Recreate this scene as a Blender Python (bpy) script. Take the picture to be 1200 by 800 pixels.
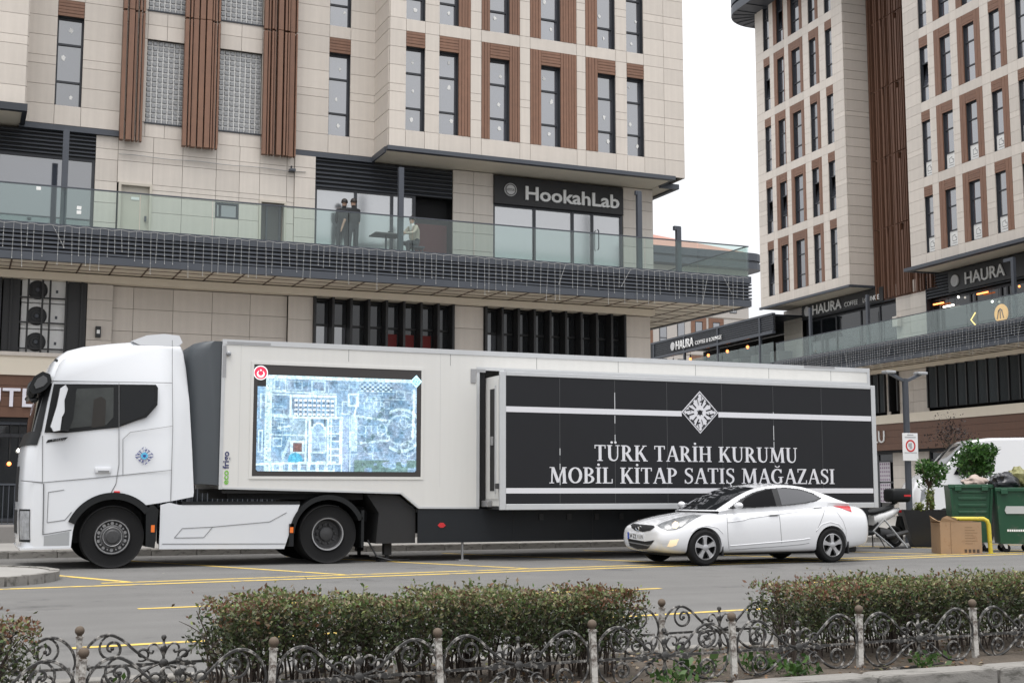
import bpy, bmesh, math, random
import numpy as np
from mathutils import Vector, Matrix
random.seed(7)
rng = np.random.default_rng(11)
R = math.radians
for o in list(bpy.data.objects):
    bpy.data.objects.remove(o)
scene = bpy.context.scene
C = scene.collection

# ------------------------------------------------------------------ camera, sky, sun, exposure
cam_d = bpy.data.cameras.new('camera')
cam = bpy.data.objects.new('camera', cam_d); C.objects.link(cam)
cam_d.sensor_width = 36.0
cam_d.lens = 45.6
cam_d.clip_start = 0.1
cam_d.clip_end = 3000
cam.location = (0, 0, 1.3)
cam.rotation_euler = (R(90 + 6.567), 0, R(-23.2))
scene.camera = cam

SUN_EL, SUN_AZ = 74.0, 215.0          # overcast: a weak, very soft sun from behind the photographer
world = bpy.data.worlds.new('World'); scene.world = world
world.use_nodes = True
wn, wl = world.node_tree.nodes, world.node_tree.links
wn.clear()
wo = wn.new('ShaderNodeOutputWorld'); bg = wn.new('ShaderNodeBackground')
sky = wn.new('ShaderNodeTexSky'); sky.sky_type = 'NISHITA'
sky.sun_disc = False
sky.sun_elevation = R(SUN_EL); sky.sun_rotation = R(SUN_AZ)
sky.air_density = 1.0; sky.dust_density = 4.0; sky.ozone_density = 1.0
hs = wn.new('ShaderNodeHueSaturation'); hs.inputs['Saturation'].default_value = 0.10
mx = wn.new('ShaderNodeMix'); mx.data_type = 'RGBA'
mx.inputs['Factor'].default_value = 0.85
mx.inputs['B'].default_value = (6.9, 7.0, 7.25, 1)      # even cloud cover
# overcast sky: brightness rises from horizon to zenith as (1 + 2 sin h) / 3
tcw = wn.new('ShaderNodeTexCoord'); sxyz = wn.new('ShaderNodeSeparateXYZ')
wl.new(tcw.outputs['Generated'], sxyz.inputs[0])
mrw = wn.new('ShaderNodeMapRange'); mrw.inputs['From Min'].default_value = 0.0; mrw.inputs['From Max'].default_value = 1.0
mrw.inputs['To Min'].default_value = 0.52; mrw.inputs['To Max'].default_value = 1.30
wl.new(sxyz.outputs['Z'], mrw.inputs['Value'])
mulw = wn.new('ShaderNodeMix'); mulw.data_type = 'RGBA'; mulw.blend_type = 'MULTIPLY'; mulw.inputs['Factor'].default_value = 1
wl.new(sky.outputs[0], hs.inputs['Color'])
wl.new(hs.outputs[0], mx.inputs['A'])
wl.new(mx.outputs['Result'], mulw.inputs['A']); wl.new(mrw.outputs[0], mulw.inputs['B'])
wl.new(mulw.outputs['Result'], bg.inputs['Color'])
bg.inputs['Strength'].default_value = 0.135
wl.new(bg.outputs[0], wo.inputs['Surface'])

sun_d = bpy.data.lights.new('sun', 'SUN')
sun_d.energy = 1.4; sun_d.angle = R(40); sun_d.color = (1.0, 0.965, 0.92)
sun = bpy.data.objects.new('sun', sun_d); C.objects.link(sun)
_a = R(SUN_AZ)
sun_dir = Vector((math.sin(_a) * math.cos(R(SUN_EL)), math.cos(_a) * math.cos(R(SUN_EL)), math.sin(R(SUN_EL))))
sun.rotation_euler = sun_dir.to_track_quat('Z', 'Y').to_euler()
sun.location = (0, -20, 60)

vs = scene.view_settings
vs.view_transform = 'Standard'; vs.look = 'None'; vs.gamma = 1.0
vs.use_curve_mapping = False
vs.exposure = 0.86
try:
    scene.cycles.max_bounces = 8
    scene.cycles.transparent_max_bounces = 24
except Exception:
    pass

# ------------------------------------------------------------------ materials
MATS = {}
def M(name, col=(.5, .5, .5), rough=.6, metal=0.0, var=0.0, vs=3.0, bump=0.0, bs=40.0, rand=0.0,
      spec=.5, ior=1.5, coat=0.0, emit=None, es=1.0, streak=0.0, sscale=(9, 9, .55), grain=0.0, dirt=None, dirt_amt=0.0, dscale=2.0):
    """procedural Principled material: noise colour variation, bump, per-object random value, streaks and dirt"""
    if name in MATS: return MATS[name]
    m = bpy.data.materials.new(name); m.use_nodes = True
    nt = m.node_tree; n = nt.nodes; l = nt.links
    b = n['Principled BSDF']
    b.inputs['Roughness'].default_value = rough
    b.inputs['Metallic'].default_value = metal
    b.inputs['IOR'].default_value = ior
    b.inputs['Specular IOR Level'].default_value = spec
    b.inputs['Coat Weight'].default_value = coat
    b.inputs['Coat Roughness'].default_value = .05
    b.inputs['Base Color'].default_value = (*col, 1)
    cur = None
    tc = n.new('ShaderNodeTexCoord')
    def mixmul(fac_socket, lo, hi, cur):
        mr = n.new('ShaderNodeMapRange'); mr.inputs['To Min'].default_value = lo; mr.inputs['To Max'].default_value = hi
        l.new(fac_socket, mr.inputs['Value'])
        mm = n.new('ShaderNodeMix'); mm.data_type = 'RGBA'; mm.blend_type = 'MULTIPLY'; mm.inputs['Factor'].default_value = 1
        if cur is None: mm.inputs['A'].default_value = (*col, 1)
        else: l.new(cur, mm.inputs['A'])
        l.new(mr.outputs[0], mm.inputs['B'])
        return mm.outputs['Result']
    if var:
        nz = n.new('ShaderNodeTexNoise'); nz.inputs['Scale'].default_value = vs; nz.inputs['Detail'].default_value = 6; nz.inputs['Roughness'].default_value = .65
        l.new(tc.outputs['Object'], nz.inputs['Vector'])
        cur = mixmul(nz.outputs['Fac'], 1 - var * 1.6, 1 + var * 1.6, cur)
        if rough < .9:
            rr = n.new('ShaderNodeMapRange'); rr.inputs['To Min'].default_value = max(.02, rough - var * .6); rr.inputs['To Max'].default_value = min(1, rough + var * .6)
            l.new(nz.outputs['Fac'], rr.inputs['Value']); l.new(rr.outputs[0], b.inputs['Roughness'])
    if streak:
        mp = n.new('ShaderNodeMapping'); mp.inputs['Scale'].default_value = sscale
        l.new(tc.outputs['Object'], mp.inputs['Vector'])
        nz2 = n.new('ShaderNodeTexNoise'); nz2.inputs['Scale'].default_value = 1.0; nz2.inputs['Detail'].default_value = 5
        l.new(mp.outputs[0], nz2.inputs['Vector'])
        cur = mixmul(nz2.outputs['Fac'], 1 - streak * 1.5, 1 + streak * 1.2, cur)
    if grain:
        ng = n.new('ShaderNodeTexNoise'); ng.inputs['Scale'].default_value = 70; ng.inputs['Detail'].default_value = 3
        l.new(tc.outputs['Object'], ng.inputs['Vector'])
        cur = mixmul(ng.outputs['Fac'], 1 - grain * 2, 1 + grain * 2, cur)
    if rand:
        oi = n.new('ShaderNodeObjectInfo')
        cur = mixmul(oi.outputs['Random'], 1 - rand, 1 + rand, cur)
    if dirt is not None:
        nd = n.new('ShaderNodeTexNoise'); nd.inputs['Scale'].default_value = dscale; nd.inputs['Detail'].default_value = 8; nd.inputs['Roughness'].default_value = .7
        l.new(tc.outputs['Object'], nd.inputs['Vector'])
        cr = n.new('ShaderNodeMapRange'); cr.inputs['From Min'].default_value = .62 - dirt_amt * .3; cr.inputs['From Max'].default_value = .70 - dirt_amt * .2
        l.new(nd.outputs['Fac'], cr.inputs['Value'])
        dm = n.new('ShaderNodeMix'); dm.data_type = 'RGBA'
        l.new(cr.outputs[0], dm.inputs['Factor'])
        if cur is None: dm.inputs['A'].default_value = (*col, 1)
        else: l.new(cur, dm.inputs['A'])
        dm.inputs['B'].default_value = (*dirt, 1)
        cur = dm.outputs['Result']
    if cur is not None: l.new(cur, b.inputs['Base Color'])
    if bump:
        nb = n.new('ShaderNodeTexNoise'); nb.inputs['Scale'].default_value = bs; nb.inputs['Detail'].default_value = 4
        l.new(tc.outputs['Object'], nb.inputs['Vector'])
        bp = n.new('ShaderNodeBump'); bp.inputs['Strength'].default_value = bump; bp.inputs['Distance'].default_value = .02
        l.new(nb.outputs['Fac'], bp.inputs['Height']); l.new(bp.outputs[0], b.inputs['Normal'])
    if emit:
        b.inputs['Emission Color'].default_value = (*emit, 1); b.inputs['Emission Strength'].default_value = es
    MATS[name] = m
    return m

def M_glass(name, tint=(.86, .94, .92), refl=.12, rough=.02):
    """thin clear sheet: see-through with a mirror-like share of reflection"""
    if name in MATS: return MATS[name]
    m = bpy.data.materials.new(name); m.use_nodes = True
    n, l = m.node_tree.nodes, m.node_tree.links; n.clear()
    o = n.new('ShaderNodeOutputMaterial'); t = n.new('ShaderNodeBsdfTransparent'); g = n.new('ShaderNodeBsdfGlossy')
    t.inputs['Color'].default_value = (*tint, 1); g.inputs['Roughness'].default_value = rough
    lw = n.new('ShaderNodeLayerWeight'); lw.inputs['Blend'].default_value = .35
    mr = n.new('ShaderNodeMapRange'); mr.inputs['To Min'].default_value = refl; mr.inputs['To Max'].default_value = min(1, refl + .20)
    x = n.new('ShaderNodeMixShader')
    l.new(lw.outputs['Fresnel'], mr.inputs['Value']); l.new(mr.outputs[0], x.inputs[0])
    l.new(t.outputs[0], x.inputs[1]); l.new(g.outputs[0], x.inputs[2]); l.new(x.outputs[0], o.inputs['Surface'])
    MATS[name] = m
    return m

def M_attr(name, rough=.6, emit=0.0, attr='Col', spec=.3, trans=0.0):
    """colour taken from a face-corner colour attribute (flat print, screens, leaves)"""
    if name in MATS: return MATS[name]
    m = bpy.data.materials.new(name); m.use_nodes = True
    n, l = m.node_tree.nodes, m.node_tree.links
    b = n['Principled BSDF']; a = n.new('ShaderNodeAttribute'); a.attribute_name = attr
    b.inputs['Roughness'].default_value = rough; b.inputs['Specular IOR Level'].default_value = spec
    if emit:
        b.inputs['Base Color'].default_value = (.02, .02, .02, 1)
        l.new(a.outputs['Color'], b.inputs['Emission Color']); b.inputs['Emission Strength'].default_value = emit
    else:
        l.new(a.outputs['Color'], b.inputs['Base Color'])
        if trans:
            tr = n.new('ShaderNodeBsdfTranslucent'); l.new(a.outputs['Color'], tr.inputs['Color'])
            x = n.new('ShaderNodeMixShader'); x.inputs[0].default_value = trans
            out = n['Material Output']
            l.new(b.outputs[0], x.inputs[1]); l.new(tr.outputs[0], x.inputs[2]); l.new(x.outputs[0], out.inputs['Surface'])
    MATS[name] = m
    return m

# ------------------------------------------------------------------ mesh helpers
def wpos(o):
    m = o.matrix_basis.copy()
    while o.parent:
        o = o.parent; m = o.matrix_basis @ m
    return m

class MB:
    def __init__(s): s.v = []; s.f = []
    def add(s, vs, fs):
        b = len(s.v); s.v += [tuple(v) for v in vs]; s.f += [tuple(i + b for i in f) for f in fs]; return s
    def box(s, x0, x1, y0, y1, z0, z1):
        return s.add([(x0, y0, z0), (x1, y0, z0), (x1, y1, z0), (x0, y1, z0), (x0, y0, z1), (x1, y0, z1), (x1, y1, z1), (x0, y1, z1)],
                     [(0, 3, 2, 1), (4, 5, 6, 7), (0, 1, 5, 4), (1, 2, 6, 5), (2, 3, 7, 6), (3, 0, 4, 7)])
    def bbox(s, x0, x1, y0, y1, z0, z1, b=.01):
        """box with chamfered edges"""
        x0, x1 = min(x0, x1), max(x0, x1); y0, y1 = min(y0, y1), max(y0, y1); z0, z1 = min(z0, z1), max(z0, z1)
        bm = bmesh.new(); bmesh.ops.create_cube(bm, size=1)
        for v in bm.verts: v.co = Vector(((x0 + x1) / 2 + v.co.x * (x1 - x0), (y0 + y1) / 2 + v.co.y * (y1 - y0), (z0 + z1) / 2 + v.co.z * (z1 - z0)))
        bmesh.ops.bevel(bm, geom=bm.edges[:], offset=b, segments=2, affect='EDGES', profile=.5)
        bm.verts.index_update()
        s.add([v.co[:] for v in bm.verts], [[v.index for v in f.verts] for f in bm.faces]); bm.free(); return s
    def prism(s, poly, a0, a1, axis='y'):
        n = len(poly)
        def P(p, a): return (p[0], a, p[1]) if axis == 'y' else ((a, p[0], p[1]) if axis == 'x' else (p[0], p[1], a))
        vs = [P(p, a0) for p in poly] + [P(p, a1) for p in poly]
        fs = [tuple(range(n)), tuple(range(2 * n - 1, n - 1, -1))] + [(i, i + n, (i + 1) % n + n, (i + 1) % n) for i in range(n)]
        return s.add(vs, fs)
    def tube(s, path, r, n=6, closed=False, cap=True):
        path = [Vector(p) for p in path]; k = len(path)
        rs = r if isinstance(r, (list, tuple)) else [r] * k
        prev = None; b = len(s.v)
        for i, p in enumerate(path):
            if closed: t = path[(i + 1) % k] - path[i - 1]
            else: t = path[min(i + 1, k - 1)] - path[max(i - 1, 0)]
            t.normalize()
            if prev is None:
                a = Vector((0, 0, 1)) if abs(t.z) < .9 else Vector((1, 0, 0))
                nrm = t.cross(a).normalized()
            else:
                nrm = (prev - t * prev.dot(t))
                nrm = nrm.normalized() if nrm.length > 1e-6 else t.orthogonal().normalized()
            prev = nrm; bn = t.cross(nrm)
            for j in range(n):
                an = 2 * math.pi * j / n
                s.v.append(tuple(p + (nrm * math.cos(an) + bn * math.sin(an)) * rs[i]))
        for i in range(k if closed else k - 1):
            for j in range(n):
                a0 = b + i * n + j; a1 = b + i * n + (j + 1) % n; i2 = (i + 1) % k
                s.f.append((a0, a1, b + i2 * n + (j + 1) % n, b + i2 * n + j))
        if cap and not closed:
            s.f.append(tuple(b + j for j in range(n))[::-1]); s.f.append(tuple(b + (k - 1) * n + j for j in range(n)))
        return s
    def bar(s, p0, p1, w, h):
        """rectangular bar from p0 to p1"""
        p0, p1 = Vector(p0), Vector(p1); t = (p1 - p0).normalized()
        a = Vector((0, 0, 1)) if abs(t.z) < .95 else Vector((0, 1, 0))
        u = t.cross(a).normalized(); v = u.cross(t).normalized()
        vs = [p + u * du * w / 2 + v * dv * h / 2 for p in (p0, p1) for du, dv in ((-1, -1), (1, -1), (1, 1), (-1, 1))]
        return s.add(vs, [(0, 1, 2, 3), (7, 6, 5, 4), (0, 4, 5, 1), (1, 5, 6, 2), (2, 6, 7, 3), (3, 7, 4, 0)])
    def lathe(s, prof, c, axis='z', n=20, closed=False, caps=True):
        b = len(s.v); k = len(prof)
        for r, hh in prof:
            for j in range(n):
                an = 2 * math.pi * j / n; p, q = r * math.cos(an), r * math.sin(an)
                s.v.append((c[0] + p, c[1] + q, c[2] + hh) if axis == 'z' else ((c[0] + p, c[1] + hh, c[2] + q) if axis == 'y' else (c[0] + hh, c[1] + p, c[2] + q)))
        for i in range(k if closed else k - 1):
            i2 = (i + 1) % k
            for j in range(n):
                s.f.append((b + i * n + j, b + i * n + (j + 1) % n, b + i2 * n + (j + 1) % n, b + i2 * n + j))
        if not closed and caps:
            if prof[0][0] > 1e-5: s.f.append(tuple(b + j for j in range(n)))
            if prof[-1][0] > 1e-5: s.f.append(tuple(b + (k - 1) * n + j for j in range(n))[::-1])
        return s
    def sphere(s, c, r, n=10, sz=(1, 1, 1)):
        b = len(s.v)
        for i in range(n + 1):
            th = math.pi * i / n
            for j in range(2 * n):
                ph = math.pi * j / n
                s.v.append((c[0] + r * sz[0] * math.sin(th) * math.cos(ph), c[1] + r * sz[1] * math.sin(th) * math.sin(ph), c[2] + r * sz[2] * math.cos(th)))
        m = 2 * n
        for i in range(n):
            for j in range(m): s.f.append((b + i * m + j, b + i * m + (j + 1) % m, b + (i + 1) * m + (j + 1) % m, b + (i + 1) * m + j))
        return s
    def grid(s, fn, nu, nv):
        b = len(s.v)
        for i in range(nu + 1):
            for j in range(nv + 1): s.v.append(tuple(fn(i / nu, j / nv)))
        for i in range(nu):
            for j in range(nv):
                a = b + i * (nv + 1) + j; s.f.append((a, a + 1, a + nv + 2, a + nv + 1))
        return s
    def quad(s, a, b, c, d): return s.add([a, b, c, d], [(0, 1, 2, 3)])
    def mesh(s, name, mat, off=(0, 0, 0), smooth=False, recalc=True, weld=False, inv=None):
        me = bpy.data.meshes.new(name)
        if inv is not None: vs = [tuple(inv @ Vector(v)) for v in s.v]
        else: vs = [(x - off[0], y - off[1], z - off[2]) for x, y, z in s.v]
        me.from_pydata(vs, [], s.f)
        if recalc or weld:
            bm = bmesh.new(); bm.from_mesh(me)
            if weld: bmesh.ops.remove_doubles(bm, verts=bm.verts, dist=1e-5)
            bmesh.ops.recalc_face_normals(bm, faces=bm.faces); bm.to_mesh(me); bm.free()
        if mat: me.materials.append(mat)
        if smooth:
            me.polygons.foreach_set('use_smooth', [True] * len(me.polygons))
            try: me.set_sharp_from_angle(angle=R(smooth if smooth > 1 else 35))
            except Exception: pass
        me.update()
        return me
    def build(s, name, mat, parent=None, smooth=False, world=False, recalc=True, weld=False):
        """link as ONE mesh object; world=True: the coordinates given are world ones"""
        inv = wpos(parent).inverted() if (world and parent) else None
        o = bpy.data.objects.new(name, s.mesh(name, mat, smooth=smooth, recalc=recalc, weld=weld, inv=inv))
        C.objects.link(o)
        if parent: o.parent = parent
        return o

def link(name, me, parent=None, loc=(0, 0, 0), rot=(0, 0, 0), scale=(1, 1, 1)):
    o = bpy.data.objects.new(name, me); C.objects.link(o)
    o.location = loc; o.rotation_euler = rot; o.scale = scale
    if parent: o.parent = parent
    return o
def thing(name, label, cat, loc=(0, 0, 0), rotz=0.0, group=None):
    o = bpy.data.objects.new(name, None); C.objects.link(o)
    o.empty_display_size = .2
    o.location = loc; o.rotation_euler = (0, 0, rotz)
    o['label'] = label; o['category'] = cat
    if group: o['group'] = group
    return o
def tag(o, label, cat, group=None, kind=None):
    o['label'] = label; o['category'] = cat
    if group: o['group'] = group
    if kind: o['kind'] = kind
    return o
def struct(o, kind='structure'):
    o['kind'] = kind
    return o
def copy_tree(o, parent=None):
    c = o.copy(); C.objects.link(c); c.parent = parent
    for ch in list(o.children): copy_tree(ch, c)
    return c
def evaluated_mesh(o):
    dg = bpy.context.evaluated_depsgraph_get(); dg.update()
    return bpy.data.meshes.new_from_object(o.evaluated_get(dg))
def text_mesh(txt, size, depth=.01, align='CENTER', bold=0.0, space=1.0):
    cu = bpy.data.curves.new('lettering', 'FONT'); cu.body = txt; cu.size = size; cu.extrude = depth / 2
    cu.align_x = align; cu.align_y = 'BOTTOM_BASELINE'; cu.offset = bold; cu.space_character = space; cu.resolution_u = 3
    o = bpy.data.objects.new('lettering', cu); C.objects.link(o)
    me = evaluated_mesh(o)
    bpy.data.objects.remove(o); bpy.data.curves.remove(cu)
    me.materials.clear()
    return me
def letters(txt, size, mat, parent, loc, width=None, name='lettering', depth=.03, bold=0.0, rotz=0.0, align='CENTER', space=1.0):
    """raised lettering facing local -y"""
    me = text_mesh(txt, size, depth, align, bold, space); me.materials.append(mat)
    o = link(name, me, parent, loc, (R(90), 0, rotz))
    if width:
        xs = [v.co.x for v in me.vertices]; w = max(xs) - min(xs)
        if w > 0: o.scale = (width / w, 1, 1)
    return o
def catmull(pts, n=6, closed=False):
    pts = [Vector(p) for p in pts]; out = []; k = len(pts)
    rngk = range(k) if closed else range(k - 1)
    for i in rngk:
        p0 = pts[(i - 1) % k] if (closed or i > 0) else pts[0] * 2 - pts[1]
        p1 = pts[i]; p2 = pts[(i + 1) % k]
        p3 = pts[(i + 2) % k] if (closed or i + 2 < k) else pts[k - 1] * 2 - pts[k - 2]
        for j in range(n):
            t = j / n
            out.append(.5 * ((2 * p1) + (p2 - p0) * t + (2 * p0 - 5 * p1 + 4 * p2 - p3) * t * t + (3 * p1 - p0 - 3 * p2 + p3) * t ** 3))
    if not closed: out.append(pts[-1])
    return out
def color_faces(me, cols, name='Col'):
    """one colour per face (linear rgb) into a corner attribute"""
    a = me.color_attributes.new(name, 'FLOAT_COLOR', 'CORNER')
    nl = len(me.loops)
    arr = np.ones((nl, 4), np.float32)
    ls = np.empty(len(me.polygons), np.int32); lt = np.empty(len(me.polygons), np.int32)
    me.polygons.foreach_get('loop_start', ls); me.polygons.foreach_get('loop_total', lt)
    arr[:, :3] = np.repeat(np.asarray(cols, np.float32), lt, axis=0)
    a.data.foreach_set('color', arr.ravel())
def quads_mesh(name, V, mat, cols=None):
    """V: (n,4,3) array of quads -> mesh"""
    n = len(V); me = bpy.data.meshes.new(name)
    me.vertices.add(n * 4); me.vertices.foreach_set('co', V.reshape(-1).astype(np.float32))
    me.loops.add(n * 4); me.loops.foreach_set('vertex_index', np.arange(n * 4, dtype=np.int32))
    me.polygons.add(n); me.polygons.foreach_set('loop_start', np.arange(0, n * 4, 4, dtype=np.int32)); me.polygons.foreach_set('loop_total', np.full(n, 4, np.int32))
    me.update(calc_edges=True)
    if mat: me.materials.append(mat)
    if cols is not None: color_faces(me, cols)
    return me
UNIT = {}
def unit_cube(mat):
    """shared 1x1x1 slab for cladding pieces; origin at its centre"""
    if mat.name not in UNIT: UNIT[mat.name] = MB().box(-.5, .5, -.5, .5, -.5, .5).mesh('panel', mat)
    return UNIT[mat.name]
# ================================================================== materials shared by the setting
m_asphalt = M('asphalt', (.130, .127, .122), .88, grain=.25, streak=.17, sscale=(.10, 1.6, 1), var=.15, vs=.9, bump=.35, bs=260, dirt=(.070, .068, .066), dirt_amt=.20, dscale=.5)
m_paver = M('pavement_slabs', (.26, .25, .235), .85, var=.10, vs=3, bump=.2, bs=60)
m_kerb = M('kerb_concrete', (.20, .19, .175), .85, var=.16, vs=5, bump=.3, bs=50, rand=.12, dirt=(.09, .085, .075), dirt_amt=.32, dscale=4)
m_soil = M('soil', (.075, .060, .046), .95, var=.3, vs=9, bump=.6, bs=35)
m_yellow = M('road_paint_yellow', (.60, .42, .085), .75, var=.10, vs=8, dirt=(.22, .20, .16), dirt_amt=.30, dscale=5)
m_ground = M('far_ground', (.20, .195, .185), .9, var=.1, vs=.4)

# ------------------------------------------------------------------ ground, road, pavements
g = struct(MB().quad((-500, -300, -.02), (600, -300, -.02), (600, 900, -.02), (-500, 900, -.02)).build('ground', m_ground))
KV = 27.2
road = struct(MB().quad((-90, 8.7, 0), (140, 8.7, 0), (140, KV, 0), (-90, KV, 0)).build('road', m_asphalt))
near_road = struct(MB().quad((-90, -40, -.004), (140, -40, -.004), (140, 6.9, -.004), (-90, 6.9, -.004)).build('near_road', m_asphalt))

def outer_line(u): return 18.72 + .105 * u
def strip(pts, w, z, mb):
    for a, b in zip(pts[:-1], pts[1:]):
        d = Vector((b[0] - a[0], b[1] - a[1])); n = Vector((-d.y, d.x)).normalized() * w / 2
        mb.quad((a[0] - n.x, a[1] - n.y, z), (b[0] - n.x, b[1] - n.y, z), (b[0] + n.x, b[1] + n.y, z), (a[0] + n.x, a[1] + n.y, z))
    return mb
def marking(name, pts, w, z=.004):
    return strip(pts, w, z, MB()).build(name, m_yellow, road, recalc=False)
marking('edge_line', [(u, outer_line(u)) for u in range(-14, 34, 2)], .16)
marking('edge_line', [(u, outer_line(u) + .52) for u in range(2, 34, 2)], .14)
for k in range(-4, 9):                                   # slanted parking-bay lines
    u0 = .62 + 3.3 * k
    if u0 < -8: continue
    a = (u0 - 1.0, 25.9); b = (u0 + 1.75, outer_line(u0 + 1.75) + .62)
    marking('bay_line', [a, b], .14)
for k in range(-3, 8):                                   # lane dashes
    u = 1.95 + 4.55 * k
    marking('lane_dash', [(u, 14.98 + .055 * u), (u + 2.3, 14.98 + .055 * (u + 2.3))], .12)
for k in range(-3, 8):
    u = .95 + 4.55 * k
    marking('lane_dash', [(u, 11.45 + .11 * u), (u + 3.0, 11.45 + .11 * (u + 3.0))], .12)

pave = struct(MB().box(-90, 140, KV + .16, 140, -.3, .12).build('pavement', m_paver))
slab = MB().bbox(-.5, .5, -.5, .5, -.5, .5, .02).mesh('paving_slab', M('slab', (.27, .26, .245), .85, var=.1, vs=4, rand=.10, bump=.15, bs=40))
for i in range(16):                                      # first rows of slabs where the pavement shows left of the cab
    for j in range(4):
        link('paving_slab', slab, pave, (-4 + i * .62, KV + .52 + j * .62, .128), (0, 0, 0), (.605, .605, .03))
for i in range(10):
    for j in range(3):
        link('paving_slab', slab, pave, (18.5 + i * .62, KV + .52 + j * .62, .128), (0, 0, 0), (.605, .605, .03))
kerb_me = MB().bbox(-.5, .5, -.5, .5, -.5, .5, .06).mesh('kerb_stone', m_kerb)
for i in range(46):
    link('kerb_stone', kerb_me, pave, (-12 + i * .9, KV + .08, .0), (0, 0, 0), (.885, .17, .27))

# rounded island at the left
ICX, ICY, IR = -.42, 20.82, 1.95
arc = [(ICX + (IR - .13) * math.cos(t), ICY + (IR - .13) * math.sin(t)) for t in np.linspace(-math.pi / 2, math.pi / 2, 25)]
isl = struct(MB().prism([(-30, arc[0][1])] + arc + [(-30, arc[-1][1])], -.1, .115, 'z').build('traffic_island', m_paver))
segs = 15
for k in range(segs):
    t0 = -math.pi / 2 + math.pi * k / segs + .012; t1 = -math.pi / 2 + math.pi * (k + 1) / segs - .012
    ts = np.linspace(t0, t1, 4)
    poly = [(ICX + IR * math.cos(t), ICY + IR * math.sin(t)) for t in ts] + [(ICX + (IR - .14) * math.cos(t), ICY + (IR - .14) * math.sin(t)) for t in ts[::-1]]
    hz = .135 + random.uniform(-.006, .006)
    MB().prism(poly, -.05, hz, 'z').build('kerb_stone', m_kerb, isl)
for k in range(12):
    for yy in (ICY - IR + .07, ICY + IR - .07):
        link('kerb_stone', kerb_me, isl, (ICX - .36 - k * .7, yy, .03), (0, 0, 0), (.68, .14, .21))

# planted median in the foreground
med = struct(MB().grid(lambda s, t: (-14 + 40 * s, 6.95 + 1.69 * t, .09 + .03 * math.sin(s * 160) * math.sin(t * 9) + .05 * math.sin(math.pi * t) + max(-.05, min(.02, .009 * (-14 + 40 * s - 6)))), 160, 8).build('planting_bed', m_soil, smooth=True))
for i in range(42):
    o = link('kerb_stone', kerb_me, med, (-14 + i * .98 + .3, 6.86, .005), (random.uniform(-.02, .02), 0, random.uniform(-.012, .012)), (.955, .20, .28))
    link('kerb_stone', kerb_me, med, (-14 + i * .98 + .1, 8.70, .01), (0, 0, 0), (.965, .16, .24))
struct(pave); struct(isl)
# ================================================================== building kit (local frame: x along the facade, -y towards the street, wall plane y = 0)
m_stone = M('stone_cladding', (.578, .525, .468), .55, var=.04, vs=2.0, bump=.05, bs=30, rand=.06, streak=.08)
m_joint = M('joint_backing', (.27, .24, .205), .9)
m_stone_low = m_stone
m_soffit = M('soffit_render', (.70, .63, .52), .8, var=.04, vs=2)
m_metal = M('charcoal_metal', (.034, .038, .046), .5, metal=.2, var=.08, vs=3)
m_metal2 = M('slate_metal', (.062, .069, .083), .5, metal=.2, var=.08, vs=3)
m_black = M('black_metal', (.014, .014, .015), .5)
m_wood = M('wood_cladding', (.195, .100, .062), .55, var=.16, vs=5, rand=.08, streak=.12)
m_wood_d = M('wood_dark', (.125, .060, .036), .6, var=.15, vs=4, streak=.1)
m_frame = M('window_frame', (.032, .035, .042), .45)
m_reveal = M('window_reveal', (.028, .028, .030), .7)
m_pane = M('window_pane', (.05, .056, .075), .03, ior=3.6, spec=.5, rand=.35)
m_pane2 = M('window_pane_soft', (.035, .040, .052), .05, ior=3.1, spec=.5, rand=.35)
m_bigpane = M('shop_pane', (.16, .17, .185), .20, ior=4.6, spec=.5, rand=.2)
m_darkpane = M('dark_pane', (.010, .012, .014), .05, ior=1.65)
m_sticker = M('sticker_white', (.75, .75, .73), .7)
m_gblock = M('glass_block', (.22, .225, .23), .12, var=.35, vs=14, bump=.5, bs=22, ior=1.9)
m_mortar = M('glass_block_mortar', (.62, .615, .60), .8)
m_rail_glass = M_glass('balustrade_glass', (.86, .93, .91), .045)
m_interior = M('dark_interior', (.012, .012, .013), .9)
m_lamp_warm = M('warm_lamp', (.9, .5, .2), .5, emit=(1.0, .26, .07), es=2.0)
m_lamp_white = M('white_lamp', (.9, .9, .9), .5, emit=(1.0, .93, .82), es=4.0)
m_letter = M('letter_face_white', (.74, .74, .73), .5)
m_door = M('beige_door', (.50, .455, .385), .6, var=.05, vs=3)
m_white = M('white_plastic', (.74, .74, .73), .5, var=.04, vs=4)
m_wire = M('pale_wire', (.36, .36, .35), .6)

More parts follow.
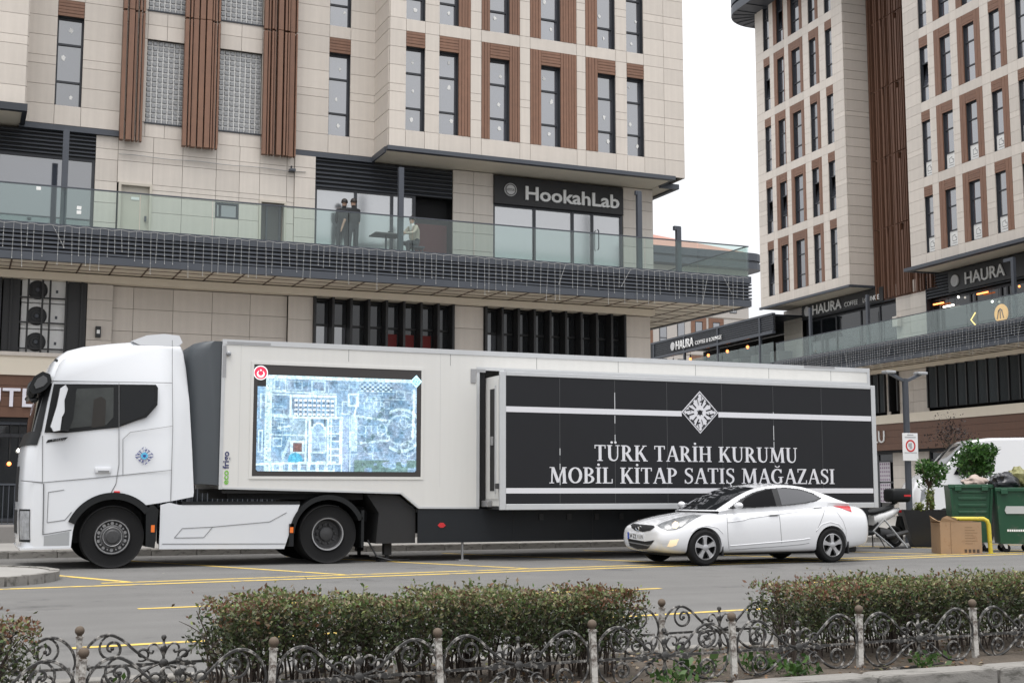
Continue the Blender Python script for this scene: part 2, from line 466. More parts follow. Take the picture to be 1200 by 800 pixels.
class Bld:
    def __init__(s, root): s.root = root; s.panels = []; s.M = wpos(root)
    def cells(s, y, xs, zs, holes, mat, th=.05, gap=.011, merge=True):
        """cladding pieces on a grid of joints; holes: (x0,x1,z0,z1)"""
        xs = sorted(set(round(x, 3) for x in xs)); zs = sorted(set(round(z, 3) for z in zs))
        wall = MB()
        for i in range(len(xs) - 1):
            for j in range(len(zs) - 1):
                x0, x1, z0, z1 = xs[i], xs[i + 1], zs[j], zs[j + 1]
                cx, cz = (x0 + x1) / 2, (z0 + z1) / 2
                if any(h[0] < cx < h[1] and h[2] < cz < h[3] for h in holes): continue
                wall.quad((x0, y + .03, z0), (x1, y + .03, z0), (x1, y + .03, z1), (x0, y + .03, z1))
                s.panels.append((x0 + gap / 2, x1 - gap / 2, z0 + gap / 2, z1 - gap / 2, y, th, mat))
        if wall.f: wall.build('backing_wall', m_joint, s.root, recalc=False)
    def side(s, x, y0, y1, zs, mat, d=-1):
        """cladding on a return wall (plane x = const)"""
        for a, b in zip(zs[:-1], zs[1:]):
            s.panels.append(('x', x, y0 + .01, y1 - .01, a + .009, b - .009, d, mat))
    def flush(s, limit=285, name='cladding_panel'):
        """largest pieces as seen from the camera are objects, the rest one mesh"""
        cw = Vector((0, 0, 1.3))
        def size(p):
            if p[0] == 'x': c = Vector((p[1], (p[2] + p[3]) / 2, (p[4] + p[5]) / 2)); a = (p[3] - p[2]) * (p[5] - p[4]) * .5
            else: c = Vector(((p[0] + p[1]) / 2, p[4], (p[2] + p[3]) / 2)); a = (p[1] - p[0]) * (p[3] - p[2])
            w = s.M @ c
            f = Vector((math.sin(R(23.2)), math.cos(R(23.2)), .115)); dd = w - cw
            z = dd.dot(f)
            rx = dd.dot(Vector((math.cos(R(23.2)), -math.sin(R(23.2)), 0))) / max(z, .1)
            vis = 1 if (z > 0 and abs(rx) < .41 and dd.z / max(z, .1) < .40) else .01
            return a / max(dd.length, 1) ** 2 * vis
        ps = sorted(s.panels, key=size, reverse=True)
        rest = {}
        for i, p in enumerate(ps):
            if p[0] == 'x':
                _, x, y0, y1, z0, z1, d, mat = p; bx = (x - .025, x + .025, y0, y1, z0, z1)
            else:
                x0, x1, z0, z1, y, th, mat = p; bx = (x0, x1, y - th + .035, y + .028, z0, z1)
            if i < limit:
                link(name, unit_cube(mat), s.root, ((bx[0] + bx[1]) / 2, (bx[2] + bx[3]) / 2, (bx[4] + bx[5]) / 2), (0, 0, 0), (bx[1] - bx[0], bx[3] - bx[2], bx[5] - bx[4]))
            else:
                rest.setdefault(mat.name, (mat, MB()))[1].box(*bx)
        for k, (mat, mb) in rest.items():
            struct(mb.build('small_cladding_panels', mat, s.root, recalc=False), 'stuff')

def window(B, x0, x1, z0, z1, y, wl=0.0, wr=0.0, head=0.0, depth=.22, mats=None, sticker=True, poster=False, opened=False, wood=None, splits=(.28, .70)):
    """recessed three-light window with wood surround; > frame bars, panes, stickers"""
    pane_m = mats or m_pane
    wood = wood or m_wood
    f = MB(); yb = y + depth
    t = .045
    # reveal box
    f.quad((x0, y + .028, z0), (x0, yb, z0), (x0, yb, z1), (x0, y + .028, z1))
    f.quad((x1, y + .028, z0), (x1, y + .028, z1), (x1, yb, z1), (x1, yb, z0))
    f.quad((x0, y + .028, z1), (x0, yb, z1), (x1, yb, z1), (x1, y + .028, z1))
    f.quad((x0, y + .0, z0), (x1, y + .0, z0), (x1, yb, z0), (x0, yb, z0))
    H = z1 - z0; za, zb = z0 + H * splits[0], z0 + H * splits[1]
    for a in (x0 + .002, x1 - t - .002): f.box(a, a + t, yb - .06, yb + .02, z0, z1)
    for zc, hh in ((z0, t), (za - t / 2, t * 1.2), (zb - t / 2, t * 1.2), (z1 - t, t)): f.box(x0 + .003, x1 - .003, yb - .055, yb + .018, zc, zc + hh)
    w = f.build('window', m_frame, B.root, recalc=False)
    for k, (a, b) in enumerate(((z0 + t, za - t / 2), (za + t * .7, zb - t / 2), (zb + t * .7, z1 - t))):
        p = MB()
        tl = random.uniform(-.006, .006); tz = random.uniform(-.004, .004)
        if opened and k == 1:
            p.add([(x0 + t, yb - .01, a), (x1 - t, yb - .01, a), (x1 - t, yb + .24, b), (x0 + t, yb + .24, b)], [(0, 1, 2, 3)])
            fr = MB()
            for xa in (x0 + t, x1 - t): fr.bar((xa, yb - .02, a), (xa, yb + .22, b), .04, .04)
            fr.bar((x0 + t, yb + .22, b), (x1 - t, yb + .22, b), .04, .04)
            fr.build('open_sash', m_frame, w)
        else:
            p.add([(x0 + t, yb - .012 + tl, a), (x1 - t, yb - .012 - tl, a), (x1 - t, yb - .012 - tl + tz, b), (x0 + t, yb - .012 + tl + tz, b)], [(0, 1, 2, 3)])
        p.build('pane', pane_m, w, recalc=False)
        if sticker and random.random() < .92:
            cx = random.uniform(x0 + .18, x1 - .14); cz = a + (b - a) * random.uniform(.3, .75); r = random.uniform(.042, .065)
            n = random.choice((5, 6, 7)); a0 = random.random() * 6
            poly = [(cx + r * random.uniform(.6, 1.3) * math.cos(a0 + 6.283 * i / n), cz + r * 1.35 * random.uniform(.6, 1.3) * math.sin(a0 + 6.283 * i / n)) for i in range(n)]
            MB().prism(poly, yb - .024, yb - .021, 'y').build('sticker', m_sticker, w)
    if poster:
        a = z0 + t; b = za + .02
        MB().box(x0 + t + .01, x1 - t - .01, yb - .034, yb - .026, a, b).build('poster', m_sticker, w)
        cx, cz = (x0 + x1) / 2, (a + b) / 2
        q = MB(); r = .13
        for (p0, p1) in (((-r, -r), (-r, r * .6)), ((-r, r * .6), (r * .3, r)), ((r * .3, r), (r * .3, r * .1)), ((r * .3, r * .1), (r, r * .1)), ((r, r * .1), (r, -r)), ((r, -r), (-r, -r))):
            q.bar((cx + p0[0], yb - .037, cz + p0[1]), (cx + p1[0], yb - .037, cz + p1[1]), .004, .022)
        q.box(cx - .16, cx + .16, yb - .038, yb - .035, cz - .24, cz - .22)
        q.build('poster_print', M('print_grey', (.16, .16, .17), .7), w)
    if wl or wr or head:
        s = MB()
        for (a, b) in ((x0 - wl, x0), (x1, x1 + wr)):
            if b - a < .05: continue
            n = max(2, round((b - a) / .095)); st = (b - a) / n
            for i in range(n): s.box(a + i * st + .006, a + (i + 1) * st - .006, y - .02 - .006 * (i % 2), y + .05, z0 - .0, z1 + head)
        if head:
            n = max(3, round(head / .095)); st = head / n
            for i in range(n): s.box(x0 + .004, x1 - .004, y - .018 - .006 * (i % 2), y + .05, z1 + i * st + .006, z1 + (i + 1) * st - .006)
        s.box(x0 - wl + .01, x1 + wr - .01, y + .03, y + .05, z1 + .005, z1 + head - .01)
        s.build('wood_surround', wood, B.root, recalc=False)
    return w

def wood_screen(B, x0, x1, y, z0, z1, seed, deep=.28):
    """tall timber fin screen: fins of several widths standing off a backing, with the darker break at each storey"""
    r = random.Random(seed)
    sc = MB(); x = x0; k = 0
    brk = [z for z in (z0 + 3.42 * i + 3.72 for i in range(8)) if z < z1 - .1]
    while x < x1 - .03:
        wd = r.choice((.045, .05, .06, .06, .14)) if 0 < k else .10
        wd = min(wd, x1 - x)
        dy = r.choice((0, .03, .06))
        lv = [z0] + brk + [z1]
        for a, b in zip(lv[:-1], lv[1:]):
            sc.box(x, x + wd, y + dy, y + deep - .05, a + .01, b - (.01 if wd > .1 else .05))
        x += wd + r.choice((.03, .04, .055)); k += 1
    o = sc.build('timber_fins', m_wood, B.root, recalc=False)
    return o

def balcony(B, x0, x1, yf, yb, z0, z1, zr, posts, pw=1.9, end=True, ye=6.0, xr=20.65):
    """cantilevered terrace edge: beams, louvre bars, gridded soffit, glass balustrade, posts"""
    rt = B.root
    MB().box(x0, x1, yf, yb, z1 - .16, z1).build('terrace_slab', m_metal2, rt)
    MB().box(x0, x1, yf - .04, yf + .10, z1 - .20, z1 + .012).build('edge_beam', m_metal2, rt)
    MB().box(x0, x1, yf - .03, yf + .12, z0, z0 + .2).build('lower_beam', m_metal2, rt)
    MB().box(x0, x1, yf + .13, yf + .17, z0 + .2, z1 - .2).build('band_backing', m_black, rt)
    h = (z1 - .20 - z0 - .2); n = 5
    for i in range(n):
        a = z0 + .2 + h * (i + .25) / n
        MB().box(x0 + .01, x1 + (.03 if end else 0), yf - .01, yf + .06, a, a + h / n * .52).build('louvre_bar', m_metal2, rt)
    if end:
        for i in range(n):
            a = z0 + .2 + h * (i + .25) / n
            MB().box(x1 - .05, x1 + .03, yf + .061, ye, a, a + h / n * .52).build('louvre_bar', m_metal2, rt)
        MB().box(x1 - .1, x1 + .04, yf + .13, ye, z0, z0 + .2).build('lower_beam', m_metal2, rt)
        MB().box(x1 - .1, x1 + .04, yf + .11, ye, z1 - .2, z1 + .012).build('edge_beam', m_metal2, rt)
    # soffit
    nx = max(1, round((x1 - x0) / .84)); sx = (x1 - x0) / nx; ny = 3; sy = (yb - yf - .12) / ny
    me = MB().box(-.5, .5, -.5, .5, -.5, .5).mesh('soffit_panel', m_soffit)
    for i in range(nx):
        for j in range(ny):
            link('soffit_panel', me, rt, (x0 + (i + .5) * sx, yf + .12 + (j + .5) * sy, z0 + .045), (0, 0, 0), (sx - .03, sy - .03, .02))
    if end:
        for i in range(3):
            for j in range(7): link('soffit_panel', me, rt, (xr + (i + .5) * .78, yb + (j + .5) * .84, z0 + .045), (0, 0, 0), (.75, .81, .02))
    gr = MB()
    if end:
        for i in range(4): gr.box(xr + i * .78 - .02, xr + i * .78 + .02, yb, ye, z0 + .022, z0 + .05)
        for j in range(8): gr.box(xr, x1, yb + j * .84 - .018, yb + j * .84 + .018, z0 + .024, z0 + .048)
        gr.box(xr, x1 - .1, yb, ye, z0 + .056, z0 + .08)
    for i in range(nx + 1): gr.box(x0 + i * sx - .02, x0 + i * sx + .02, yf + .12, yb, z0 + .022, z0 + .05)
    for j in range(1, ny + 1): gr.box(x0, x1, yf + .12 + j * sy - .018, yf + .12 + j * sy + .018, z0 + .024, z0 + .048)
    gr.box(x0, x1, yf + .12, yb, z0 + .056, z0 + .08)
    gr.build('soffit_grid', M('brown_grid', (.095, .06, .042), .7), rt, recalc=False)
    # glass balustrade
    k = max(1, round((x1 - x0) / pw)); st = (x1 - x0) / k
    gm = MB().box(-.5, .5, -.5, .5, -.5, .5).mesh('glass_panel', m_rail_glass)
    for i in range(k):
        link('glass_panel', gm, rt, (x0 + (i + .5) * st, yf + .09, (z1 + zr) / 2), (0, 0, 0), (st - .025, .016, zr - z1))
    MB().box(x0, x1, yf + .07, yf + .11, zr - .012, zr + .022).build('handrail', m_metal2, rt)
    if end:
        L = ye - yf - .1; k2 = max(1, round(L / 1.9))
        for i in range(k2):
            link('glass_panel', gm, rt, (x1 - .05, yf + .11 + (i + .5) * L / k2, (z1 + zr) / 2), (0, 0, 0), (.016, L / k2 - .025, zr - z1))
        MB().box(x1 - .07, x1 - .03, yf + .11, ye, zr - .012, zr + .022).build('handrail', m_metal2, rt)
    for (px, zt, hook) in posts:
        p = MB().box(px - .075, px + .075, yf + .14, yf + .27, z1, zt)
        if hook: p.box(px - hook, px + .07, yf + .15, yf + .26, zt - .1, zt + .03)
        p.build('post', m_metal2, rt)

def icicles(name, label, group, root_loc, rotz, x0, x1, yf, z1, seed):
    """string of hanging light wires along a terrace edge"""
    t = thing(name, label, 'string lights', root_loc, rotz, group)
    r = random.Random(seed)
    w = MB(); bl = MB(); x = x0
    while x < x1:
        ln = r.uniform(.55, 1.15); dx = r.uniform(-.03, .03)
        if r.random() < .08: dx = r.choice((-.35, .35)) * r.random()
        yy = yf - .05
        w.tube([(x, yy, z1 - .02), (x + dx * .5, yy - .006, z1 - ln * .5), (x + dx, yy, z1 - ln)], .0055, 4)
        for q in range(4): bl.sphere((x + dx * (q + 1) / 4, yy - .006, z1 - ln * (q + 1) / 4), .013, 3)
        x += r.uniform(.15, .24)
    w.tube([(x0 + (x1 - x0) * i / 200, yf - .055, z1 - .03 - .02 * math.sin(i * 1.7)) for i in range(201)], .006, 4)
    w.build('wire', m_wire, t, recalc=False)
    struct(bl.build('bulb', M('bulb_clear', (.55, .55, .53), .3), t, recalc=False), 'stuff')
    return t

def fin_window(B, x0, x1, y, z0, z1, nf, seed, pale=(), slate=None):
    """storey-high dark glazing behind projecting vertical fins"""
    r = random.Random(seed)
    fr = MB(); fr.box(x0, x1, y + .34, y + .38, z0, z1)
    st = (x1 - x0) / nf
    w = fr.build('fin_window', m_black, B.root)
    for i in range(nf):
        a, b = x0 + i * st + .05, x0 + (i + 1) * st - .02
        zz = z0 + (z1 - z0) * .62
        MB().box(a, b, y + .315, y + .33, z0 + .03, zz - .03).build('pane', m_darkpane if i not in pale else m_pane2, w)
        MB().box(a, b, y + .315, y + .33, zz + .03, z1 - .05).build('pane', m_darkpane, w)
        MB().box(x0 + i * st - .0, x0 + i * st + .07, y - .13, y + .31, z0, z1 + .06).build('fin', m_black, w)
        if slate: MB().add([(a + .05, y - .06, z0), (b, y + .22, z0), (b, y + .22, z1), (a + .05, y - .06, z1)], [(0, 1, 2, 3)]).build('folded_panel', slate, w, recalc=False)
    MB().box(x1 - .06, x1 + .01, y - .13, y + .31, z0, z1 + .06).build('fin', m_black, w)
    MB().box(x0, x1, y + .26, y + .313, z0 + (z1 - z0) * .62 - .03, z0 + (z1 - z0) * .62 + .03).build('transom', m_black, w)
    return w

def glazed_front(B, x0, x1, y, z0, z1, muls, pane_m, mull=.07, transom=None, door=None):
    w = MB()
    xs = [x0] + list(muls) + [x1]
    for x in xs: w.box(x - mull / 2, x + mull / 2, y - .05, y + .05, z0, z1)
    w.box(x0, x1, y - .045, y + .045, z0, z0 + mull); w.box(x0, x1, y - .045, y + .045, z1 - mull, z1)
    if transom: w.box(x0, x1, y - .043, y + .043, transom - mull / 2, transom + mull / 2)
    f = w.build('glazing', m_frame, B.root, recalc=False)
    for a, b in zip(xs[:-1], xs[1:]):
        tl = random.uniform(-.006, .006)
        MB().add([(a + mull / 2, y + tl, z0 + mull), (b - mull / 2, y - tl, z0 + mull), (b - mull / 2, y - tl, z1 - mull), (a + mull / 2, y + tl, z1 - mull)], [(0, 1, 2, 3)]).build('pane', pane_m, f, recalc=False)
    return f

def louvre_box(B, x0, x1, y, z0, z1, n):
    MB().box(x0, x1, y + .06, y + .1, z0, z1).build('louvre_backing', m_black, B.root)
    h = (z1 - z0) / n
    for i in range(n):
        a = z0 + i * h
        MB().prism([(y - .02, a + .01), (y + .05, a + h * .75), (y + .05, a + h * .85), (y - .02, a + .03 + h * .1)], x0, x1, 'x').build('louvre_slat', m_metal, B.root)
# ================================================================== left building
LB = thing('office_building', 'large beige stone-clad office building with timber window surrounds behind the truck', 'building', (0, 36.5, 0))
B = Bld(LB)
XL = -9.0
SILL, PITCH = 11.75, 3.35
ZC = [0, .54, 1.11, 1.35, 1.92, 2.47, 2.98]
def storey_z(k): return [SILL + k * PITCH + z for z in ZC]
YB = -1.4
# unseen solid cores behind the cladding, added to stop light leaking through
MB().box(XL, 20.6, .5, 16, -.1, 11.25).build('core', m_interior, LB)
MB().box(XL, 21.1, .4, 16, 11.25, 22.2).build('core', m_interior, LB)
MB().box(11.3, 21.0, -1.0, .39, 11.25, 22.2).build('core', m_interior, LB)
MB().box(XL, 1.2, -1.0, .39, 11.25, 22.2).build('core', m_interior, LB)
# --- projecting bay, six window columns
cols = [(11.66, 12.25, 0, 0), (12.70, 13.31, 0, .38), (14.32, 14.96, .28, .34), (16.01, 16.67, .37, .55), (17.95, 18.58, .42, 0), (18.98, 19.59, 0, 0)]
xs = [11.16, 20.32, 21.05]; holes = []
for a, b, l_, r_ in cols: xs += [a - l_, b + r_] if (l_ or r_) else [a, b]
xs += [a for a, b, l_, r_ in cols if l_ == 0] + [b for a, b, l_, r_ in cols if r_ == 0]
for k in range(3):
    for a, b, l_, r_ in cols:
        z0 = SILL + k * PITCH; z1 = z0 + 2.52
        if k == 2: continue
        holes.append((a - l_, b + r_, z0, z1 + .46))
        window(B, a, b, z0, z1, YB, l_, r_, .46)
zs = [11.2] + storey_z(0) + storey_z(1) + [SILL + 2 * PITCH, 19.6, 20.6, 21.6, 22.2]
B.cells(YB, xs, zs, holes, m_stone)
B.side(11.16, YB + .03, 0, zs, m_stone)
B.side(21.05, YB + .03, 3.0, zs, m_stone); B.side(21.05, 3.0, 7.0, zs, m_stone); B.side(21.05, 7.0, 16, zs, m_stone)
# --- wall right of the stair core, one window column
holes = []
for k in range(2):
    z0 = SILL + k * PITCH; holes.append((9.73, 10.38, z0, z0 + 2.98)); window(B, 9.73, 10.38, z0, z0 + 2.52, 0, 0, 0, .46)
B.cells(0, [8.73, 9.73, 10.38, 11.14], zs, holes, m_stone)
# --- left wall with one window column
holes = []
for k in range(2):
    z0 = SILL + k * PITCH; holes.append((2.08, 2.77, z0, z0 + 2.98)); window(B, 2.08, 2.77, z0, z0 + 2.52, 0, 0, 0, .46, mats=m_pane2)
B.cells(0, [1.3, 2.08, 2.77, 3.79], zs, holes, m_stone)
# --- next bay at the frame's left edge
holes = []; cl = [(-.6, 0.05), (-2.2, -1.55), (-4.0, -3.35)]
for k in range(2):
    for a, b in cl:
        z0 = SILL + k * PITCH; holes.append((a, b, z0, z0 + 2.98)); window(B, a, b, z0, z0 + 2.52, YB, 0, 0, .46)
B.cells(YB, [XL, -7, -5.5] + [v for c in cl for v in c] + [1.28], zs, holes, m_stone)
B.side(1.28, YB + .03, 0, zs, m_stone)
# --- stair core with timber fin screens and glass-block windows
GB = [(4.48, 5.54), (6.50, 7.72)]; holes = []
for k in range(2):
    for a, b in GB: holes.append((a, b, 11.52 + 3.25 * k, 13.92 + 3.25 * k))
zcore = [8.05, 8.97, 9.43, 9.75, 10.36, 10.66, 11.10, 11.52, 13.92, 14.34, 14.77, 17.17, 17.6, 18.0, 19.0, 20.2, 21.2, 22.2]
holes += [(3.83, 4.73, 8.05, 9.75), (6.48, 7.14, 8.97, 9.43), (7.72, 8.51, 8.05, 9.60)]
zcore = sorted(set(zcore + [9.60]))
B.cells(-.04, [3.79, 4.73, 5.54, 6.48, 7.14, 7.72, 8.51, 8.73], [z for z in zcore if z <= 11.10], holes, m_stone)
B.cells(-.04, [3.79, 4.48, 5.01, 5.54, 6.50, 7.11, 7.72, 8.73], [z for z in zcore if z >= 11.10 and z != 9.6], holes, m_stone)
for k in range(2):
    for a, b in GB:
        z0, z1 = 11.52 + 3.25 * k, 13.92 + 3.25 * k
        w = MB().box(a, b, .08, .2, z0, z1).build('glass_block_window', m_mortar, LB)
        nx = round((b - a) / .152); nz = round((z1 - z0) / .152); sx = (b - a) / nx; sz = (z1 - z0) / nz
        gb = MB()
        for i in range(nx):
            for j in range(nz):
                x0, x1, za, zb = a + i * sx + .011, a + (i + 1) * sx - .011, z0 + j * sz + .011, z0 + (j + 1) * sz - .011
                dy = .052 + random.uniform(-.004, .004); e = .02
                gb.add([(x0, .085, za), (x1, .085, za), (x1, .085, zb), (x0, .085, zb), (x0 + e, dy, za + e), (x1 - e, dy, za + e), (x1 - e, dy, zb - e), (x0 + e, dy, zb - e)],
                       [(4, 5, 6, 7), (0, 1, 5, 4), (1, 2, 6, 5), (2, 3, 7, 6), (3, 0, 4, 7)])
        struct(gb.build('glass_blocks', m_gblock, w, recalc=False), 'stuff')
        MB().box(a - .03, b + .03, -.08, .06, z0 - .04, z0).build('sill', m_metal, w)
for i, (a, b) in enumerate(((3.78, 4.42), (5.47, 6.48), (7.72, 8.68))): wood_screen(B, a, b, -.38, 10.88, 22.0, 40 + i)
# beige service door, small window, dark opening, cable line
d = MB().box(3.90, 4.66, .02, .06, 8.05, 9.68).build('service_door', m_door, LB)
MB().box(3.83, 3.90, -.1, .03, 8.05, 9.75).box(4.66, 4.73, -.1, .03, 8.05, 9.75).box(3.9, 4.66, -.1, .03, 9.68, 9.75).build('door_frame', m_door, d)
MB().box(4.18, 4.40, .005, .018, 9.30, 9.38).build('notice', m_sticker, d)
MB().box(4.55, 4.6, -.04, .02, 8.72, 8.86).build('handle', m_metal2, d)
w = MB().box(6.48, 7.14, -.05, .02, 8.97, 9.02).box(6.48, 7.14, -.05, .02, 9.38, 9.43).box(6.48, 6.53, -.05, .02, 9.02, 9.38).box(7.09, 7.14, -.05, .02, 9.02, 9.38).box(6.60, 6.65, -.045, .02, 9.02, 9.38).build('small_window', m_metal, LB)
MB().box(6.5, 7.12, .022, .03, 8.99, 9.41).build('pane', m_pane2, w)
d = MB().box(7.72, 7.78, -.09, .3, 8.05, 9.6).box(8.45, 8.51, -.09, .3, 8.05, 9.6).box(7.78, 8.45, -.09, .3, 9.54, 9.6).build('doorway_frame', m_door, LB)
MB().box(7.78, 8.45, .26, .3, 8.05, 9.54).build('door_leaf', M('grey_door', (.075, .07, .066), .6), d)
MB().box(7.98, 8.03, .2, .26, 8.05, 9.54).box(8.36, 8.4, .2, .26, 8.05, 9.54).build('door_stile', m_metal2, d)
MB().tube([(3.8 + .35 * i, -.12 - .01 * math.sin(i), 10.52 + .012 * math.sin(i * 1.3)) for i in range(16)], .012, 5).build('cable', M('grey_cable', (.35, .34, .33), .6), LB)
lamp = MB().bbox(8.55, 8.72, -.28, -.06, 10.48, 10.56, .015).tube([(8.62, -.1, 10.56), (8.62, -.16, 10.66)], .02, 6).build('wall_spotlight', m_metal2, LB)
# --- trims and soffits under the overhanging blocks
MB().box(1.2, 3.79, -.10, .3, 11.02, 11.17).build('trim', m_metal2, LB)
MB().box(8.72, 11.14, -.10, .3, 11.02, 11.17).build('trim', m_metal2, LB)
MB().box(11.08, 20.62, YB - .16, YB + .04, 11.08, 11.2).build('canopy_edge', m_metal2, LB)
MB().box(11.05, 11.10, YB + .05, -.1, 11.03, 11.2).build('canopy_edge', m_metal2, LB)
MB().box(20.57, 20.62, YB + .05, -.52, 11.08, 11.2).build('canopy_edge', m_metal2, LB)
MB().box(11.1, 20.57, YB + .04, .4, 11.10, 11.19).build('canopy_soffit', m_soffit, LB)
MB().box(20.6, 21.15, -.5, 14, 11.10, 11.18).build('canopy_soffit', m_soffit, LB)
MB().box(21.15, 21.3, -.62, 14, 11.04, 11.2).box(20.62, 21.15, -.62, -.5, 11.04, 11.2).build('canopy_edge', m_metal2, LB)
MB().box(XL, 1.22, YB - .16, YB + .02, 11.05, 11.24).box(1.22, 1.34, YB - .16, -.12, 11.05, 11.24).build('canopy_edge', m_metal, LB)
MB().box(XL, 1.22, YB + .03, .4, 11.10, 11.2).build('canopy_soffit', m_soffit, LB)
# --- terrace storey
louvre_box(B, XL, 3.2, .0, 10.36, 11.02, 6)
glazed_front(B, XL, 3.17, .12, 8.05, 10.36, (-6.6, -4.2, -1.9, .72, 2.45), m_pane2, .09)
B.cells(0, [3.2, 3.79], [8.05, 8.6, 9.15, 9.75, 10.36, 10.66, 11.02], [], m_stone)
B.cells(-.09, [8.73, 9.35], [8.05, 8.6, 9.15, 9.75, 10.36, 10.66, 11.02], [], m_stone)
louvre_box(B, 9.36, 13.66, .0, 10.16, 11.06, 7)
g1 = glazed_front(B, 9.40, 12.45, .1, 8.05, 10.18, (10.62, 11.75), m_bigpane, .08)
MB().box(12.47, 13.66, .44, .47, 8.05, 10.18).build('open_doorway', m_interior, LB)
MB().box(12.5, 13.62, .38, .42, 8.05, 9.4).build('red_curtain', M('dark_red', (.10, .012, .012), .7), LB)
B.cells(0, [13.67, 14.34, 15.01], [8.05, 8.6, 9.15, 9.75, 10.36, 10.66, 11.08], [], m_stone)
B.cells(0, [19.55, 20.65], [8.05, 8.6, 9.15, 9.75, 10.36, 10.66, 11.08], [], m_stone)
B.side(20.65, .02, 8, [8.05, 8.6, 9.15, 9.75, 10.36, 10.66, 11.08], m_stone)
g2 = glazed_front(B, 15.03, 19.5, .06, 8.05, 10.16, (16.42, 17.75, 18.45), m_bigpane, .08)
MB().tube([(18.62, -.02, 8.95), (18.62, -.09, 9.0), (18.62, -.09, 9.55), (18.62, -.02, 9.6)], .02, 6).build('door_pull', m_metal2, g2)
# --- terrace edge
balcony(B, XL, 23.05, -2.0, .02, 7.1, 8.05, 9.05, [(2.3, 10.6, 0), (11.41, 10.5, 0), (19.15, 10.5, .12), (20.54, 9.5, .16)], end=True)
MB().box(20.65, 22.94, .03, 5.9, 7.2, 8.03).build('terrace_return', m_metal2, LB)
# --- mezzanine storey under the terrace
MB().box(XL, 20.55, -.25, .3, 6.90, 7.10).build('beam', m_soffit, LB)
zm = [4.87, 5.5, 6.2, 6.88]
B.cells(0, [3.12, 3.79], [4.87, 5.35, 5.9, 6.45, 6.88], [], m_stone_low)
B.cells(.14, [3.79, 4.35, 5.42, 6.5, 7.57, 8.64], [4.87, 5.65, 6.27, 6.88], [], m_stone_low)
B.cells(0, [8.64, 9.37], zm, [], m_stone_low)
B.cells(0, [13.72, 14.69], zm, [], m_stone_low)
B.cells(0, [19.58, 20.5], zm, [], m_stone_low)
B.side(20.5, .02, 8, zm, m_stone_low)
fw = fin_window(B, 9.37, 13.70, 0, 4.87, 6.88, 8, 3, pale=(0, 1))
mr = M('red_blind', (.17, .016, .015), .7)
for i in (4, 5, 6): MB().box(9.37 + i * .541 + .12, 9.37 + (i + 1) * .541 - .06, .298, .312, 4.95, 5.95).build('red_blind', mr, fw)
fin_window(B, 14.71, 19.56, 0, 4.87, 6.88, 9, 4, pale=(0,))
fin_window(B, XL, .95, 0, 4.87, 6.88, 16, 5)
# open plant bay with grille
MB().box(1.0, 3.12, .46, .49, 4.87, 6.9).box(1.0, 1.05, -.02, .46, 4.87, 6.9).box(3.07, 3.115, .03, .46, 4.87, 6.9).build('plant_recess', m_interior, LB)
gr = MB()
for x in (1.2, 1.62, 1.98, 2.17, 2.58, 2.98): gr.box(x - .025, x + .025, -.1, -.04, 4.87, 6.95)
for z in (5.05, 5.75, 6.42): gr.box(1.0, 3.12, -.035, -.0, z - .02, z + .02)
gr.box(2.62, 3.1, -.03, .0, 4.87, 6.9); gr.box(1.0, 1.42, -.03, .0, 4.87, 6.9)
gr.build('plant_grille', m_black, LB)
MB().box(XL, 20.5, -.5, .05, 4.30, 4.86).build('ledge', m_soffit, LB)
MB().box(XL, 20.52, -.56, .02, 4.80, 4.90).build('ledge_cap', m_stone, LB)
# --- street shop fronts
for i in range(4):
    MB().box(XL, 20.45, -.44 - .006 * (i % 2), -.38, 3.2 + i * .275 + .004, 3.2 + (i + 1) * .275 - .004).build('fascia_board', m_wood_d, LB)
MB().box(XL, 20.4, -.38, .3, 3.1, 4.3).build('fascia_backing', m_interior, LB)
glazed_front(B, XL, 20.4, .1, .5, 3.12, (-7, -5, -3, -1, .2, 1.95, 4, 6, 8, 10, 12, 14, 16, 18), m_darkpane, .09, transom=2.75)
B.cells(-.02, [3.8, 4.5], [.5, 1.1, 1.7, 2.3, 3.1], [], m_stone_low)
B.side(20.45, .02, 8, [0.12, .9, 1.7, 2.5, 3.3, 4.3, 4.87], m_stone_low)
MB().box(XL, 20.4, -.30, .05, 3.02, 3.12).build('lintel', m_metal2, LB)
B.flush(290)
letters('ÜTE', .68, M('letter_white_face', (.72, .70, .76), .5), LB, (1.22, -.48, 3.48), width=1.28, depth=.06, bold=.008)
MB().bbox(3.36, 3.50, -.12, -.02, 5.42, 5.72, .01).build('wall_lamp', m_black, LB)
MB().box(3.39, 3.47, -.128, -.12, 5.52, 5.62).build('wall_lamp_lens', m_white, LB)
for x, z in ((1.62, 8.92), (2.62, 8.50), (2.62, 8.38)): MB().box(x, x + .11, -1.93, -1.922, z, z + .09).build('glass_sticker', m_sticker, LB)
# rooftop eave out of sight, closing the block
MB().box(XL - .4, 21.5, -2.2, 16.4, 22.2, 22.5).build('roof', m_metal, LB)

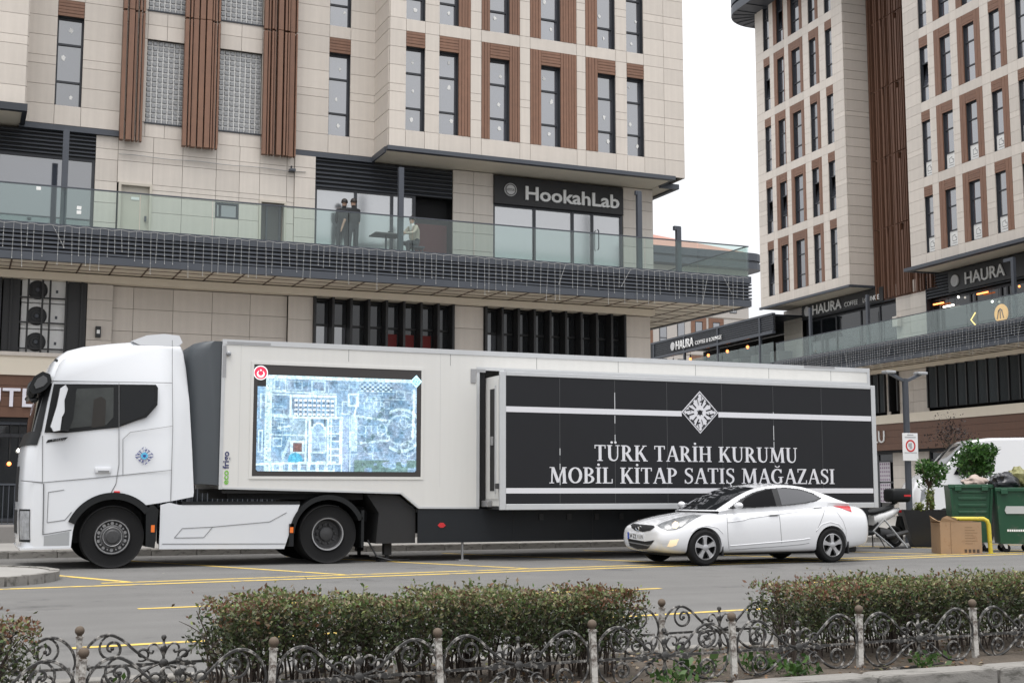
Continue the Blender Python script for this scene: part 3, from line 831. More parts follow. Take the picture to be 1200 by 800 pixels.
# --- shop sign over the terrace glazing
sg = thing('shop_sign', 'black fascia sign with white HookahLab lettering above the terrace glazing', 'sign', (17.26, 36.5, 10.14))
MB().bbox(-2.25, 2.26, -.10, .02, 0, .88, .01).build('board', m_black, sg)
letters('HookahLab', .60, m_letter, sg, (.42, -.13, .20), width=3.3, depth=.05, bold=.012)
MB().lathe([(.0, -.03), (.205, -.03), (.205, .02), (0, .02)], (-1.72, -.115, .46), 'y', 28).build('round_emblem', M('emblem_grey', (.52, .52, .52), .5, var=.1, vs=14), sg)
MB().lathe([(.150, -.006), (.185, -.006), (.185, .002), (.150, .002)], (-1.72, -.146, .46), 'y', 28, closed=True).box(-1.88, -1.56, -.156, -.15, .425, .49).build('emblem_print', M('emblem_dark', (.10, .10, .10), .5), sg)
letters('HookahLab', .075, m_letter, sg, (-1.72, -.159, .435), width=.29, depth=.004, name='emblem_text')
tag(sg, sg['label'], 'sign')
icicles('icicle_lights', 'strings of icicle lights hanging from the terrace edge above the truck', None, (0, 36.5, 8.03), 0, XL + 8.5, 22.9, -2.04, 0, 5)

# --- air conditioners in the plant bay
def aircon(loc, label):
    t = thing('air_conditioner', label, 'air conditioner', loc, 0, 'condenser units in the plant bay')
    MB().bbox(-.56, .56, -.16, .16, 0, .68, .02).build('casing', m_white, t)
    MB().lathe([(.0, -.004), (.24, -.004), (.255, .012), (.255, .03), (0, .03)], (-.16, -.185, .34), 'y', 24).build('fan_opening', m_black, t)
    f = MB()
    for k in range(3): f.tube([(-.16 + r_ * math.cos(a), -.192, .34 + r_ * math.sin(a)) for a in np.linspace(0, 6.283, 20) for r_ in (.08 + .07 * k,)], .006, 4)
    f.build('fan_guard', m_metal, t)
    MB().lathe([(0, -.02), (.05, -.02), (.06, .01)], (-.16, -.195, .34), 'y', 12).build('hub', m_metal2, t)
    MB().box(.30, .36, -.172, -.158, .28, .36).build('badge', m_metal2, t)
    return t
aircon((2.02, 36.75, 4.90), 'lowest condenser unit behind the grille, just above the ledge')
aircon((2.02, 36.75, 5.60), 'middle condenser unit with round black fan behind the grille')
aircon((2.02, 36.75, 6.30), 'topmost condenser unit behind the grille, under the terrace beam')

# --- raised shop terrace with railing, behind the truck
ter = struct(MB().box(-9, 20.6, 32.0, 36.55, -.1, .48).build('shop_terrace', M('terrace_concrete', (.20, .19, .18), .85, var=.15, vs=3)))
rl = thing('railing', 'dark metal railing with thin upright bars on the shop terrace behind the truck', 'railing', (0, 32.1, .48))
for k in range(15):
    x0 = -8.8 + k * 1.95
    MB().box(x0 - .03, x0 + .03, -.03, .03, 0, 1.05).build('post', m_metal, rl)
    b = MB()
    for i in range(1, 16): b.box(x0 + i * .122 - .009, x0 + i * .122 + .009, -.009, .009, .08, .96)
    b.box(x0, x0 + 1.95, -.02, .02, .95, .99); b.box(x0, x0 + 1.95, -.018, .018, .06, .09)
    b.build('bar_panel', m_metal2, rl, recalc=False)
# shop lamps and a white notice board inside the terrace
for i, (x, z) in enumerate(((1.55, 2.35), (1.32, 2.0), (.95, 2.5))):
    t = thing('pendant_lamp', ('small glowing pendant lamp in the shop window, ' + ('nearest the cab', 'lowest of three', 'at the frame edge')[i]), 'lamp', (x, 36.2, z), 0, 'lamps in the shop window')
    MB().sphere((0, 0, 0), .055, 6).build('bulb', m_lamp_warm if i else m_lamp_white, t, smooth=True)
    MB().tube([(0, 0, .05), (0, 0, 3.05 - z)], .008, 4).build('cord', m_black, t)
nb = thing('menu_board', 'white menu board on the shop terrace beside the cab', 'board', (2.05, 33.4, .48))
MB().bbox(-.3, .3, -.02, .02, .35, 1.55, .01).build('panel', m_sticker, nb)
MB().tube([(-.25, .0, .4), (-.28, -.2, 0)], .015, 5).tube([(.25, .0, .4), (.28, -.2, 0)], .015, 5).tube([(0, .02, 1.3), (0, .4, 0)], .015, 5).build('stand', m_metal, nb)
q = MB()
for i in range(9): q.box(-.22, -.22 + random.uniform(.2, .42), -.026, -.021, 1.42 - i * .11, 1.45 - i * .11)
q.build('print', M('print_grey', (.16, .16, .17), .7), nb)
# ================================================================== right building across the side street (same kit, turned)
RA = R(-94.2)
RB = thing('corner_building', 'beige stone-clad building with timber screen across the side street, under a rounded dark eave', 'building', (41.646, 58.897, 0), RA)
B = Bld(RB); YB = -1.4; XE = 27.0
S2, P2 = 11.75, 3.42
def zs2(n): return [11.25] + [S2 + k * P2 + z for k in range(n) for z in ZC] + [27.9]
MB().box(-.1, XE, .5, 18, -.1, 11.3).build('core', m_interior, RB)  # unseen fillers, added to stop light leaking through the facade
MB().box(-.1, XE, .45, 18, 11.3, 27.9).build('core', m_interior, RB)
MB().box(0, 8.1, -1.0, .44, 11.3, 27.9).build('core', m_interior, RB)
MB().box(13.2, XE, -1.0, .44, 11.3, 27.9).build('core', m_interior, RB)
lc = [(.55, 1.2, 0, 0), (1.97, 2.65, .35, .07), (3.44, 4.27, .30, .29), (5.13, 5.78, 0.0, .30), (6.65, 7.26, 0, 0)]
rc = [(14.2, 14.8, 0, 0), (15.64, 16.36, .40, 0), (17.2, 17.92, .38, .39), (18.85, 19.5, 0, .38), (20.45, 21.05, 0, 0), (22.5, 23.15, .3, .3), (24.6, 25.2, .3, 0)]
rw = random.Random(3)
for cs, x0, x1 in ((lc, -.3, 8.23), (rc, 13.08, XE)):
    xs = [x0, x1]; holes = []
    for a, b, l_, r_ in cs: xs += [a - l_, b + r_]
    for k in range(5):
        for i, (a, b, l_, r_) in enumerate(cs):
            z0 = S2 + k * P2; z1 = z0 + 2.52
            holes.append((a - l_, b + r_, z0, z1 + .46))
            window(B, a, b, z0, z1, YB, l_, r_, .46, mats=m_pane2 if cs is lc else m_pane, sticker=False, poster=(cs is rc and ((k == 1 and i < 5) or (k == 0 and i < 4))),
                   opened=(rw.random() < .28 and not (cs is rc and k < 2)), depth=.15)
    B.cells(YB, xs, zs2(5), holes, m_stone)
zz = zs2(5)
B.side(8.23, YB + .03, 1.0, zz, m_stone, 1)
B.side(13.08, YB + .03, 1.0, zz, m_stone); B.side(-.3, YB + .03, 6, zz, m_stone); B.side(-.3, 6, 18, zz, m_stone)
# tall timber screen in the recess
r = random.Random(9)
MB().box(8.2, 13.1, .30, .36, 10.4, 27.9).build('screen_backing', m_wood_d, RB)
sc = MB(); x = 8.28; k = 0
for seg in range(5):
    z0 = 10.5 + seg * 3.45; z1 = z0 + 3.40
    x = 8.28; r = random.Random(9)
    while x < 13.0:
        wd = r.choice((.05, .05, .07, .12)); cut = 9.2 < x < 11.2 and r.random() < .45
        sc.box(x, x + wd, r.choice((-.16, -.10, -.04)), .3, z0, z1 - (.35 if cut else 0)); x += wd + r.choice((.06, .10, .14))
sc.build('timber_fins', m_wood_d, RB, recalc=False)
for seg in range(6): MB().box(8.25, 13.05, -.02, .29, 10.44 + seg * 3.45, 10.52 + seg * 3.45).build('screen_rail', m_wood_d, RB)
# trims, canopies
MB().box(-.36, 8.28, YB - .10, YB + .03, 11.13, 11.25).box(8.23, 8.33, YB + .03, .2, 11.13, 11.25).build('canopy_edge', m_metal2, RB)
MB().box(-.3, 8.23, YB + .03, .4, 11.16, 11.24).build('canopy_soffit', m_soffit, RB)
MB().box(12.9, XE, YB - .30, YB + .02, 11.10, 11.25).box(12.9, 13.02, YB + .02, .2, 11.10, 11.25).build('canopy_edge', m_metal2, RB)
MB().box(13.02, XE, YB + .02, .4, 11.16, 11.24).build('canopy_soffit', m_soffit, RB)
# rounded roof eave
ev = []
cx, cy, rr = -.3 - 2.0 + 2.2, -2.7 + 2.2, 2.2
for t in np.linspace(math.pi, 1.5 * math.pi, 10): ev.append((cx + rr * math.cos(t), cy + rr * math.sin(t)))
ev += [(XE + .5, -2.7), (XE + .5, 19), (-2.3, 19)]
MB().prism(ev, 27.9, 28.35, 'z').build('eave', m_metal2, RB)
MB().prism([(a + (.12 if a < 0 else 0), b + .12) for a, b in ev], 28.35, 28.48, 'z').build('eave_groove', m_black, RB)
MB().prism(ev, 28.48, 29.0, 'z').build('eave_cap', m_metal2, RB)
for t in np.linspace(math.pi, 1.5 * math.pi, 6): MB().bar((cx, cy, 27.88), (cx + 2.1 * math.cos(t), cy + 2.1 * math.sin(t), 27.88), .03, .03).build('eave_rib', m_metal, RB)
for xx in np.arange(1, XE, 1.2): MB().bar((xx, -2.65, 27.88), (xx, YB, 27.88), .03, .03).build('eave_rib', m_metal, RB)
# terrace storey
zt = [8.05, 8.6, 9.15, 9.75, 10.36, 10.66, 11.1]
B.cells(0, [-.3, 1.55], zt, [], m_stone)
B.cells(0, [9.9, 11.0, 12.2], zt, [], m_stone)
glazed_front(B, 1.6, 9.88, .3, 8.05, 10.36, (3.0, 4.4, 6.6, 8.2), m_darkpane, .09)
glazed_front(B, 12.25, XE, .3, 8.05, 10.0, (14.9, 15.25, 16.9, 17.3, 19.4, 21.2, 23, 25), m_darkpane, .10)
louvre_box(B, 1.56, 9.9, -.02, 10.36, 11.14, 6)
louvre_box(B, 12.22, XE, -.02, 10.02, 11.14, 8)
balcony(B, 2.0, XE, -2.0, .02, 7.1, 8.05, 9.03, [(5.24, 10.5, 0), (10.2, 10.45, 0), (20.14, 10.5, .5)], end=False)
MB().bbox(9.95, 10.35, -.30, -.06, 9.0, 9.5, .03).build('wall_box', m_stone, RB)
# mezzanine and shops
MB().box(-.3, XE, -.25, .3, 6.92, 7.10).build('beam', m_soffit, RB)
fin_window(B, 5.6, 8.9, 0, 5.05, 6.9, 6, 5, slate=M('slate_panel', (.045, .053, .058), .4, rand=.3))
B.cells(0, [8.92, 9.2], [4.85, 5.5, 6.2, 6.9], [], m_stone)
fin_window(B, 9.22, 9.92, 0, 5.05, 6.9, 1, 6)
B.cells(0, [9.94, 11.0, 12.12], [4.85, 5.4, 5.95, 6.45, 6.9], [], m_stone)
fin_window(B, 12.15, XE, 0, 5.05, 6.9, 22, 7, slate=M('slate_panel', (.045, .053, .058), .4, rand=.3))
B.cells(0, [-.3, 2.5, 5.6], [4.85, 5.5, 6.2, 6.9], [], m_stone)
MB().box(-.3, XE, -.5, .05, 4.45, 4.86).build('ledge', m_soffit, RB)
for i in range(4): MB().box(-.3, XE, -.44 - .006 * (i % 2), -.38, 3.2 + i * .31 + .004, 3.2 + (i + 1) * .31 - .004).build('fascia_board', m_wood_d, RB)
MB().box(-.3, XE, -.38, .3, 3.1, 4.44).build('fascia_backing', m_interior, RB)
glazed_front(B, -.3, 9.2, .1, .12, 3.12, (2, 4, 6, 8.0), m_darkpane, .09, transom=2.7)
glazed_front(B, 10.2, 10.55, .1, .12, 3.12, (), m_darkpane, .09)
glazed_front(B, 12.0, XE, .1, .12, 3.12, (14, 16, 18, 20, 22, 24), m_darkpane, .09, transom=2.7)
B.cells(0, [9.25, 10.15], [.12, .7, 1.3, 1.9, 2.5, 3.1], [], m_stone)
B.cells(0, [10.6, 11.98], [.12, .7, 1.3, 1.9, 2.5, 3.1], [], m_stone)
B.flush(290)
MB().box(12.22, 12.27, -.05, .2, 8.05, 11.1).build('corner_trim', m_metal, RB)
letters('LU', .82, m_letter, RB, (9.35, -.47, 3.58), depth=.05, align='RIGHT')
# posters in the far shop window
for i, (xx, z0) in enumerate(((8.55, 1.75), (8.55, .75))):
    p = thing('window_poster', ('upper' if i == 0 else 'lower') + ' patterned poster on the shop window behind the scooter', 'poster', tuple(RB.matrix_basis @ Vector((xx, .02, z0))), RA, 'posters on the shop window')
    MB().box(-.42, .42, -.01, .01, 0, .92).build('sheet', M('poster_paper', (.55, .52, .55), .6), p)
    q = MB()
    for a in range(5):
        for b_ in range(5):
            q.sphere((-.33 + a * .165, -.014, .09 + b_ * .185), .05, 4, (1, .1, 1.2))
    struct(q.build('print', M('poster_print', (.24, .16, .24), .6), p), 'stuff')
# --- signs
def loc_r(x, y, z): return tuple(wpos(RB) @ Vector((x, y, z)))
def haura(label, x0, x1, y, z, ex, ux, th, sub, cap, board_h):
    t = thing('cafe_sign', label, 'sign', loc_r((x0 + x1) / 2, y, z), RA, 'cafe signs')
    w = x1 - x0
    MB().bbox(-w / 2, w / 2, -.03, .02, 0, board_h, .008).build('board', m_black, t)
    e = MB().lathe([(0, -.03), (.26 * th, -.03), (.26 * th, .02), (0, .02)], (ex - (x0 + x1) / 2, -.05, board_h * .5), 'y', 26)
    e.build('round_emblem', M('emblem_grey', (.52, .52, .52), .5, var=.1, vs=14), t)
    letters('HAURA', cap / .70, m_letter, t, (ux[0] - (x0 + x1) / 2, -.06, board_h * .5 - cap / 2), depth=.05, align='LEFT', width=ux[1] - ux[0], bold=.006)
    for (a, b, txt, hz) in sub: letters(txt, hz / .70, m_letter, t, (a - (x0 + x1) / 2, -.06, board_h * .5 - cap / 2 + .02), depth=.03, align='LEFT', width=b - a)
    return t
haura('black HAURA COFFEE LOUNGE sign above the middle terrace glazing', 1.7, 9.0, -.06, 10.42, 2.25, (2.75, 5.45), 1.0, [(5.75, 6.9, 'COFFEE', .24), (7.35, 8.7, 'LOUNGE', .24)], .50, .70)
haura('black HAURA sign nearest the right edge, behind the terrace post', 13.9, 20.0, -.06, 10.10, 14.4, (15.05, 17.6), 1.0, [], .52, .92)
# --- strings of lights, pendant lamps
icicles('icicle_lights', 'strings of icicle lights hanging from the terrace edge of the building across the side street', None, loc_r(0, 0, 8.03), RA, 2.2, XE - 1, -2.04, 0, 8)
for i, (xx, zz_) in enumerate(((12.9, 9.75), (13.6, 9.55), (14.3, 9.85), (15.9, 9.8), (16.5, 9.35), (18.2, 9.75), (19.0, 9.9))):
    t = thing('ceiling_lamp', ('long warm tube light nearest the stone pier', 'short white tube light below the warm one', 'bright bulb right of the first tube lights', 'warm tube light under the HAURA lettering', 'low bulb left of the neon chevron', 'bulb left of the terrace post under the HAURA sign', 'bulb nearest the right frame edge')[i] + ' in the terrace cafe', 'lamp', loc_r(xx, .12, zz_), RA, 'lit lamps behind the right terrace glazing')
    if i in (0, 1, 3): MB().box(-.35, .35, -.03, .03, -.03, .03).build('tube', m_lamp_white if i == 1 else m_lamp_warm, t)
    else: MB().sphere((0, 0, 0), .05, 6).build('bulb', m_lamp_warm if i % 2 else m_lamp_white, t, smooth=True)
    MB().tube([(0, 0, .03), (0, 0, 10.0 - zz_)], .01, 4).build('rod', m_black, t)
MON = M('lit_neon', (1, .8, .3), .4, emit=(1.0, .62, .18), es=1.6)
t = thing('neon_arrow', 'left pointing yellow neon chevron on the right terrace', 'neon sign', loc_r(16.1, -.6, 8.25), RA, 'neon chevrons')
MB().tube([(.18, 0, .62), (-.12, 0, .34), (.18, 0, .06)], .022, 6).build('neon_tube', MON, t); MB().box(-.16, .22, .03, .05, 0, .68).build('backplate', m_black, t)
t = thing('neon_arrow', 'right pointing yellow neon chevron at the right frame edge', 'neon sign', loc_r(19.9, -.6, 8.25), RA, 'neon chevrons')
MB().tube([(-.18, 0, .62), (.12, 0, .34), (-.18, 0, .06)], .022, 6).build('neon_tube', MON, t); MB().box(-.22, .16, .03, .05, 0, .68).build('backplate', m_black, t)
t = thing('round_lit_sign', 'round glowing orange sign between the neon chevrons', 'sign', loc_r(17.9, -.6, 8.62), RA)
MB().lathe([(0, -.04), (.38, -.04), (.40, 0), (.38, .04), (0, .04)], (0, 0, 0), 'y', 26).build('disc', M('lit_orange', (.8, .45, .15), .5, emit=(1.0, .50, .16), es=.45), t)
q = MB()
for k in range(3): q.bar((-.2 + .2 * k, -.05, -.22), (-.1 + .1 * k, -.05, .12), .02, .05)
q.tube([(-.12, -.05, .1), (0, -.05, .2), (.12, -.05, .1)], .03, 5)
q.build('figure', M('sign_brown', (.12, .05, .02), .6), t)
MB().box(-.04, .04, -.02, .02, -.58, -.36).build('stand', m_black, t)

# ================================================================== covered cafe terrace beyond (same line of buildings)
PV = thing('cafe_pavilion', 'low dark covered terrace with HAURA COFFEE & LOUNGE fascia between the two buildings', 'pavilion', loc_r(-6, 0, 0), RA)
x0, x1 = -9.5, 7.6                                                     # local: building x runs from -15.5 to 1.6
MB().box(x0, x1, -1.5, 6, -.1, 7.1).build('base', m_stone, PV)
MB().box(x0, x1, -1.95, 6, 7.1, 8.05).build('floor_edge', m_metal2, PV)
MB().box(x0, x1, -1.72, -1.66, 9.72, 10.6).build('fascia_backing', m_black, PV)
for i in range(7): MB().box(x0, x1, -1.80, -1.72, 9.76 + i * .12, 9.84 + i * .12).build('fascia_slat', m_metal, PV)
MB().box(x0, x1, -1.85, -1.66, 10.6, 10.72).box(x0, x1, -1.86, -1.66, 9.62, 9.76).build('fascia_edge', m_metal2, PV)
MB().box(x0, x1, -1.66, 6, 10.55, 10.65).build('roof', m_metal, PV)
MB().box(x0, x1, 2.9, 3.0, 8.05, 10.5).build('back_wall', m_interior, PV)
for x in (x0 + .2, -7.2, -2.9, 1.4, 6.2): MB().box(x - .07, x + .07, -1.85, -1.72, 8.05, 10.6).build('post', m_metal2, PV)
gm = MB().box(-.5, .5, -.5, .5, -.5, .5).mesh('glass_panel', m_rail_glass)
for i in range(9): link('glass_panel', gm, PV, (x0 + 1 + i * 1.9, -1.83, 8.6), (0, 0, 0), (1.86, .016, 1.1))
for i in range(8):
    a = x0 + .4 + i * 2.1
    MB().bbox(a, a + .9, -.9, .1, 8.05, 8.85, .06).build('seat_block', M('grey_seat', (.16, .155, .15), .8), PV)
e = MB().lathe([(0, -.03), (.26, -.03), (.26, .02), (0, .02)], (-4.35, -1.87, 10.17), 'y', 26).build('round_emblem', M('emblem_grey', (.52, .52, .52), .5, var=.1, vs=14), PV)
letters('HAURA', .74, m_letter, PV, (-3.95, -1.87, 9.92), depth=.05, align='LEFT', width=2.35, bold=.006)
letters('COFFEE & LOUNGE', .32, m_letter, PV, (-1.35, -1.87, 9.95), depth=.03, align='LEFT', width=3.3)
for i in range(6):
    p = thing('pendant_lamp', ('leftmost', 'second from the left', 'third from the left', 'fourth from the left', 'fifth from the left', 'rightmost')[i] + ' glowing bare-bulb pendant under the covered terrace roof', 'lamp', loc_r(-6 + (-8.0 + i * 2.35), -1.2, 9.30), RA, 'pendants in the covered terrace')
    MB().sphere((0, 0, 0), .085, 6, (1, 1, 1.25)).build('bulb', m_lamp_warm, p, smooth=True)
    MB().tube([(0, 0, .09), (0, 0, .26)], .045, 8).build('socket', m_black, p); MB().tube([(0, 0, .26), (0, 0, 1.25)], .01, 4).build('cord', m_black, p)

# ================================================================== distant building at the end of the side street
FB = thing('distant_building', 'distant pale building with grey eave and red tiled roof in the gap', 'building', (52, 95, 0))
MB().box(-14, 11.2, 0, 18, -.1, 20.4).build('wall', M('far_stone', (.46, .43, .40), .7, var=.05, vs=1, streak=.04), FB)
for k in range(5):
    for i in range(8):
        x = 9.6 - i * 1.75; z = 16.6 - k * 3.3
        if x < -4: continue
        w = MB().box(x - .36, x + .36, -.03, .02, z, z + 2.4).build('window', m_frame, FB)
        MB().box(x - .30, x + .30, -.05, -.03, z + .06, z + .8).build('pane', m_pane, w)
        MB().box(x - .30, x + .30, -.05, -.03, z + .88, z + 2.34).build('pane', m_pane, w)
        if i % 4 in (1, 2): MB().box(x - .75, x - .37, -.06, .0, z, z + 2.4).box(x + .37, x + .75, -.06, .0, z, z + 2.4).box(x - .75, x + .75, -.06, .0, z + 2.41, z + 2.75).build('wood_surround', m_wood, w)
for k in range(6): MB().box(-14, 11.25, -.04, .0, 19.4 - k * 3.3, 19.46 - k * 3.3).build('band', m_joint, FB)
er = [(-16, -1.2), (10.2, -1.2)] + [(10.9 + 1.5 * math.cos(t), .3 + 1.5 * math.sin(t)) for t in np.linspace(-1.5, 0, 6)] + [(12.4, 19), (-16, 19)]
MB().prism(er, 20.4, 20.95, 'z').build('eave', m_metal2, FB)
MB().prism([(a * .99, b + .1) for a, b in er], 20.95, 21.15, 'z').build('eave_groove', m_metal, FB)
MB().prism(er, 21.15, 21.8, 'z').build('eave_cap', m_metal2, FB)
m_tile = M('red_roof_tile', (.33, .16, .12), .8, var=.12, vs=2)
MB().add([(-15, -.7, 21.8), (11.8, -.7, 21.8), (11.8, 18.5, 21.8), (-15, 18.5, 21.8), (-6, 8.5, 25.2), (3, 8.5, 25.2)], [(0, 1, 5, 4), (1, 2, 5), (2, 3, 4, 5), (3, 0, 4)]).build('roof', m_tile, FB)
# ================================================================== flat print helpers: serif capitals and the diamond emblem
def stroke_poly(pts, ws):
    """closed outline of a stroke of varying width (2-D)"""
    L, Rr = [], []
    k = len(pts)
    for i in range(k):
        a = pts[max(i - 1, 0)]; b = pts[min(i + 1, k - 1)]
        d = Vector((b[0] - a[0], b[1] - a[1])); d = d.normalized() if d.length else Vector((1, 0)); n = Vector((-d.y, d.x))
        w = ws[i] if isinstance(ws, (list, tuple)) else ws
        L.append((pts[i][0] + n.x * w / 2, pts[i][1] + n.y * w / 2)); Rr.append((pts[i][0] - n.x * w / 2, pts[i][1] - n.y * w / 2))
    return L + Rr[::-1]
def rect(x0, z0, x1, z1): return [(x0, z0), (x1, z0), (x1, z1), (x0, z1)]
SW, TH, SF = .165, .062, .05
def stem(x, z0=0, z1=1, w=SW, top=True, bot=True):
    out = [rect(x, z0, x + w, z1)]
    if bot: out.append(rect(x - .08, z0, x + w + .08, z0 + SF))
    if top: out.append(rect(x - .08, z1 - SF, x + w + .08, z1))
    return out
def ell(cx, cz, rx, rz, t0, t1, n=18): return [(cx + rx * math.cos(t), cz + rz * math.sin(t)) for t in np.linspace(t0, t1, n)]
def bowl(x, z0, z1, r):
    cz, rz = (z0 + z1) / 2, (z1 - z0) / 2
    o = ell(x, cz, r, rz, -math.pi / 2, math.pi / 2); i = ell(x, cz, r - SW * .95, rz - TH, math.pi / 2, -math.pi / 2)
    return [o + i]
def glyph(c):
    """(list of outlines, advance) of one capital, cap height 1"""
    dots = lambda xs: [ell(x, 1.17, .075, .075, 0, 6.28, 10) for x in xs]
    if c == 'T': return [rect(.32 - SW / 2, 0, .32 + SW / 2, 1), rect(.16, 0, .48, SF), rect(0, 1 - TH, .64, 1), rect(0, .78, .05, 1 - TH), rect(.59, .78, .64, 1 - TH)], .68
    if c in 'UÜ':
        p = [(.16, 1), (.16, .42), (.17, .25), (.22, .12), (.32, .05), (.42, .03), (.52, .06), (.60, .15), (.635, .3), (.64, 1)]
        w = [SW, SW, SW, SW * .85, SW * .65, TH * 1.4, TH * 1.1, TH * 1.1, TH * 1.1, TH * 1.1]
        g_ = [stroke_poly(p, w), rect(.0, 1 - SF, .32, 1), rect(.52, 1 - SF, .76, 1)]
        return g_ + (dots((.29, .51)) if c == 'Ü' else []), .80
    if c == 'I': return stem(.08), .36
    if c == 'İ': return stem(.08) + dots((.165,)), .36
    if c == 'H': return stem(.08) + stem(.56) + [rect(.2, .48, .6, .48 + TH)], .84
    if c == 'L': return stem(.08) + [rect(.2, 0, .58, TH), rect(.53, TH, .58, .28)], .62
    if c == 'P': return stem(.08) + bowl(.24, .44, 1.0, .36), .64
    if c == 'B': return stem(.08) + bowl(.24, .50, 1.0, .34) + bowl(.24, 0, .535, .39), .68
    if c == 'R': return stem(.08) + bowl(.24, .46, 1.0, .34) + [stroke_poly([(.34, .48), (.62, .04)], SW), rect(.52, 0, .76, SF)], .76
    if c == 'K': return stem(.08) + [stroke_poly([(.22, .42), (.60, .97)], TH * 1.2), stroke_poly([(.34, .58), (.66, .03)], SW), rect(.48, 1 - SF, .74, 1), rect(.54, 0, .80, SF)], .80
    if c == 'A': return [stroke_poly([(.40, 1.0), (.68, .02)], SW), stroke_poly([(.38, .95), (.10, .02)], TH * 1.2), rect(.20, .32, .58, .32 + TH), rect(0, 0, .23, SF), rect(.54, 0, .82, SF)], .80
    if c == 'M': return [stroke_poly([(.14, 0), (.17, 1)], TH * 1.2), stroke_poly([(.20, .97), (.50, .06)], SW), stroke_poly([(.50, .06), (.78, .97)], TH * 1.2), stroke_poly([(.81, 1), (.86, 0)], SW), rect(.0, 0, .27, SF), rect(.02, 1 - SF, .25, 1), rect(.72, 0, .99, SF), rect(.74, 1 - SF, .97, 1)], 1.03
    if c == 'O':
        return [stroke_poly(ell(.40, .5, .31, .46, .0, 6.283, 30), [SW * (.38 + .62 * abs(math.cos(t))) for t in np.linspace(0, 6.283, 30)])], .82
    if c in 'GĞ':
        ts = np.linspace(.75, 5.6, 26)
        g_ = [stroke_poly(ell(.42, .5, .33, .46, .75, 5.6, 26), [SW * (.38 + .62 * abs(math.cos(t))) for t in ts]), rect(.56, .06, .56 + SW * .9, .42), rect(.48, .42, .80, .42 + SF), rect(.63, .72, .68, .97)]
        if c == 'Ğ': g_.append(stroke_poly(ell(.42, 1.24, .14, .14, math.pi + .2, 2 * math.pi - .2, 10), .05))
        return g_, .84
    if c in 'SŞ':
        p = catmull([(.50, .80, 0), (.42, .94, 0), (.28, .97, 0), (.13, .88, 0), (.13, .68, 0), (.30, .54, 0), (.46, .40, 0), (.47, .18, 0), (.32, .04, 0), (.16, .05, 0), (.06, .20, 0)], 4)
        n = len(p); w = [TH * 1.0 + (SW * .95 - TH) * math.exp(-((i / (n - 1) - .5) / .22) ** 2) for i in range(n)]
        g_ = [stroke_poly([(q.x, q.y) for q in p], w), rect(.47, .74, .52, .98), rect(.04, .02, .09, .26)]
        if c == 'Ş': g_.append(stroke_poly([(.30, 0), (.29, -.07), (.36, -.11), (.33, -.19), (.24, -.2)], .05))
        return g_, .60
    if c == 'Z': return [rect(.04, 1 - TH, .62, 1), rect(.02, 0, .64, TH), stroke_poly([(.54, .97), (.10, .03)], SW), rect(.04, .76, .09, 1 - TH), rect(.59, TH, .64, .25)], .68
    return [], .34
def serif_line(txt, cap, width, x0, z0, y, mat, parent):
    adv = 0; items = []
    for c in txt:
        g_, a = glyph(c); items.append((c, g_, adv)); adv += a + .035
    sx = width / (adv - .035)
    for c, g_, a in items:
        if not g_: continue
        mb = MB()
        for k, poly in enumerate(g_): mb.prism([(x0 + (a + p[0]) * sx, z0 + p[1] * cap) for p in poly], y - .004 - .0006 * k, y, 'y')
        mb.build('letter', mat, parent, world=True)
def emblem(cx, cz, s, y, ink, parent, ground=None, world=True, rim=None):
    """diamond badge: T T K strokes on four sides round a small double-headed bird"""
    D = lambda k: [(cx, cz - s * k), (cx + s * k, cz), (cx, cz + s * k), (cx - s * k, cz)]
    if ground:
        MB().prism(D(1.0), y - .003, y, 'y').build('emblem_ground', ground, parent, world=world)
        def ring(mb, a, b, yy):
            A, Bq = D(a), D(b)
            for i in range(4): mb.prism([A[i], A[(i + 1) % 4], Bq[(i + 1) % 4], Bq[i]], yy - .002, yy, 'y')
        m_ = MB(); ring(m_, .93, .89, y - .004); m_.build('emblem_border', ink, parent, world=world)
    k = MB()
    q = s / math.sqrt(2)                                               # half side of the square
    for side in range(4):
        an = math.pi / 4 + side * math.pi / 2
        nx, nz = math.cos(an), math.sin(an); tx, tz = -nz, nx
        def P(u, v): return (cx + tx * u * q + nx * v * q, y - .006, cz + tz * u * q + nz * v * q)
        wd = .085 * q
        def ln(a, b): k.bar(P(*a), P(*b), .003, wd)
        lo, hi = .40, .83
        for u, ub in ((-.50, -.26), (.03, .02)): ln((ub, lo), (u, hi)); ln((u - .17, hi), (u + .17, hi))
        ln((.25, lo), (.40, hi)); ln((.33, .60), (.70, hi)); ln((.36, .66), (.50, .50))
    k.build('emblem_letters', ink, parent, world=world)
    b = MB()
    b.prism([(cx + s * x, cz + s * z) for x, z in ((0, -.19), (.05, -.10), (.15, -.13), (.11, -.02), (.17, .08), (.08, .06), (.06, .13), (.02, .09), (-.02, .09), (-.06, .13), (-.08, .06), (-.17, .08), (-.11, -.02), (-.15, -.13), (-.05, -.10))], y - .006, y - .003, 'y')
    b.build('emblem_bird', ink, parent, world=world)

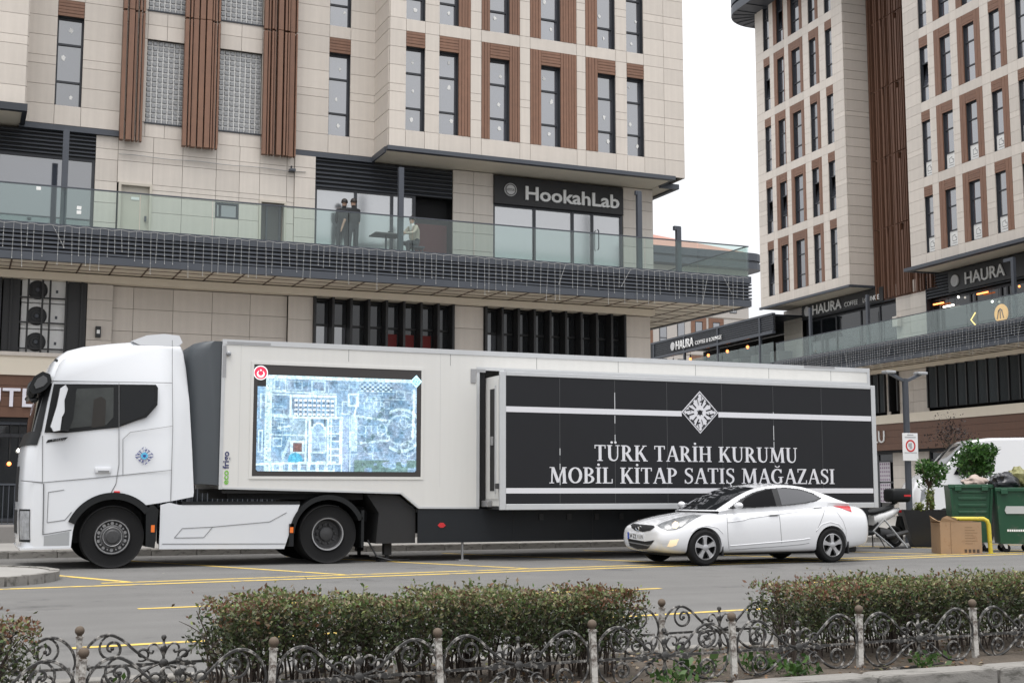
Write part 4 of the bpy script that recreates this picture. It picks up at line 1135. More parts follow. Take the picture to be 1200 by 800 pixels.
# ================================================================== tractor unit
m_cab = M('white_truck_paint', (.60, .615, .64), .24, coat=.5, var=.015, vs=2, bump=.015, bs=3)
m_tblack = M('black_trim', (.010, .011, .012), .5, spec=.25, var=.06, vs=6)
m_tdark = M('chassis_black', (.016, .016, .017), .8, var=.2, vs=6)
m_tyre = M('tyre_rubber', (.011, .011, .0115), .85, spec=.2, var=.15, vs=8, bump=.1, bs=60)
m_glassdk = M('cab_glass', (.007, .008, .009), .05, ior=1.38)
m_steel = M('wheel_steel', (.34, .34, .345), .42, metal=.7, var=.12, vs=9)
m_steel_d = M('wheel_steel_dark', (.05, .05, .052), .55, metal=.3, var=.1, vs=9)
m_orange = M('orange_reflector', (.75, .16, .02), .35)
m_redl = M('red_reflector', (.50, .02, .025), .3)
m_seam = M('panel_gap', (.15, .153, .158), .8)
m_lens = M('lamp_lens', (.26, .27, .285), .08, ior=1.7, var=.5, vs=9)
VT = 23.05
TR = thing('tractor_truck', 'white high-roof tractor unit parked with its nose at the left frame edge', 'truck', (3.5, 24.3, 0))
W = dict(world=True)

def lorry_wheel(parent, u, v, style, side=-1, rad=.53):
    """tyre (> rim, hub); v is the outer face, side -1 faces the camera"""
    s = side
    t = MB().lathe([(.30, s * .02), (.315, 0), (.44, -s * .004), (.49, s * .012), (.515, s * .04), (rad, -s * .075), (rad, -s * .13), (rad - .014, -s * .133), (rad - .014, -s * .145), (rad, -s * .148), (rad, -s * .20), (rad - .014, -s * .203), (rad - .014, -s * .215), (rad, -s * .218), (rad, -s * .26), (.50, -s * .30), (.44, -s * .315), (.30, -s * .30)], (u, v, rad), 'y', 48, closed=True)
    w = t.build('wheel', m_tyre, parent, smooth=30, world=True)
    if style == 'front':
        MB().lathe([(.30, -s * .0), (.292, s * .0), (.285, -s * .03), (.27, -s * .07), (.20, -s * .075), (.185, -s * .0), (.17, s * .03), (.12, s * .035), (.10, s * .05), (0.0, s * .055)], (u, v, rad), 'y', 36, caps=False).build('rim', m_steel_d, w, smooth=30, world=True)
        MB().lathe([(.287, s * .004), (.272, s * .004), (.266, -s * .02), (.285, -s * .02)], (u, v, rad), 'y', 36, closed=True).build('rim_ring', m_steel, w, smooth=30, world=True)
        MB().lathe([(.205, -s * .045), (.182, s * .008), (.155, s * .036), (.145, s * .03), (.17, -s * .0), (.19, -s * .05)], (u, v, rad), 'y', 36, closed=True).build('rim_cone', m_steel, w, smooth=30, world=True)
    else:
        MB().lathe([(.30, s * .0), (.288, s * .006), (.272, -s * .01), (.262, -s * .09), (.235, -s * .15), (.12, -s * .155), (.12, -s * .10), (.09, -s * .085), (0, -s * .08)], (u, v, rad), 'y', 36, caps=False).build('rim', m_steel_d, w, smooth=30, world=True)
        MB().lathe([(.292, s * .008), (.272, s * .006), (.264, -s * .06), (.282, -s * .03)], (u, v, rad), 'y', 36, closed=True).build('rim_ring', m_steel, w, smooth=30, world=True)
    nb = MB()
    for i in range(10):
        a = 2 * math.pi * i / 10; rr = .225 if style == 'front' else .17; dy = -s * .07 if style == 'front' else -s * .15
        y0 = v + dy; nb.lathe([(.022, 0), (.022, s * .035), (.012, s * .05), (0, s * .05)], (u + rr * math.cos(a), y0, rad + rr * math.sin(a)), 'y', 6)
        a2 = a + .314; nb.lathe([(.03, .0), (.03, s * .012), (0, s * .012)], (u + rr * math.cos(a2), y0 + s * .001, rad + rr * math.sin(a2)), 'y', 8)
    struct(nb.build('wheel_nuts', m_steel_d if style != 'front' else m_steel, w, world=True), 'stuff')
    return w

PROF = [(1.06, .36), (1.03, .55), (1.02, .80), (1.02, 1.10), (1.02, 1.44), (1.03, 1.75), (1.05, 2.05), (1.12, 2.25), (1.18, 2.52), (1.24, 2.79), (1.34, 3.12), (1.40, 3.32), (1.47, 3.50), (1.56, 3.61), (1.70, 3.71), (1.97, 3.80), (2.4, 3.87), (2.81, 3.92), (3.2, 3.94), (3.58, 3.94),
        (3.63, 3.85), (3.67, 3.5), (3.74, 2.86), (3.81, 2.0), (3.86, 1.28), (3.85, 1.20), (3.5, 1.13), (3.22, 1.085)]
AC, AR = (2.52, .50), .69
for t in np.linspace(R(52), R(150), 14): PROF.append((AC[0] + AR * math.cos(t), AC[1] + AR * math.sin(t)))
PROF += [(1.88, .62), (1.86, .37)]
def cab_pt(u, z, e):
    """e: distance from the near side across the cab width (0..2.5)"""
    ee = min(e, 2.5 - e)
    f = math.exp(-ee / .085); g_ = math.exp(-ee / .35)
    wf = max(0, min(1, (1.75 - u) / .7))
    wt = max(0, min(1, (z - 3.25) / .55))
    uu = u + (.13 * f + .10 * g_) * wf
    zz = z - (.10 * f + .05 * g_) * wt
    y = e + (.10 * wt * wt + .03 * max(0, (z - 2.2) / 1.5)) * (1 - e / 1.25)
    return (uu, VT + y, zz)
EST = [0, .02, .05, .10, .18, .30, .5, .85, 1.25, 1.65, 2.0, 2.2, 2.32, 2.40, 2.45, 2.48, 2.5]
cb = MB(); n = len(PROF)
for e in EST: cb.v += [cab_pt(u, z, e) for u, z in PROF]
for j in range(len(EST) - 1):
    for i in range(n): cb.f.append((j * n + i, j * n + (i + 1) % n, (j + 1) * n + (i + 1) % n, (j + 1) * n + i))
cb.f.append(tuple(range(n))[::-1]); cb.f.append(tuple(range((len(EST) - 1) * n, len(EST) * n)))
body = cb.build('cab_body', m_cab, TR, smooth=38, world=True)
def shell(name, mat, us, es, off=.006, parent=TR):
    """patch that follows the cab's skin: us = list of (u,z) along the profile, es = stations across"""
    mb = MB(); k = len(us)
    for e in es:
        for u, z in us:
            p = cab_pt(u, z, e); mb.v.append((p[0] - off, p[1] + (-off if e < .04 else (off if e > 2.46 else 0)), p[2]))
    for a in range(len(es) - 1):
        for b in range(k - 1): mb.f.append((a * k + b, a * k + b + 1, (a + 1) * k + b + 1, (a + 1) * k + b))
    return mb.build(name, mat, parent, smooth=30, world=True)
E_IN = [.10, .18, .30, .5, .85, 1.25, 1.65, 2.0, 2.2, 2.32, 2.40]
shell('windscreen', m_glassdk, [(1.13, 2.29), (1.18, 2.52), (1.24, 2.79), (1.335, 3.10)], E_IN, .012)
shell('cowl', m_tblack, [(1.045, 2.06), (1.05, 2.08), (1.12, 2.26), (1.13, 2.29)], [0, .02, .05] + E_IN + [2.45, 2.48, 2.5], .014)
shell('a_pillar', m_tblack, [(1.13, 2.29), (1.18, 2.52), (1.24, 2.79), (1.335, 3.10)], [0, .02, .05, .10], .010)
shell('a_pillar', m_tblack, [(1.13, 2.29), (1.18, 2.52), (1.24, 2.79), (1.335, 3.10)], [2.40, 2.45, 2.48, 2.5], .010)
shell('grille', m_tblack, [(1.02, 1.12), (1.02, 1.44), (1.03, 1.72)], [.75, .9, 1.25, 1.6, 1.75], .004)
shell('bumper_grille', m_tblack, [(1.03, .58), (1.02, .80), (1.02, .98)], [.75, .9, 1.25, 1.6, 1.75], .004)
for es in ([.03, .05, .10, .18, .30, .42], [2.08, 2.2, 2.32, 2.40, 2.45, 2.47]): (shell('headlight', m_lens, [(1.04, .50), (1.03, .60), (1.02, .80), (1.02, .97)], es[:-1], .014), shell('headlight_surround', m_tblack, [(1.04, .46), (1.03, .60), (1.02, .80), (1.02, 1.0)], es, .006))
shell('roof_lamp', m_tblack, [(1.47, 3.43), (1.52, 3.56)], [.06, .10, .18, .30, .36], .02)
def side(name, poly, mat, d0=.004, d1=.0, y=VT, parent=TR):
    return MB().prism(poly, y - d0, y + d1 + .02, 'y').build(name, mat, parent, world=True)
def tumble(z): return .03 * max(0, (z - 2.2) / 1.5) * .98
def side3(name, poly, mat, off, parent=TR, thick=.02):
    """side patch that leans with the upper cab wall"""
    mb = MB(); k = len(poly)
    mb.v += [(u, VT + tumble(z) - off, z) for u, z in poly] + [(u, VT + tumble(z) - off + thick, z) for u, z in poly]
    mb.f += [tuple(range(k)), tuple(range(2 * k - 1, k - 1, -1))] + [(i, i + k, (i + 1) % k + k, (i + 1) % k) for i in range(k)]
    return mb.build(name, mat, parent, world=True)
side3('window_surround', [(1.37, 2.27), (1.49, 3.09), (3.16, 3.13), (3.20, 3.08), (3.20, 2.78), (3.02, 2.56), (2.85, 2.50), (2.56, 2.38), (1.72, 2.27)], m_tblack, .006)
dg = side3('door_window', [(1.72, 2.34), (1.86, 3.02), (2.46, 3.06), (2.47, 2.55), (2.36, 2.42)], M('cab_glass_clear', (.030, .034, .032), .04, ior=1.5, var=.6, vs=2.5), .010)
side3('sleeper_window', [(2.58, 2.42), (2.58, 3.08), (3.14, 3.08), (3.15, 2.80), (2.99, 2.60), (2.84, 2.52)], m_glassdk, .010)
side3('seat', [(2.12, 2.36), (2.14, 2.84), (2.26, 2.90), (2.34, 2.84), (2.34, 2.40)], M('cab_seat', (.020, .018, .016), .8), .0112, dg)
def seam(pts, w=.012, mat=m_seam, nm='panel_gap', lift=.003):
    mb = MB()
    for a, b in zip(pts[:-1], pts[1:]):
        mb.bar((a[0], VT + tumble(max(a[1], 0)) - lift, a[1]), (b[0], VT + tumble(b[1]) - lift, b[1]), .008, w)
    return mb.build(nm, mat, TR, world=True)
seam([(2.545, 3.14), (2.57, 2.36), (2.59, 1.75), (2.55, 1.42), (2.47, 1.26)])
seam([(1.34, 2.22), (1.36, 1.7), (1.37, 1.42)]); seam([(3.42, 3.92), (3.44, 3.2), (3.47, 2.4), (3.47, 1.13)]); seam([(1.40, 3.14), (3.44, 3.17)], .010)
seam([(1.36, 1.44), (2.2, 1.52), (3.47, 1.66)], .008); seam([(2.66, 1.58), (2.64, 2.18), (2.76, 2.30), (3.46, 2.42)], .007)
seam([(1.39, 1.42), (1.41, .58)], .045, m_tblack, 'door_gap'); seam([(1.03, 1.47), (1.36, 1.44)], .016)
seam([(1.47, 1.28), (1.47, .78), (1.75, .82), (1.85, .95)], .010); seam([(1.47, 1.28), (1.72, 1.32)], .008)
seam([(1.42, .585), (1.86, .655)], .012)
MB().bbox(2.20, 2.46, VT - .035, VT + .01, 1.60, 1.70, .014).build('door_handle', m_cab, TR, smooth=30, world=True)
MB().box(2.25, 2.43, VT - .038, VT - .034, 1.615, 1.64).build('handle_recess', m_seam, TR, world=True)
side('step_recess', [(1.43, .40), (1.83, .40), (1.83, .63), (1.43, .56)], M('grey_step', (.30, .31, .32), .6))
MB().prism([(1.06, .335), (1.86, .345), (1.85, .375), (1.06, .365)], VT - .01, VT + 2.51, 'y').build('bumper_lip', m_cab, TR, world=True)
# badge and model lettering
side('badge_plate', [(1.40, 2.10), (1.70, 2.15), (1.75, 2.20), (1.43, 2.15)], m_tblack, .005)
letters('F-MAX', .055, m_steel, TR, (1.60 - 3.5, VT - 24.3 - .008, 2.13), width=.2, depth=.004, name='badge_letters')
m_ink_b = M('emblem_blue', (.035, .05, .22), .5)
emblem(3.005, 1.90, .195, VT, m_ink_b, TR)
MB().lathe([(0, -.003), (.06, -.003), (.06, 0), (0, 0)], (3.005, VT - .001, 1.90), 'y', 16).build('emblem_disc', M('emblem_cyan', (.10, .45, .70), .5), TR, world=True)
MB().bbox(2.52, 2.62, VT - .03, VT + .01, 1.245, 1.30, .01).build('side_marker', m_redl, TR, world=True)
# mirrors
MB().prism([(1.50, 2.28), (1.45, 2.36), (1.54, 2.72), (1.58, 3.0), (1.66, 3.06), (1.71, 2.98), (1.65, 2.80), (1.67, 2.62), (1.62, 2.52), (1.60, 2.30)], VT - .26, VT - .10, 'y').build('mirror_shell', m_cab, TR, world=True)
MB().prism([(1.60, 2.30), (1.66, 2.62), (1.65, 2.80), (1.70, 2.99), (1.66, 3.07), (1.75, 3.05), (1.83, 2.90), (1.80, 2.5), (1.74, 2.30)], VT - .27, VT - .06, 'y').build('mirror_housing', m_tblack, TR, world=True)
MB().bar((1.66, VT - .12, 2.95), (1.66, VT + .05, 2.97), .06, .05).bar((1.60, VT - .12, 2.36), (1.56, VT + .05, 2.34), .06, .05).build('mirror_arm', m_tblack, TR, world=True)
MB().prism([(1.16, 2.90), (1.09, 3.02), (1.17, 3.20), (1.30, 3.285), (1.42, 3.24), (1.45, 3.12), (1.36, 2.99), (1.27, 2.93)], VT - .09, VT + .16, 'y').build('front_mirror', m_tblack, TR, world=True)
MB().prism([(1.20, 2.99), (1.17, 3.06), (1.22, 3.16), (1.31, 3.22), (1.37, 3.18), (1.38, 3.11), (1.32, 3.04)], VT - .115, VT - .09, 'y').build('front_mirror_highlight', M('highlight_grey', (.07, .072, .075), .35), TR, world=True)  # lighter plate: a highlight on the housing, put into its colour
MB().sphere((1.16, VT + .18, 2.98), .13, 7, (.7, .9, 1.3)).build('front_mirror_lens', m_glassdk, TR, smooth=True, world=True)
MB().tube([(1.14, VT + .2, 2.86), (1.17, VT + .12, 2.80), (1.24, VT + .1, 2.83)], .035, 6).build('mirror_bracket', m_tblack, TR, world=True)
MB().grid(lambda s, t: (1.20 - .10 * math.sin(math.pi * s) + .13 * t, VT + .12 + 2.26 * s, 2.92 + .24 * t + .0), 12, 3).build('sun_visor', M('smoked_visor', (.02, .02, .022), .15), TR, smooth=True, world=True)
# roof spoiler and side fairing tip
sp = MB()
for (u, z, w_) in (): pass
sp.prism([(2.75, 3.89), (3.0, 4.0), (3.30, 4.04), (3.56, 4.02), (3.62, 3.90), (3.55, 3.83), (2.9, 3.82)], VT + .16, VT + 2.34, 'y').build('roof_spoiler', m_cab, TR, smooth=30, world=True)
# arches, mud wings, side skirt
def arc_band(name, c, r0, r1, a0, a1, y0, y1, mat):
    ts = np.linspace(R(a0), R(a1), 22)
    poly = [(c[0] + r1 * math.cos(t), c[1] + r1 * math.sin(t)) for t in ts] + [(c[0] + r0 * math.cos(t), c[1] + r0 * math.sin(t)) for t in ts[::-1]]
    return MB().prism(poly, y0, y1, 'y').build(name, mat, TR, smooth=30, world=True)
arc_band('wheel_arch', AC, .66, .775, 38, 158, VT - .035, VT + .5, m_tblack)
MB().prism([(3.07, .36), (3.22, .33), (3.27, .98), (3.16, 1.08), (3.06, .98)], VT - .03, VT + .45, 'y').build('mudguard', m_tblack, TR, world=True)
MB().box(3.15, 3.21, VT - .036, VT - .03, .60, .72).build('orange_reflector', m_orange, TR, world=True)
side('side_skirt', [(3.30, .31), (5.47, .28), (5.58, .62), (5.74, 1.06), (3.62, 1.06), (3.45, 1.10), (3.30, 1.06)], m_cab, .0, .06)
MB().box(3.66, 5.74, VT - .006, VT + .5, 1.062, 1.115).build('skirt_top', m_tblack, TR, world=True)
seam([(3.35, .40), (5.49, .37)], .010); seam([(3.55, .50), (3.68, .66), (4.2, .68), (4.05, .50), (3.55, .50)], .008); seam([(4.2, .68), (5.2, .76), (5.5, .92)], .008)
arc_band('rear_wing', (6.26, .53), .615, .70, 22, 178, VT - .03, VT + .62, m_tblack)
arc_band('rear_wing', (6.26, .53), .615, .70, 22, 178, VT + 1.86, VT + 2.5, m_tblack)
MB().box(5.55, 5.63, VT - .03, VT + .6, .32, .72).build('mud_flap', m_tblack, TR, world=True)
MB().box(6.88, 6.93, VT - .03, VT + .6, .28, .95).build('mud_flap', m_tblack, TR, world=True)
MB().box(5.56, 5.62, VT - .036, VT - .03, .56, .66).build('orange_reflector', m_orange, TR, world=True)
MB().box(1.7, 7.3, VT + .82, VT + .94, .72, 1.0).build('chassis_rail', m_tdark, TR, world=True)
MB().box(1.7, 7.3, VT + 1.56, VT + 1.68, .72, 1.0).build('chassis_rail', m_tdark, TR, world=True)
MB().box(5.7, 6.9, VT + .75, VT + 1.75, 1.02, 1.14).build('fifth_wheel', m_tdark, TR, world=True)
MB().tube([(6.26, VT + .3, .53), (6.26, VT + 2.2, .53)], .14, 10).build('axle', m_tdark, TR, world=True)
MB().tube([(2.52, VT + .3, .53), (2.52, VT + 2.2, .53)], .09, 10).build('axle', m_tdark, TR, world=True)
MB().bbox(3.35, 5.5, VT + .1, VT + .75, .36, 1.03, .05).build('fuel_tank', m_steel_d, TR, world=True)
MB().box(1.2, 3.3, VT + .42, VT + 2.08, .42, 1.25).build('engine_block', m_tdark, TR, world=True)
lorry_wheel(TR, 2.52, VT + .0, 'front'); lorry_wheel(TR, 2.52, VT + 2.5, 'front', 1)
lorry_wheel(TR, 6.26, VT + .0, 'rear'); lorry_wheel(TR, 6.26, VT + .34, 'rear'); lorry_wheel(TR, 6.26, VT + 2.5, 'rear', 1); lorry_wheel(TR, 6.26, VT + 2.16, 'rear', 1)
MB().tube([(3.9, VT + .9, 1.2), (4.05, VT + .8, 1.55), (4.1, VT + .9, 1.9), (4.25, VT + 1.0, 2.0)], .02, 6).tube([(3.92, VT + 1.0, 1.2), (4.06, VT + 1.1, 1.5), (4.25, VT + 1.1, 1.8)], .02, 6).build('air_lines', m_redl, TR, world=True)

# ================================================================== exhibition trailer
m_trl = M('trailer_white', (.60, .595, .575), .38, var=.02, vs=1.2, streak=.03)
m_alu = M('aluminium_edge', (.50, .51, .52), .42, metal=.35, var=.05, vs=5)
m_slate = M('trailer_slate', (.052, .060, .068), .45, var=.06, vs=2)
m_panel = M('panel_charcoal', (.015, .0155, .018), .42, spec=.22, var=.05, vs=1.5)
m_skirt = M('skirt_dark', (.016, .018, .021), .42, spec=.22, var=.08, vs=2)
m_white_p = M('print_white', (.62, .62, .65), .5)
TL = thing('exhibition_trailer', 'long white exhibition trailer with video screen and charcoal slide-out side', 'trailer', (11.3, 24.3, 0))
V2 = VT + 2.5
bp = [(4.30, 1.34), (7.63, 1.25), (7.97, .985), (9.20, .975), (9.20, 3.62), (18.10, 3.62), (18.10, .96), (18.42, .96), (18.42, 3.965), (4.31, 3.965)]
# shell of the box: side walls, roof, front, rear, floor
MB().prism(bp, VT, VT + .05, 'y').build('side_wall', m_trl, TL, world=True)
MB().prism([(4.30, 1.34), (7.63, 1.25), (7.97, .985), (18.42, .96), (18.42, 3.965), (4.31, 3.965)], V2 - .05, V2, 'y').build('side_wall', m_trl, TL, world=True)
MB().box(4.30, 18.42, VT + .05, V2 - .05, 3.90, 3.965).build('roof', m_trl, TL, world=True)
MB().box(4.30, 4.36, VT + .05, V2 - .05, 1.34, 3.90).build('front_wall', m_trl, TL, world=True)
MB().box(18.36, 18.42, VT + .05, V2 - .05, .96, 3.90).build('rear_wall', m_trl, TL, world=True)
MB().box(7.97, 18.36, VT + .05, V2 - .05, .90, .97).box(4.36, 7.7, VT + .05, V2 - .05, 1.26, 1.33).build('floor', m_tdark, TL, world=True)
def tpiece(name, x0, x1, z0, z1, mat, d=.008, y=VT): return MB().box(x0, x1, y - d, y + .004, z0, z1).build(name, mat, TL, world=True)
tpiece('top_rail', 4.29, 18.44, 3.885, 3.975, m_alu, .012); tpiece('corner_post', 4.285, 4.345, 1.33, 3.884, m_alu, .010); tpiece('corner_post', 18.37, 18.44, .95, 3.884, m_alu, .010)
MB().prism([(4.345, 1.335), (7.64, 1.245), (7.985, .975), (9.19, .965), (9.19, 1.0), (8.0, 1.01), (7.66, 1.275), (4.345, 1.37)], VT - .009, VT + .002, 'y').build('bottom_rail', m_alu, TL, world=True)
tpiece('opening_post', 9.14, 9.20, 1.0, 3.60, m_alu, .012); tpiece('opening_head', 9.14, 18.36, 3.60, 3.66, m_alu, .013)
for x in (6.6, 8.6, 10.4, 12.2, 14.0, 15.8, 17.4): tpiece('wall_seam', x, x + .008, 3.665, 3.884, m_seam, .002)
for x in (4.62, 8.4): tpiece('wall_seam', x, x + .007, 1.38, 3.884, M('faint_seam', (.50, .50, .49), .6), .0015)
tpiece('hinge', 4.30, 4.36, 3.3, 3.86, m_steel, .016); tpiece('hinge', 4.37, 5.15, 3.90, 3.94, m_steel, .018); tpiece('hinge', 9.02, 9.12, 3.35, 3.62, m_steel, .016); tpiece('hinge', 9.12, 9.32, 3.56, 3.62, m_steel, .018); tpiece('hinge', 16.7, 17.5, 3.93, 3.975, m_steel, .018)
MB().sphere((4.40, VT - .03, 3.72), .045, 6).build('corner_lamp', m_lens, TL, world=True)
# slate nose cone
nz = [(3.66, 1.42), (4.29, 1.40), (4.29, 3.94), (3.95, 3.94), (3.80, 3.90), (3.70, 3.78), (3.66, 3.6)]
mb = MB()
st = [0, .04, .12, .25, 2.25, 2.38, 2.46, 2.5]
for e in st:
    ee = min(e, 2.5 - e); sh = .38 * math.exp(-ee / .12)
    mb.v += [(u + (sh if u < 4.2 else 0) * max(0, (4.29 - u) / .63), VT + .03 + e * .976, z) for u, z in nz]
k = len(nz)
for j in range(len(st) - 1):
    for i in range(k): mb.f.append((j * k + i, j * k + (i + 1) % k, (j + 1) * k + (i + 1) % k, (j + 1) * k + i))
mb.f.append(tuple(range(k))); mb.f.append(tuple(range((len(st) - 1) * k, len(st) * k)))
mb.build('nose_unit', m_slate, TL, smooth=35, world=True)
# vertical maker's lettering
for txt, z0, mt, wd in (('eco', 1.41, M('eco_green', (.16, .42, .05), .5), .25), ('frigo', 1.69, M('frigo_navy', (.03, .035, .12), .5), .30)):
    me = text_mesh(txt, .15, .004, 'LEFT', .003); me.materials.append(mt)
    xs_ = [v.co.x for v in me.vertices]
    o = link('maker_lettering', me, TL, (4.45 - 11.3, VT - 24.3 - .006, z0), (R(90), R(-90), 0)); o.scale = (wd / max(xs_), 1, 1)
# video screen
SU0, SU1, SZ0, SZ1 = 4.86, 8.02, 1.56, 3.55
fr = MB()
for (a, b, c, d_) in ((SU0 - .05, SU1 + .05, SZ1, SZ1 + .05), (SU0 - .05, SU1 + .05, SZ0 - .05, SZ0), (SU0 - .05, SU0, SZ0, SZ1), (SU1, SU1 + .05, SZ0, SZ1)): fr.box(a, b, VT - .014, VT + .002, c, d_)
sc_f = fr.build('screen_frame', m_trl, TL, world=True)
MB().box(SU0, SU1, VT - .006, VT - .002, SZ0, SZ1).build('screen_bezel', M('bezel_grey', (.035, .031, .030), .5), sc_f, world=True)
# picture on the screen, painted square by square: an aerial view of ruins in pale blue
NX, NZ = 236, 138
yy, xx = np.mgrid[0:NZ, 0:NX]; fx = (xx + .5) / NX; fz = 1 - (yy + .5) / NZ        # fz: 0 top .. 1 bottom after flip below
def noise(sc_, seed):
    r_ = np.random.default_rng(seed); g_ = r_.random((int(sc_ * NZ / NX) + 3, int(sc_) + 3))
    gx = fx * sc_; gz = fz * sc_ * NZ / NX; i = gx.astype(int); j = gz.astype(int); a = gx - i; b = gz - j
    a = a * a * (3 - 2 * a); b = b * b * (3 - 2 * b)
    return (g_[j, i] * (1 - a) + g_[j, i + 1] * a) * (1 - b) + (g_[j + 1, i] * (1 - a) + g_[j + 1, i + 1] * a) * b
nA = noise(7, 1) * .4 + noise(18, 2) * .3 + noise(46, 3) * .2 + noise(110, 4) * .25
col = np.zeros((NZ, NX, 3)); base = np.array((.21, .33, .47))
col[:] = base; col *= (.25 + 1.35 * nA)[..., None]
col += (noise(30, 8)[..., None] - .5) * np.array((.10, .05, .02))
PAL = np.array((.66, .90, 1.0)); DK = np.array((.03, .05, .07))
def blend(mask, c, a=1.0): col[mask] = col[mask] * (1 - a) + np.asarray(c) * a
def rc(x0, x1, z0, z1): return (fx >= x0) & (fx < x1) & (fz >= z0) & (fz < z1)
def line(x0, z0, x1, z1, w=.006, c=PAL, a=.85):
    dx, dz = (x1 - x0) * 1.71, z1 - z0; L2 = dx * dx + dz * dz
    t = np.clip((((fx - x0) * 1.71) * dx + (fz - z0) * dz) / max(L2, 1e-9), 0, 1)
    blend(np.hypot((fx - x0) * 1.71 - t * dx, fz - z0 - t * dz) < w, c, a)
def frame(x0, x1, z0, z1, w=.007, a=.85):
    line(x0, z0, x1, z0, w, a=a); line(x0, z1, x1, z1, w, a=a); line(x0, z0, x0, z1, w, a=a); line(x1, z0, x1, z1, w, a=a)
fz = (yy + .5) / NZ
for _ in range(70):                                                       # small scattered rooms and walls
    x0, z0 = rng.random(2); w_, h_ = .02 + .07 * rng.random(2); frame(x0, min(1, x0 + w_), z0, min(1, z0 + h_ * 1.6), .003, .35)
blend(rc(.045, .088, .02, 1), PAL, .62); blend(rc(.05, .99, .0, .035), PAL, .8)
for z in (.17, .20, .415, .43, .62, .91): line(.09, z, .48, z + .012, .008, a=.55)
frame(.20, .48, .21, .44, .012); frame(.27, .46, .24, .38, .004, .3)
for r_ in range(4):
    for k_ in range(9): blend(rc(.225 + .028 * k_, .245 + .028 * k_, .25 + .048 * r_, .268 + .048 * r_), (.9, .98, 1), .85); 
    for k_ in range(9): blend(rc(.232 + .028 * k_, .243 + .028 * k_, .27 + .048 * r_, .287 + .048 * r_), DK, .7)
for r_ in range(5):
    for k_ in range(12): blend(rc(.64 + .017 * k_, .651 + .017 * k_, .04 + .023 * r_, .052 + .023 * r_), DK if (k_ + r_) % 2 else PAL, .8)
for k_ in range(6): blend(rc(.20 + .028 * k_, .22 + .028 * k_, .05, .12), DK, .25)
frame(.33, .41, .05, .16, .006, .5); blend(rc(.345, .40, .06, .13), (.22, .30, .42), .6)
frame(.10, .17, .05, .16, .008, .5); frame(.18, .27, .06, .15, .005, .5)
blend(rc(.20, .30, .46, .72), PAL, .22); frame(.30, .325, .46, .92, .01); line(.325, .46, .325, .92, .016)
blend(rc(.335, .415, .50, .76), (.42, .62, .85), .5); frame(.33, .42, .44, .80, .008, .6)
ar = (np.hypot((fx - .375) * 1.71, fz - .56) < .075) & (np.hypot((fx - .375) * 1.71, fz - .56) > .055) & (fz < .56); blend(ar, PAL, .9)
blend(rc(.325, .345, .45, .53), DK, .7); blend(rc(.405, .425, .45, .53), DK, .7)
frame(.435, .51, .43, .92, .009)
for z in (.52, .60, .68, .76, .83): line(.435, z, .51, z, .008)
line(.455, .43, .455, .92, .007)
for z in (.45, .50, .63, .71): blend(rc(.46, .505, z, z + .035), (.16, .26, .40), .5)
blend(rc(.525, .565, .42, 1), (.42, .55, .80), .55); line(.52, .42, .52, 1, .006); line(.57, .42, .575, 1, .005)
blend(rc(.575, .62, .40, .78), PAL, .55)
frame(.56, .62, .18, .30, .010); frame(.52, .57, .26, .39, .007, .6); line(.62, .18, .60, .40, .010)
frame(.62, .97, .14, .22, .004, .4)
for k_ in range(14):
    cx_, cz_, r_ = .64 + .34 * rng.random(), .2 + .6 * rng.random(), .02 + .07 * rng.random()
    dd = np.hypot((fx - cx_) * 1.71, fz - cz_); blend((dd < r_) & (dd > r_ - .01), PAL, .4)
cc = np.hypot((fx - .90) * 1.71, fz - .55); blend((cc < .24) & (cc > .21) & (fx > .82), PAL, .55); blend((cc < .17) & (cc > .15), PAL, .35)
line(.62, .41, .80, .45, .012, a=.6); line(.62, .70, .82, .66, .012, a=.5)
for k_ in range(6): line(.62, .80 + .02 * k_, .98, .79 + .022 * k_, .004, (.45, .52, .68), .5)
for k_ in range(26): 
    cx_, cz_ = .62 + .36 * rng.random(), .20 + .62 * rng.random(); blend(np.hypot((fx - cx_) * 1.71, fz - cz_) < .012 + .015 * rng.random(), (.05, .12, .13), .6)
gmask = (fz > .88) & (fx > .60) & (noise(26, 5) > .42); blend(gmask, (.11, .20, .15), .75)
blend(rc(.205, .29, .68, .82), PAL, .6); blend(rc(.222, .275, .70, .80), (.13, .05, .05), .9); blend(rc(.235, .265, .72, .78), (.17, .09, .08), .9)
blend((np.hypot((fx - .235) * 1.71, fz - .88) < .075) & (fz < .91), (.06, .40, .62), .85)
line(.16, .86, .20, .66, .014, a=.5); frame(.10, .15, .66, .74, .006, .6); line(.13, .55, .2, .53, .010, a=.6)
for k_ in range(7): frame(.10 + .055 * k_, .145 + .055 * k_, .92, .995, .008, .7)
line(0, .93, .48, .90, .012, a=.8); frame(.012, .035, .58, .80, .006, .6); line(.02, .2, .02, .45, .008, a=.6)
line(.985, .12, .975, .62, .014, a=.8)
for k_ in range(18): blend(rc(.052 + .01 * rng.random(), .06 + .012 * rng.random(), k_ * .055, k_ * .055 + .012), DK, .5)
col *= (.72 + .56 * rng.random((NZ, NX)))[..., None]; col *= (.70 + .6 * noise(85, 21))[..., None]
col *= 1.25
edge = np.minimum(np.minimum(fx, 1 - fx) * 1.71, np.minimum(fz, 1 - fz))
corner = (np.maximum(.03 - np.minimum(fx, 1 - fx) * 1.71, 0) ** 2 + np.maximum(.03 - np.minimum(fz, 1 - fz), 0) ** 2) > .0009
col[corner & (fz > .5)] = .012
col[(fx < .05) & (fz < .12)] = .012
PU0, PU1, PZ0, PZ1 = 4.93, 7.93, 1.65, 3.37
ux = np.linspace(PU0, PU1, NX + 1); uz = np.linspace(PZ1, PZ0, NZ + 1)
q = np.zeros((NZ, NX, 4, 3)); q[..., 1] = VT - .009
